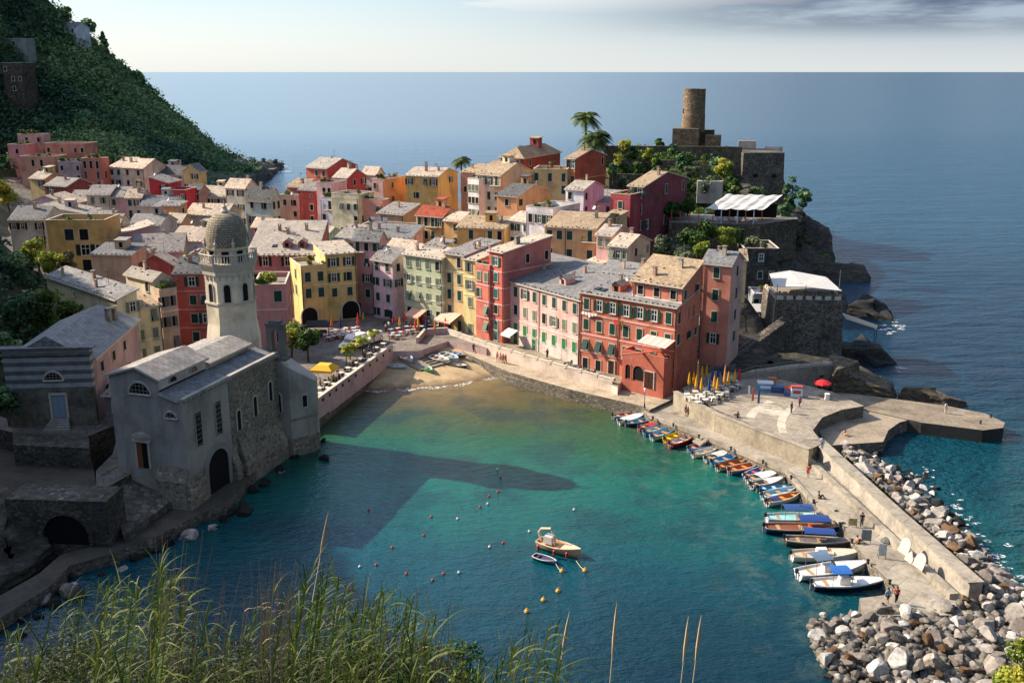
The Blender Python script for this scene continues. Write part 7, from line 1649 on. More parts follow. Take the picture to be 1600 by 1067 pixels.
for a, b, lab, kw in (
 ((100, 462), (285, 432), 'white rowing boat with red floor, first of the moored row', dict(hull='5f86a8', inner='c45a50', rail=W_)),
 ((140, 498), (345, 455), 'white rowing boat under a plain white cover in the moored row', dict(hull=W_, inner='cfcac0', cover=('dcd9d2', .1, .9))),
 ((200, 520), (415, 482), 'dark blue rowing boat with pale blue bow and red jacket inside', dict(hull='2a3a56', inner='6fa3bd', rail='7fb0c6')),
 ((287, 555), (487, 503), 'bright red rowing boat with covered middle beside the dark blue one', dict(hull='c0282a', inner='d9d0c4', rail='cf3030', cover=('c73a34', .3, .7))),
 ((327, 590), (522, 528), 'blue rowing boat with white and yellow inside next to the red one', dict(hull='35608f', inner='bcd0d0', rail='3f78ae')),
 ((383, 620), (580, 558), 'pale blue rowing boat with an orange mat', dict(hull='b8c8cc', inner='8fbccc', rail='5f9fc0', bench='c8824e')),
 ((478, 645), (657, 577), 'all yellow rowing boat between pale blue and red ones', dict(hull='d8b720', inner='cfae28', rail='e6c62c', bench='d8b82c')),
 ((540, 685), (714, 605), 'red edged rowing boat with white floor, last before the steps', dict(hull='a8262a', inner='d0c6c2', rail='c4302f')),
 ((668, 715), (890, 662), 'sky blue rowing boat with red and white stripes just past the steps', dict(hull='4a8fc0', inner='c86a60', rail='5fa6d0')),
 ((690, 752), (897, 702), 'narrow white rowing boat with grey motor past the steps', dict(hull=W_, inner='d6d2c8')),
 ((788, 790), (972, 728), 'cream rowing boat with weathered deck', dict(hull='d3cdbf', inner='c9bda6', cover=('d8d0c0', .35, .95))),
 ((838, 815), (1047, 757), 'bright blue rowing boat with blue inside and oars', dict(hull='3a86bd', inner='5a9fc6', rail='4696cc')),
 ((888, 860), (1100, 798), 'brown floored white rowing boat with varnished benches', dict(hull='c9c0b4', inner='a86a44', rail='8f5c3e', bench='b5763f')),
 ((983, 888), (1197, 822), 'blue grey rowing boat with orange floor boards', dict(hull='54708c', inner='c86c38', rail='d6cfc4', bench='cf7a3c')),
 ((1062, 918), (1257, 852), 'deep blue rowing boat with red stripe and white seats', dict(hull='2f6fae', inner='4f8cbc', rail='d9d4cc', bench='d0574a')),
 ((1112, 952), (1357, 888), 'long white rowing boat with a smooth white deck', dict(hull='d9d4cb', inner='b6b0a6', cover=('e6e2da', .3, .97))),
 ((1133, 990), (1372, 942), 'white and grey rowing boat with two square hatches', dict(hull='cfcac2', inner='8c8a86', cover=('dedad2', .45, .97)))):
    boat(Z2(*a), Z2(*b), 0, lab, group=q, beam=.30, **kw)
for a, b, lab, kw in (
 ((333, 342), (517, 320), 'dark rowing boat with pale blue seats near the long white ones', dict(hull='27323c', inner='5f93b0', rail='33485a', bench='9cc0d0')),
 ((350, 382), (552, 345), 'light blue rowing boat with white rim and grey motor', dict(hull='a9cdd8', inner='9cc4d2', rail='dfe6e4')),
 ((365, 420), (582, 382), 'white rowing boat with orange decking and blue stern cover', dict(hull='dcd6ca', inner='c4793c', rail='d8d0c2', bench='c98040', cover=('2c3c6c', .1, .35)))):
    boat(Z4(*a), Z4(*b), 0, lab, group=q, beam=.30, **kw)
g2 = 'larger boats moored at the pier'
boat(Z4(372, 520), Z4(752, 520), 0, 'white launch with aqua deck, blue canopy and steel roll cage', 'e4e0d8', '8fc2c4', 'e6e2da', beam=.27, canopy=('2b4a7c', -.25, .2, 1.9), deck='a9d2d0', group=g2, name='launch', cat='launch', mast=True)
boat(Z4(362, 578), Z4(800, 585), 0, 'dark blue wooden launch with blue canopy and red trim', '1f2f5c', '7d4a34', 'b9a48c', beam=.24, canopy=('25427c', -.05, .36, 1.8), deck='a8563c', group=g2, name='launch', cat='launch')
boat(Z4(485, 650), Z4(893, 672), 0, 'brown wooden launch with blue canopy and white ball fenders', '5c4a3c', '6e6258', 'c9bca6', beam=.24, canopy=('25427c', -.25, .2, 1.8), deck='7c7368', group=g2, name='launch', cat='launch')
boat(Z4(520, 745), Z4(937, 735), 0, 'cream open launch with beige console and sand colored rail', 'd9d2c6', 'c0ab92', 'd9cfbe', beam=.27, cabin=True, deck='c8b8a0', group=g2, name='launch', cat='launch')
boat(Z4(557, 858), Z4(968, 800), 0, 'white motor launch with grey sun roof and cream deck', 'e6e2dc', 'd9d2c6', 'eae6e0', beam=.28, cabin=True, canopy=('5a6f86', -.32, -.08, 2.3), deck='e0dbd2', group=g2, name='launch', cat='launch')
boat(Z4(645, 918), Z4(1082, 905), 0, 'white motor launch with navy hull and bright blue bimini', '222c3e', 'd9d4cc', 'e6e2dc', beam=.27, cabin=True, canopy=('2c62a8', -.28, -.02, 2.1), deck='e6e2da', group=g2, name='launch', cat='launch', nb=2)
# anchored boat in the middle with its dinghy
Z6 = lambda x, y: (760+x/4.104, 720+y/4.104)
cb2 = boat(Z6(335, 548), Z6(600, 625), 0, 'cream wooden boat anchored alone in the middle of the harbour', 'd8b08c', 'b98a64', 'e2c6a4', 'd9a878', beam=.36, deck='e0bd96', group=None, name='anchored_boat', cat='boat', Dp=1.05, motor=False)
Lc = (G(*Z6(600, 625), 0)-G(*Z6(335, 548), 0)).length; mb = MB(); mb.tube([(-.44*Lc, 0, .8), (-.50*Lc, 0, 1.7), (-.44*Lc, 0, 2.2), (-.2*Lc, 0, 2.5)], .13, 7); mb.tube([(-.2*Lc, 0, 2.5), (-.05*Lc, .5, .9)], .03, 4); mb.tube([(-.2*Lc, 0, 2.5), (-.05*Lc, -.5, .9)], .03, 4); mb.build('folded_awning', plain('cream_canvas', 'd8b596', .8), cb2)
mb = MB(); mb.box((-1.2, 0, 1.25), (1.1, 1.0, .8), taper=.85); mb.build('console', plain('pale_console', 'b8b4ae', .5), cb2)
for i, (x, y) in enumerate(((-1.8, -1.38), (.2, -1.4), (1.6, -1.15))): mb = MB(); mb.lathe([(.05, -.4), (.15, -.3), (.15, .2), (.05, .3)], 8); mb.build('fender', plain('red_fender', '9c2f2a', .5), cb2, (x, y, .65))
dg = boat(Z6(305, 622), Z6(447, 665), 0, 'small violet grey dinghy tied beside the anchored boat', '8f93b8', '4c4a66', 'd9d4d4', '3a3a4c', beam=.42, motor=False, name='dinghy', cat='dinghy', nb=2)
# boats drawn up on the beach
Z1 = lambda x, y: (450+x/4.21, 480+y/4.21)
for a, b, lab, hull, inn, rail in (((660, 395), (778, 408), 'blue and white boat drawn up closest to the pink parapet', '8fb4cc', 'c8d4d8', 'dfe4e4'), ((742, 328), (822, 368), 'narrow white and blue boat on the slipway side of the beach', 'd4dadc', '7ba6c4', 'e2e2de'), ((872, 398), (952, 440), 'green and white boat alone in the middle of the beach', '3f9a6c', 'd6d6cc', '4aa878'), ((940, 340), (1062, 372), 'big white boat with grey cover in the beach group', 'd9d8d4', 'b4b8bc', 'e6e2dc'), ((1012, 322), (1122, 362), 'pale blue boat lying against the big white one', '9cc0d4', '7f9fb4', 'd9e0e0'), ((1060, 312), (1172, 335), 'brown boat with bright blue bundle nearest the walk', '7c6650', '4a88bc', 'a89070'), ((1072, 382), (1176, 402), 'dark hulled white boat, lowest of the beach group', '33383c', 'c9ccc8', 'dedcd6')):
    pa, pb = G(*Z1(*a), 1.6), G(*Z1(*b), 1.6); zz = beach_z((pa.x+pb.x)/2, (pa.y+pb.y)/2)+.12; pa, pb = G(*Z1(*a), zz), G(*Z1(*b), zz)
    boat(tuple(pa), tuple(pb), zz, lab, hull, inn, rail, beam=.36, motor=False, group='boats on the beach', name='beached_boat', lean=.10)
# buoys
mb = MB(); mb.lathe([(.02, -.22), (.2, -.16), (.28, 0), (.2, .18), (.07, .25), (.07, .38), (.02, .4)], 12)
for nm, colr, lab, pts in (('r', 'c2452f', 'small red orange mooring buoy floating on the dark water', [(576, 797), (674, 807), (662, 836), (613, 855), (588, 882), (546, 921), (635, 896), (676, 906), (693, 896), (750, 792), (764, 775), (778, 768), (786, 848), (782, 746)]), ('o', 'd9a24a', 'yellow orange mooring buoy below the anchored boat', [(878, 892), (914, 891), (872, 923), (849, 937), (823, 955)]), ('w', 'd8d2c4', 'little pale buoy among the red ones', [(717, 894), (562, 885), (762, 787), (765, 854), (897, 796), (827, 830), (777, 733), (715, 810), (640, 1000)])):
    me = mb.mesh('buoy', plain('buoy_plastic', colr, .4, .9)); 
    for px, py in pts:
        o = link('buoy', me, None, G(px, py, .06)); o.scale = (.95,)*3 if nm == 'o' else (.6,)*3; tag(o, lab, 'buoy', {'r': 'red mooring buoys', 'o': 'yellow mooring buoys', 'w': 'pale mooring buoys'}[nm])
mbl = MB(); mbl.lathe([(.18, 0), (.13, .08), (.11, .3), (.19, .38), (.17, .46), (.02, .5)], 10); BOL = mbl.mesh('bollard', IRON)
for px, py in ((1020, 655), (1052, 666), (1092, 684), (1142, 703), (1192, 724), (1236, 748), (1271, 786), (1312, 822), (1331, 848), (1356, 880), (1390, 912), (1548, 652), (1532, 662)):
    tag(link('bollard', BOL, None, G(px, py, 1.5 if px < 1500 else 1.8)), 'dark iron mooring bollard at the edge of the %s' % ('pier' if px < 1500 else 'outer jetty'), 'bollard', 'mooring bollards on the %s' % ('pier' if px < 1500 else 'outer jetty'))
for (a, b, lab) in ((Z6(445, 660), Z6(485, 708), 'slack mooring rope from dinghy to yellow buoy'), (Z6(575, 640), Z6(632, 702), 'mooring rope from the anchored boat bow to its buoy')):
    p, q2 = G(*a, .35), G(*b, .12); mb = MB(); mb.tube([p, p.lerp(q2, .5)-Vector((0, 0, .12)), q2], .035, 5); tag(mb.build('mooring_rope', plain('rope', 'c8b794', .9)), lab, 'rope')
# ---------------------------------------------------------------- people
def skin_mesh(verts, edges, radii, mat, name, lev=1):
    me = bpy.data.meshes.new('tmp'); me.from_pydata(verts, edges, []); ob = bpy.data.objects.new('tmp', me); COL.objects.link(ob)
    m = ob.modifiers.new('s', 'SKIN'); m.use_smooth_shade = True
    for i, r in enumerate(radii): me.skin_vertices[0].data[i].radius = (r, r) if not hasattr(r, '__len__') else r
    me.skin_vertices[0].data[0].use_root = True
    s = ob.modifiers.new('u', 'SUBSURF'); s.levels = lev; s.render_levels = lev
    dg_ = bpy.context.evaluated_depsgraph_get(); dg_.update(); ev = ob.evaluated_get(dg_); out = bpy.data.meshes.new_from_object(ev); out.name = name
    bpy.data.objects.remove(ob); out.materials.clear(); out.materials.append(mat); return out
SKINM = plain('skin', 'c08a68', .6, .8)
def skeleton(pose):
    """joint positions facing -y; returns dict"""
    J = dict(pel=(0, 0, .95), wai=(0, .0, 1.10), che=(0, -.01, 1.32), nec=(0, -.01, 1.48), hed=(0, -.03, 1.60), top=(0, -.02, 1.73))
    for s, k in ((-1, 'l'), (1, 'r')):
        J['sh'+k] = (s*.18, 0, 1.42); J['el'+k] = (s*.23, .02, 1.14); J['wr'+k] = (s*.24, -.05, .90); J['ha'+k] = (s*.24, -.08, .80)
        J['hi'+k] = (s*.09, 0, .90); J['kn'+k] = (s*.10, -.02, .50); J['an'+k] = (s*.10, .02, .09); J['to'+k] = (s*.11, -.14, .04)
    if pose == 'walk':
        J['knl'] = (-.09, -.16, .52); J['anl'] = (-.09, -.22, .11); J['tol'] = (-.10, -.37, .06); J['knr'] = (.09, .05, .49); J['anr'] = (.09, .27, .14); J['tor'] = (.10, .14, .03)
        J['ell'] = (-.23, .12, 1.15); J['wrl'] = (-.23, .10, .92); J['hal'] = (-.22, .06, .83); J['elr'] = (.23, -.06, 1.15); J['wrr'] = (.21, -.22, .97); J['har'] = (.2, -.3, .92)
    if pose == 'phone':
        J['ell'] = (-.25, -.14, 1.22); J['wrl'] = (-.12, -.32, 1.40); J['hal'] = (-.07, -.36, 1.47); J['elr'] = (.25, -.14, 1.22); J['wrr'] = (.12, -.32, 1.40); J['har'] = (.07, -.36, 1.47)
    if pose == 'sit':
        for k in J:
            x, y, z = J[k]
            if k[:2] not in ('kn', 'an') and k not in ('tol', 'tor'): J[k] = (x, y+.05, z-.48)
        for s, k in ((-1, 'l'), (1, 'r')): J['kn'+k] = (s*.11, -.40, .46); J['an'+k] = (s*.11, -.38, .07); J['to'+k] = (s*.12, -.53, .03); J['el'+k] = (s*.24, -.08, .70); J['wr'+k] = (s*.14, -.30, .58); J['ha'+k] = (s*.1, -.38, .56)
    if pose == 'ground':
        for k in J:
            x, y, z = J[k]
            if k[:2] not in ('kn', 'an') and k not in ('tol', 'tor'): J[k] = (x, y+.15*(z-.95), z-.84)
        for s, k in ((-1, 'l'), (1, 'r')): J['kn'+k] = (s*.13, -.38, .44); J['an'+k] = (s*.13, -.62, .08); J['to'+k] = (s*.14, -.78, .05); J['el'+k] = (s*.27, .08, .36); J['wr'+k] = (s*.26, .22, .13); J['ha'+k] = (s*.26, .28, .04)
    return J
RAD = dict(pel=.135, wai=.12, che=.14, nec=.055, hed=.095, top=.075, sh=.065, el=.045, wr=.032, ha=.038, hi=.095, kn=.062, an=.042, to=.038)
def from_chain(J, chains, extra, mat, name):
    idx = {}; V = []; E = []; Rr = []
    for ch in chains:
        for a in ch:
            if a not in idx: idx[a] = len(V); V.append(J[a]); Rr.append(RAD.get(a, RAD.get(a[:2], .05))+extra)
        E += [(idx[a], idx[b]) for a, b in zip(ch[:-1], ch[1:])]
    return skin_mesh(V, E, Rr, mat, name)
POSE = {}
def pose_mesh(pose):
    if pose in POSE: return POSE[pose]
    J = skeleton(pose); J2 = dict(J)
    body = from_chain(J, [['pel', 'wai', 'che', 'nec', 'hed', 'top'], ['che', 'shl', 'ell', 'wrl', 'hal'], ['che', 'shr', 'elr', 'wrr', 'har'], ['pel', 'hil', 'knl', 'anl', 'tol'], ['pel', 'hir', 'knr', 'anr', 'tor']], 0, SKINM, 'body')
    for k in 'lr':
        a, b = Vector(J['sh'+k]), Vector(J['el'+k]); J2['sl'+k] = tuple(a.lerp(b, .8)); a, b = Vector(J['hi'+k]), Vector(J['kn'+k]); J2['st'+k] = tuple(a.lerp(b, .9)); a, b = Vector(J['kn'+k]), Vector(J['an'+k]); J2['tr'+k] = tuple(a.lerp(b, .9))
    RAD['sl'] = .05; RAD['st'] = .075; RAD['tr'] = .055; J2['bas'] = tuple(Vector(J['pel'])+Vector((0, 0, -.02))); RAD['bas'] = .13
    shirt = from_chain(J2, [['bas', 'wai', 'che'], ['che', 'shl', 'sll'], ['che', 'shr', 'slr']], .022, SKINM, 'shirt')
    shorts = from_chain(J2, [['pel', 'hil', 'stl'], ['pel', 'hir', 'str']], .018, SKINM, 'trousers')
    longs = from_chain(J2, [['pel', 'hil', 'knl', 'trl'], ['pel', 'hir', 'knr', 'trr']], .016, SKINM, 'trousers')
    h = Vector(J['hed']); mb = MB(); prof = [(.112, .0), (.118, .05), (.10, .11), (.06, .15), (.01, .165)]
    mb.lathe(prof, 12, tuple(h+Vector((0, .02, .0))), cap=True); hair = mb.mesh('hair', SKINM, True)
    POSE[pose] = (body, shirt, shorts, longs, hair); return POSE[pose]
PC = {}
def recol(me, h):
    k = (me.name, h)
    if k not in PC: c = me.copy(); c.name = me.name; c.materials.clear(); c.materials.append(plain('cloth', h, .85, .85)); PC[k] = c
    return PC[k]
def person(p, face, pose, label, shirt, leg, long=True, hair='2a1f18', group=None, s=1.0):
    b, sh, so_, lo, ha = pose_mesh(pose); root = empty('person', p, R(face), label, 'person', group); root.scale = (s, s, s)
    link('body', b, root); 
    if shirt: link('shirt', recol(sh, shirt), root)
    link('trousers', recol(lo if long else so_, leg), root); link('hair', recol(ha, hair), root); return root
ZP, ZL, ZW = 1.51, 3.51, 2.01
for px, py, z, f, pose, lab, sh, lg, lo in (
 (1262, 746, ZP, 150, 'phone', 'woman in a red swimsuit raising both hands on the pier', 'a83a34', 'a83a34', False),
 (1346, 823, ZP, 160, 'walk', 'person in black walking past the notice boards on the pier', '1d1e22', '26282c', True),
 (1386, 944, ZP, 20, 'walk', 'man in light blue shirt at the pier end, beside the one in red', '6a9cc4', '4a5460', False),
 (1400, 942, ZP, -10, 'walk', 'person in red top and dark trousers at the pier end', 'b03530', '1d1f26', True),
 (1380, 955, ZP, 60, 'ground', 'person sitting on the pier edge by the boulders', 'b9a894', '5a5248', True),
 (1194, 697, ZP, 170, 'stand', 'dark dressed person standing by the plaza wall, the left of two', '3a3a42', '8c7462', False),
 (1214, 704, ZP, -60, 'stand', 'person in black standing by the plaza wall with a bag', '17181b', '17181b', True),
 (1071, 650, ZP, 120, 'stand', 'person in dark top standing near the stone bench', '2b2d33', '6a5a4c', False),
 (1152, 652, ZL, 200, 'ground', 'person in olive jacket sitting on the plaza wall', '4f5a3c', '2e3036', True),
 (1236, 646, ZL, 40, 'stand', 'man in black standing near the inlaid plaza circle', '24262c', '6d7c92', True),
 (1249, 637, ZL, 200, 'walk', 'person in pinkish top walking by the plaza stalls', 'b4606a', '5a4448', True),
 (1284, 702, 4.15, 0, 'stand', 'person in pale blue leaning at the top of the breakwater wall', 'a9c4d6', '7d93a4', True),
 (1477, 646, 1.81, 30, 'stand', 'person in white standing alone on the outer jetty', 'dcd8d0', 'cfc8bc', True),
 (1320, 680, 1.71, 20, 'ground', 'sunbather sitting on the round platform near the boulders', 'd6b49c', 'cdbfae', False),
 (740, 551, ZW, 20, 'walk', 'person in dark red walking down the beach walk', '6a2f33', '3a3238', True),
 (777, 565, ZW, 160, 'walk', 'first of four walkers in pink on the beach walk', 'c08078', 'a06a60', False),
 (782, 567, ZW, 165, 'walk', 'second of four walkers, in pale top, on the beach walk', 'd8b4a4', '8c5a54', False),
 (786, 568, ZW, 160, 'stand', 'third of four walkers, in red, on the beach walk', 'b0524c', '7a4a44', False),
 (790, 569, ZW, 150, 'walk', 'last of four walkers, in maroon, on the beach walk', '8a3a40', '5a3236', True),
 (924, 598, ZW, 60, 'walk', 'slim person in black crossing the sunny walk by the pink house', '1d1e20', '2a2b2e', True),
 (949, 604, ZW, 30, 'stand', 'person in grey near the arcaded terrace block', '4a4a4c', '3a3a3c', True),
 (855, 560, 3.26, 30, 'stand', 'person standing in a doorway of the pale pink house', '2a2a2e', '2a2a2e', True),
 (1280, 778, ZP, 80, 'ground', 'person in dark clothes sitting by the landing steps', '3d332c', '5a4a3e', True),
 (1340, 848, ZP, 100, 'ground', 'sunbather sitting on the pier edge near the cream launch', 'b08a6c', '5a4a40', False)):
    person(G(px, py, z), f, pose, lab, sh, lg, lo)
rp = random.Random(9)
cl = ['8a3a34', '3a4a6a', 'c9c0b4', '2a2a2e', 'b08a5c', '5a7a6a', 'd8d2c8', '6a4a5a']
for i in range(26):   # visitors around the cafes, too small to tell apart
    px, py = [(rp.uniform(655, 700), rp.uniform(490, 514)), (rp.uniform(500, 610), rp.uniform(552, 590)), (rp.uniform(600, 660), rp.uniform(478, 520))][i % 3]
    if i % 3 == 1: py = 640-(px-484)*.70-rp.uniform(6, 22)
    c = cl[i % 8]; wd = {'8a3a34': 'dark red', '3a4a6a': 'navy', 'c9c0b4': 'beige', '2a2a2e': 'black', 'b08a5c': 'tan', '5a7a6a': 'green', 'd8d2c8': 'white', '6a4a5a': 'plum'}[c]
    where = ['cafe terrace by the green house', 'pink parapet cafe', 'open square'][i % 3]
    person(G(px, py, 3.21), rp.uniform(0, 360), rp.choice(('stand', 'walk')), 'visitor in a %s top on the %s' % (wd, where), c, '3a3a40', True, group='visitors on the square')
# ---------------------------------------------------------------- parasols, tables, chairs
def parasol(p, h, col, label, group, open_=False, name='parasol'):
    root = empty(name, p, rp.uniform(0, 3), label, 'parasol', group); mb = MB(); mb.tube([(0, 0, 0), (0, 0, h)], .035, 6); mb.box((0, 0, .06), (.5, .5, .12)); mb.build('pole', plain('parasol_pole', '8a7a64', .6), root)
    mb = MB()
    if open_: mb.lathe([(1.35, h-.65), (1.3, h-.5), (.7, h-.2), (.04, h+.02)], 8)
    else: mb.lathe([(.05, h*.38), (.20, h*.42), (.24, h*.50), (.17, h*.72), (.13, h*.84), (.06, h*.95), (.02, h*1.02)], 9)
    mb.build('canopy', plain('parasol_cloth', col, .8, .9), root)
yl = 'd99a1e'
for i, (px, py) in enumerate(((1076, 613), (1083, 612), (1096, 602), (1103, 600), (1095, 622), (1115, 618), (1120, 622), (1131, 613), (1137, 612), (1147, 609), (1087, 618))):
    parasol(G(px, py, 3.51), 3.2, yl, 'folded yellow parasol among the white tables on the plaza', 'yellow parasols on the plaza')
for i, (px, py) in enumerate(((1107, 624), (1112, 608), (1121, 604), (1128, 600))): parasol(G(px, py, 3.51), 3.4, '2c4374', 'folded navy blue parasol among the yellow ones on the plaza', 'blue parasols on the plaza')
parasol(G(1154, 606, 3.51), 3.2, 'b8323a', 'folded red parasol at the end of the yellow ones', None)
parasol(G(1131, 616, 3.51), 4.6, 'c98a3c', 'tallest folded orange parasol on the plaza', None); parasol(G(1089, 610, 3.51), 4.8, 'b07a50', 'tall brown folded parasol beside the yellow ones', None)
parasol(G(1284, 618, 3.51), 2.5, 'c4282c', 'open red parasol over the plaza stall', None, True)
for (px, py, c, h, lab) in ((560, 523, 'd8482a', 4.2, 'tall folded orange red parasol before the large yellow arch'), (533, 524, '2a4470', 3.8, 'tall folded blue parasol before the yellow arch'), (519, 520, 'd9622e', 3.2, 'small folded orange parasol left of the blue one'), (568, 508, 'd08a2a', 2.6, 'small amber parasol by the corner of the yellow house'), (615, 515, 'b52a34', 2.8, 'dark red folded parasol at the edge of the cafe terrace'), (625, 518, 'dd9628', 2.9, 'amber folded parasol second on the cafe terrace'), (633, 512, 'd4382a', 2.9, 'scarlet folded parasol behind the amber one'), (649, 524, 'de5a22', 3.2, 'bright orange parasol nearest the curved pink wall'), (654, 520, 'e0962c', 3.2, 'yellow orange parasol beside the bright orange one'), (662, 511, 'b02a38', 2.6, 'crimson folded parasol deep in the cafe terrace'), (666, 525, '323c78', 3.2, 'indigo folded parasol by the pink wall'), (680, 524, 'e08a30', 3.0, 'pale orange parasol at the middle of the pink wall'), (696, 520, 'c2242e', 3.0, 'red parasol at the beach walk end of the terrace'), (645, 508, 'c9a88a', 2.8, 'beige folded parasol under the awning')):
    parasol(G(px, py, 3.21), h, c, lab, 'folded parasols on the square')
def table_mesh(col):
    mb = MB(); mb.box((0, 0, .73), (.85, .85, .05), 0); mb.tube([(0, 0, 0), (0, 0, .72)], .05, 6, 1); mb.box((0, 0, .03), (.5, .5, .06), 0, 1); return mb.mesh('cafe_table', [plain('table_top', col, .6), IRON])
def chair_mesh(col):
    mb = MB(); mb.box((0, 0, .45), (.44, .44, .05)); mb.box((0, .2, .72), (.42, .04, .42), rx=-.15)
    for x in (-.19, .19):
        for y in (-.19, .19): mb.tube([(x, y, 0), (x, y, .45)], .025, 4)
    return mb.mesh('cafe_chair', plain('chair_frame', col, .6))
def cafe(n, area_fn, tcol, ccol, z, wt, wc, group, seed):
    r = random.Random(seed); tm_, cm2 = table_mesh(tcol), chair_mesh(ccol)
    for i in range(n):
        px, py = area_fn(i, r); p = G(px, py, z); a = r.uniform(0, 6.28); o = link('cafe_table', tm_, None, p, (0, 0, a)); tag(o, wt, 'table', group+' tables')
        for k in range(2):
            t = a+math.pi*k+r.uniform(-.2, .2); q = p+Vector((math.cos(t)*.72, math.sin(t)*.72, 0)); o = link('cafe_chair', cm2, None, q, (0, 0, t-math.pi/2)); tag(o, wc, 'chair', group+' chairs')
cafe(26, lambda i, r: (1075+(i % 7)*11.5+(i//7)*5+r.uniform(-2, 2), 632-(i % 7)*4.0+(i//7)*4.4-10+r.uniform(-1, 1)), 'c4beb2', 'b8b2a8', 3.51, 'white cafe table on the stone plaza', 'white cafe chair on the stone plaza', 'plaza', 1)
cafe(20, lambda i, r: (508+(i % 7)*8.5+(i//7)*2+r.uniform(-2, 2), 524-(i % 7)*1.2+(i//7)*4.2+r.uniform(-1, 1)), 'b9c0c4', 'c9866a', 3.21, 'pale cafe table in front of the yellow arches', 'orange cafe chair in front of the yellow arches', 'yellow house', 2)
cafe(18, lambda i, r: (612+(i % 7)*12+r.uniform(-2, 2), 512+(i//7)*5-(i % 7)*.6+(8 if i % 7 < 2 else 0)+r.uniform(-1, 1)), 'a8b0b4', '8a4038', 3.21, 'grey cafe table on the umbrella terrace', 'dark red cafe chair on the umbrella terrace', 'umbrella terrace', 3)
cafe(20, lambda i, r: (500+(i % 10)*11, 641-(16+(i % 10)*11)*.715-8-(i//10)*9+r.uniform(-1, 1)), 'c9c0b0', '33363a', 3.21, 'beige cafe table behind the pink parapet', 'black cafe chair behind the pink parapet', 'parapet', 4)
cafe(5, lambda i, r: (888+i*12, 573+i*4.6), '4a4a48', '2e2e2e', 3.26, 'dark cafe table before the red harbour house', 'dark cafe chair before the red harbour house', 'red house', 5)
# yellow gazebo, stall, awnings
gz = empty('gazebo', G(508, 597, 3.2), R(-12), 'yellow canvas gazebo on the square beside the church end', 'gazebo'); mb = MB()
for x in (-1.7, 1.7):
    for y in (-1.5, 1.5): mb.tube([(x, y, 0), (x, y, 2.3)], .05, 5)
mb.build('frame', plain('gazebo_frame', 'b59a5c', .6), gz); mb = MB(); a_ = [(-1.8, -1.6, 2.3), (1.8, -1.6, 2.3), (1.8, 1.6, 2.3), (-1.8, 1.6, 2.3)]; t_ = [(-1.0, -.8, 2.95), (1.0, -.8, 2.95), (1.0, .8, 2.95), (-1.0, .8, 2.95)]
for i in range(4): j = (i+1) % 4; mb.face([a_[i], a_[j], t_[j], t_[i]]); b0, b1 = Vector(a_[i]), Vector(a_[j]); mb.face([b0-Vector((0, 0, .35)), b1-Vector((0, 0, .35)), b1, b0])
mb.face(t_); mb.build('canvas', plain('gazebo_canvas', 'd9a42c', .8), gz)
def awning(p, th, w, d, drop, cols, label, stripes=8):
    root = empty('awning', p, th, label, 'awning'); mb = MB()
    for i in range(stripes):
        x0, x1 = -w/2+w*i/stripes, -w/2+w*(i+1)/stripes
        mb.face([(x0, -d, -drop), (x1, -d, -drop), (x1, 0, 0), (x0, 0, 0)], i % 2); mb.face([(x0, 0, -.04), (x1, 0, -.04), (x1, -d, -drop-.04), (x0, -d, -drop-.04)], i % 2); mb.face([(x0, -d-.01, -drop-.3), (x1, -d-.01, -drop-.3), (x1, -d-.01, -drop), (x0, -d-.01, -drop)], i % 2)
    mb.build('canvas', [plain('awning_cloth', c, .8, .85) for c in cols], root); mb = MB()
    for x in (-w/2+.05, w/2-.05): mb.tube([(x, 0, -.9), (x, -d, -drop)], .03, 4)
    mb.build('arm', STEEL, root)
p = G(655, 512, 3.2); awning((p.x, p.y+2, 6.4), R(-36), 3.6, 2.6, 1.0, ('d9a58a', 'd9a58a'), 'salmon awning low on the pale green house')
p = G(708, 518, 3.2); awning((p.x, p.y+1.5, 6.6), R(-42), 4.4, 3.0, 1.2, ('dba890', 'd8b4a0'), 'wide pink awning under the ochre house')
p = G(800, 542, 3.2); awning((p.x+.2, p.y+.9, 6.2), R(-50), 2.6, 1.8, .8, ('e2ddd4', 'dcd6cc'), 'white shop awning on the pale pink house')
p = G(497, 525, 3.2); st = empty('black_stall', p, R(10), 'black covered market stall beside the yellow arches', 'stall'); mb = MB(); mb.prism([(-2, -1.2), (2, -1.2), (2, 1.2), (-2, 1.2)], 1.9, [2.1, 2.1, 2.7, 2.7]); mb.build('roof', plain('black_canvas', '24262a', .7), st); mb = MB()
for x in (-1.9, 1.9):
    for y in (-1.1, 1.1): mb.tube([(x, y, 0), (x, y, 2)], .05, 5)
mb.box((0, 0, .5), (3.2, 1.4, 1.0)); mb.build('counter', plain('stall_counter', '33363a', .7), st)
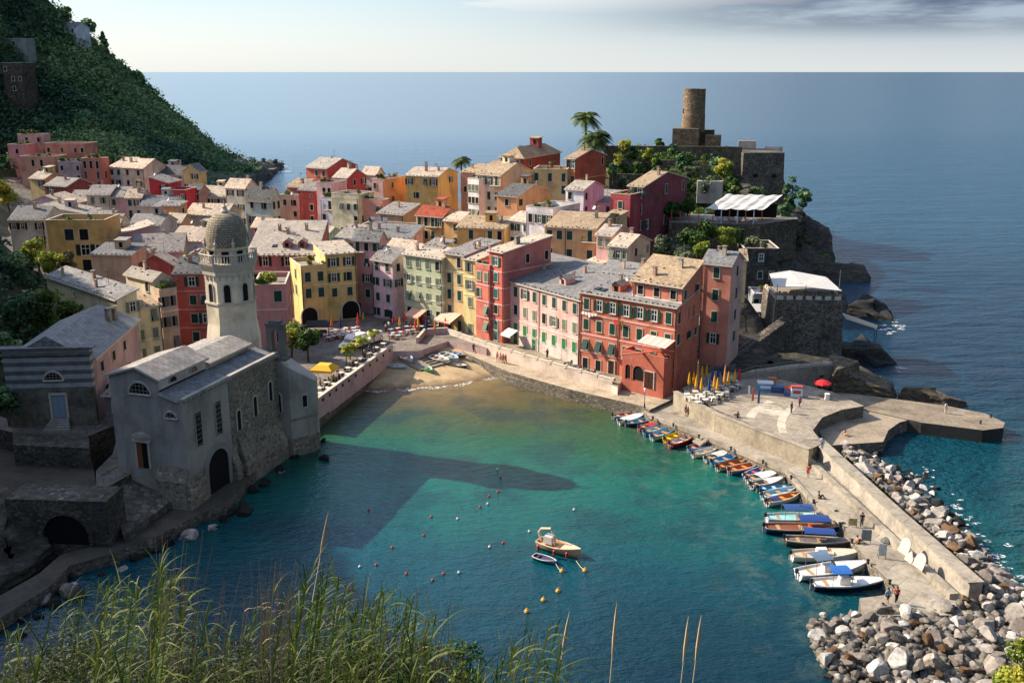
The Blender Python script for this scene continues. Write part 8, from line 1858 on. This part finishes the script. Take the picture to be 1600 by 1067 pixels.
# vans
def van(px, py, th, label, L=5.4, H=2.5):
    p = G(px, py, 3.2); root = empty('van', p, R(th), label, 'van'); W = 2.0; mb = MB()
    side = [(-L/2, .45), (L/2-.05, .45), (L/2, .95), (L/2-.35, 1.15), (L/2-1.25, 1.45+.0), (L/2-1.9, H-.08), (L/2-2.2, H), (-L/2+.1, H), (-L/2, H-.15)]
    n = len(side)
    ins = lambda z: W/2 if z < 1.5 else W/2-.10*(z-1.5)
    for sg in (-1, 1): f = [(x, sg*ins(z), z) for x, z in side]; mb.face(f if sg < 0 else f[::-1])
    for i in range(n): a, b = side[i], side[(i+1) % n]; mb.face([(b[0], -ins(b[1]), b[1]), (a[0], -ins(a[1]), a[1]), (a[0], ins(a[1]), a[1]), (b[0], ins(b[1]), b[1])])
    mb.build('body', plain('van_paint', 'e4e2de', .3, .88), root)
    mb = MB(); a, b = side[4], side[5]; mb.face([(a[0]+.0+.02, -.86, a[1]+.06), (a[0]+.02, .86, a[1]+.06), (b[0]+.03, .78, b[1]-.1), (b[0]+.03, -.78, b[1]-.1)]); mb.build('windscreen', GLASS, root)
    for sg in (-1, 1): mb = MB(); f = [(L/2-1.35, sg*(W/2+.012), 1.35), (L/2-2.3, sg*(W/2+.012), 1.35), (L/2-2.3, sg*(W/2-.04), 2.1), (L/2-1.8, sg*(W/2-.04), 2.1)]; mb.face(f if sg > 0 else f[::-1]); mb.build('side_window', GLASS, root)
    for sx in (-1.55, 1.65):
        for sg in (-1, 1):
            w = MB(); w.tube([(0, -.12, 0), (0, .12, 0)], .36, 14); wh = w.build('wheel', plain('tyre', '18191a', .8), root, (sx, sg*(W/2-.06), .36)); w = MB(); w.tube([(0, -.135, 0), (0, .135, 0)], .19, 10); w.build('rim', STEEL, wh)
    for sg in (-1, 1): mb = MB(); mb.box((L/2-.06, sg*.72, .92), (.14, .34, .2)); mb.build('headlight', plain('headlight', 'd8d8d4', .1), root)
    mb = MB(); mb.box((L/2+.02, 0, .52), (.14, W-.1, .22)); mb.build('bumper', plain('bumper_plastic', '3a3c3e', .6), root)
van(552, 545, -143+18, 'white delivery van parked on the square behind the palms')
van(580, 536, -120, 'second white van partly hidden behind the delivery van', 4.4, 1.95)
# lamp post, notice boards, white boards, flags, stalls
def lamp(px, py, z, h, label):
    root = empty('street_lamp', G(px, py, z), 0, label, 'street lamp'); mb = MB(); mb.lathe([(.14, 0), (.1, .5), (.05, .7), (.045, h)], 8); mb.build('post', IRON, root); mb = MB(); mb.lathe([(.08, 0), (.2, .35), (.22, .4), (.05, .6)], 6); mb.build('lamp_head', plain('lamp_glass', 'd8d6cc', .3), root, (0, 0, h))
lamp(609, 546, 3.2, 4.4, 'dark street lamp at the top of the slipway'); lamp(1007, 636, 2.0, 2.4, 'short lamp on the quay corner')
for px, py, w, h, col, lab in ((1332, 823, .9, 1.0, 'a8946a', 'tan notice board on the pier'), (1353, 848, 1.0, 1.5, '6f7478', 'grey notice board with printed sheet on the pier'), (1378, 872, .8, 1.6, 'b4b4ae', 'pale sign board on legs further down the pier')):
    root = empty('notice_board', G(px, py, ZP), R(-8), lab, 'notice board'); mb = MB(); mb.box((0, 0, h*.6), (w, .06, h*.8), rx=-.12); mb.build('panel', plain('board_panel', col, .6, var=.2), root); mb = MB()
    for x in (-w/2+.05, w/2-.05): mb.tube([(x, .02, 0), (x, .12, h)], .03, 4); mb.tube([(x, .5, 0), (x, .12, h)], .025, 4)
    mb.build('leg', IRON, root)
for px, py, w, h, lab in ((1418, 853, 1.5, 1.7, 'white hull panel leaning on the breakwater wall, biggest of three'), (1427, 866, 1.1, 1.2, 'small pointed white panel leaning between two bigger ones'), (1442, 876, 1.5, 1.6, 'square white panel leaning on the breakwater wall')):
    p = G(px, py, 2.9); mb = MB(); pts = arch_pts(w, h, 8)[0:] if w > 1.2 else [(-w/2, 0), (w/2, 0), (w/2, h*.4), (0, h), (-w/2, h*.5)]
    n = len(pts); f = [(x, 0, z) for x, z in pts]; b_ = [(x, .06, z) for x, z in pts]; mb.face(f); mb.face(b_[::-1])
    for i in range(n): j = (i+1) % n; mb.face([f[j], f[i], b_[i], b_[j]])
    o = mb.build('white_panel', plain('faded_white_panel', 'b4aea2', .7, .85, var=.15), None, (p.x-.5, p.y, 2.12), (-.35, 0, R(-75))); tag(o, lab, 'panel')
for px, py, c, lab in ((1168, 628, 'd8d8d4', 'white feather flag on the plaza'), (1174, 632, 'c9605a', 'red and white feather flag on the plaza'), (1183, 636, '35507c', 'dark blue feather flag on the plaza')):
    root = empty('feather_flag', G(px, py, 3.51), R(20), lab, 'flag', None); mb = MB(); mb.tube([(0, 0, 0), (0, 0, 2.6)], .02, 4); mb.build('pole', STEEL, root); mb = MB(); mb.box((.18, 0, 1.5), (.36, .03, 1.9), taper=.7); mb.build('cloth', plain('flag_cloth', c, .8), root)
for px, py, w, d_, h, c1, c2, lab in ((1195, 610, 2.2, 1.2, 1.4, '5a8fb4', 'd0d4d4', 'blue and white kiosk counter on the plaza'), (1206, 604, 1.1, .3, 1.5, 'c9764e', 'd08a60', 'orange poster panel above the blue kiosk'), (1214, 612, 1.8, 1.1, .9, '33507c', '45628c', 'dark blue chest freezer on the plaza'), (1233, 617, 1.5, .9, 1.3, '2f6a9c', 'b8543c', 'blue kiosk with red top on the plaza'), (1244, 620, 1.6, .8, 1.7, 'c0d2dc', 'b04a44', 'pale blue vending cabinet with red crown'), (1292, 624, .6, .6, .9, 'd8d8d4', 'd8d8d4', 'white plastic chair stack by the red parasol')):
    root = empty('kiosk', G(px, py, 3.51), R(-8), lab, 'kiosk'); mb = MB(); mb.box((0, 0, h*.42), (w, d_, h*.84)); mb.build('body', plain('kiosk_body', c1, .5, var=.15), root); mb = MB(); mb.box((0, 0, h*.92), (w*1.06, d_*1.1, h*.15)); mb.box((0, -d_/2-.02, h*.5), (w*.7, .03, h*.3)); mb.build('top', plain('kiosk_top', c2, .5), root)
mb = MB(); mb.lathe([(.7, 0), (.72, .15), (.45, .4), (.1, .5)], 10, sx=1.2); tag(mb.build('covered_heap', plain('grey_tarp', '5a5a58', .8), None, G(1388, 846, ZP)), 'small dark covered heap lying on the pier', 'heap')
# laundry
def laundry(a, b, cols, label, drop=.7):
    a, b = Vector(a), Vector(b); root = empty('laundry_line', a, 0, label, 'laundry'); mb = MB(); mb.tube([Vector((0, 0, 0)), (b-a)*.5-Vector((0, 0, .1)), b-a], .015, 4); mb.build('line', IRON, root); n = len(cols); d = (b-a); u = d.normalized()
    for i, c in enumerate(cols):
        p = d*((i+.5)/n); w = d.length/n*.42; mb = MB(); s = u*w; q = [p-s, p+s]; dz = Vector((0, 0, -drop*rp.uniform(.6, 1.2))); nn = Vector((u.y, -u.x, 0))*.05
        mb.face([p-s, p+s, p+s*.95+dz+nn, p-s*.95+dz-nn]); mb.face([p-s*.95+dz-nn-nn*.3, p+s*.95+dz+nn-nn*.3, p+s-nn*.3, p-s-nn*.3]); mb.build('cloth', plain('laundry_cloth', c, .85, .9), root)
def onfac(hs, fx, z, off=.35):
    o = hs; t = o.rotation_euler.z; W = dims(o)[0]; return (o.location.x+math.cos(t)*W*fx+math.sin(t)*off, o.location.y+math.sin(t)*W*fx-math.cos(t)*off, o.location.z+z)
laundry(onfac(red_long, .03, h2-2.9), onfac(red_long, .2, h2-2.9), ['e2e0da', 'dcd8d2', 'e6e2da', 'cfd4d8', 'e2ddd4'], 'white laundry hanging under the top windows of the brick red house')
laundry(onfac(red_long, .38, h2-3.3), onfac(red_long, .49, h2-3.3), ['c8323a', '8a4a2c', '7a5a2c'], 'red and brown laundry hanging on the brick red house', .8)
pA_, pB_ = D(578, 338, 225), D(606, 340, 225); laundry(pA_, pB_, ['e2ddd8', 'd9d4d0', 'e6e2dc'], 'white sheets drying on the pergola terrace', 1.2)
pA_, pB_ = D(636, 350, 222), D(655, 350, 222); laundry(pA_, pB_, ['e2ddd8', 'ddd8d4'], 'two white sheets by the red tiled roof', 1.3)
pA_, pB_ = D(1072, 523, 156), D(1083, 521, 157); laundry(pA_, pB_, ['dcd8d2', 'e2e0da', 'd4d0cc'], 'white laundry on the shaded side of the brick red house', 1.2)
pA_, pB_ = D(568, 411, 190), D(578, 412, 190); laundry(pA_, pB_, ['3a4a5c', 'a8b4bc', '2c343c'], 'dark laundry hanging on the mauve pink house', .8)
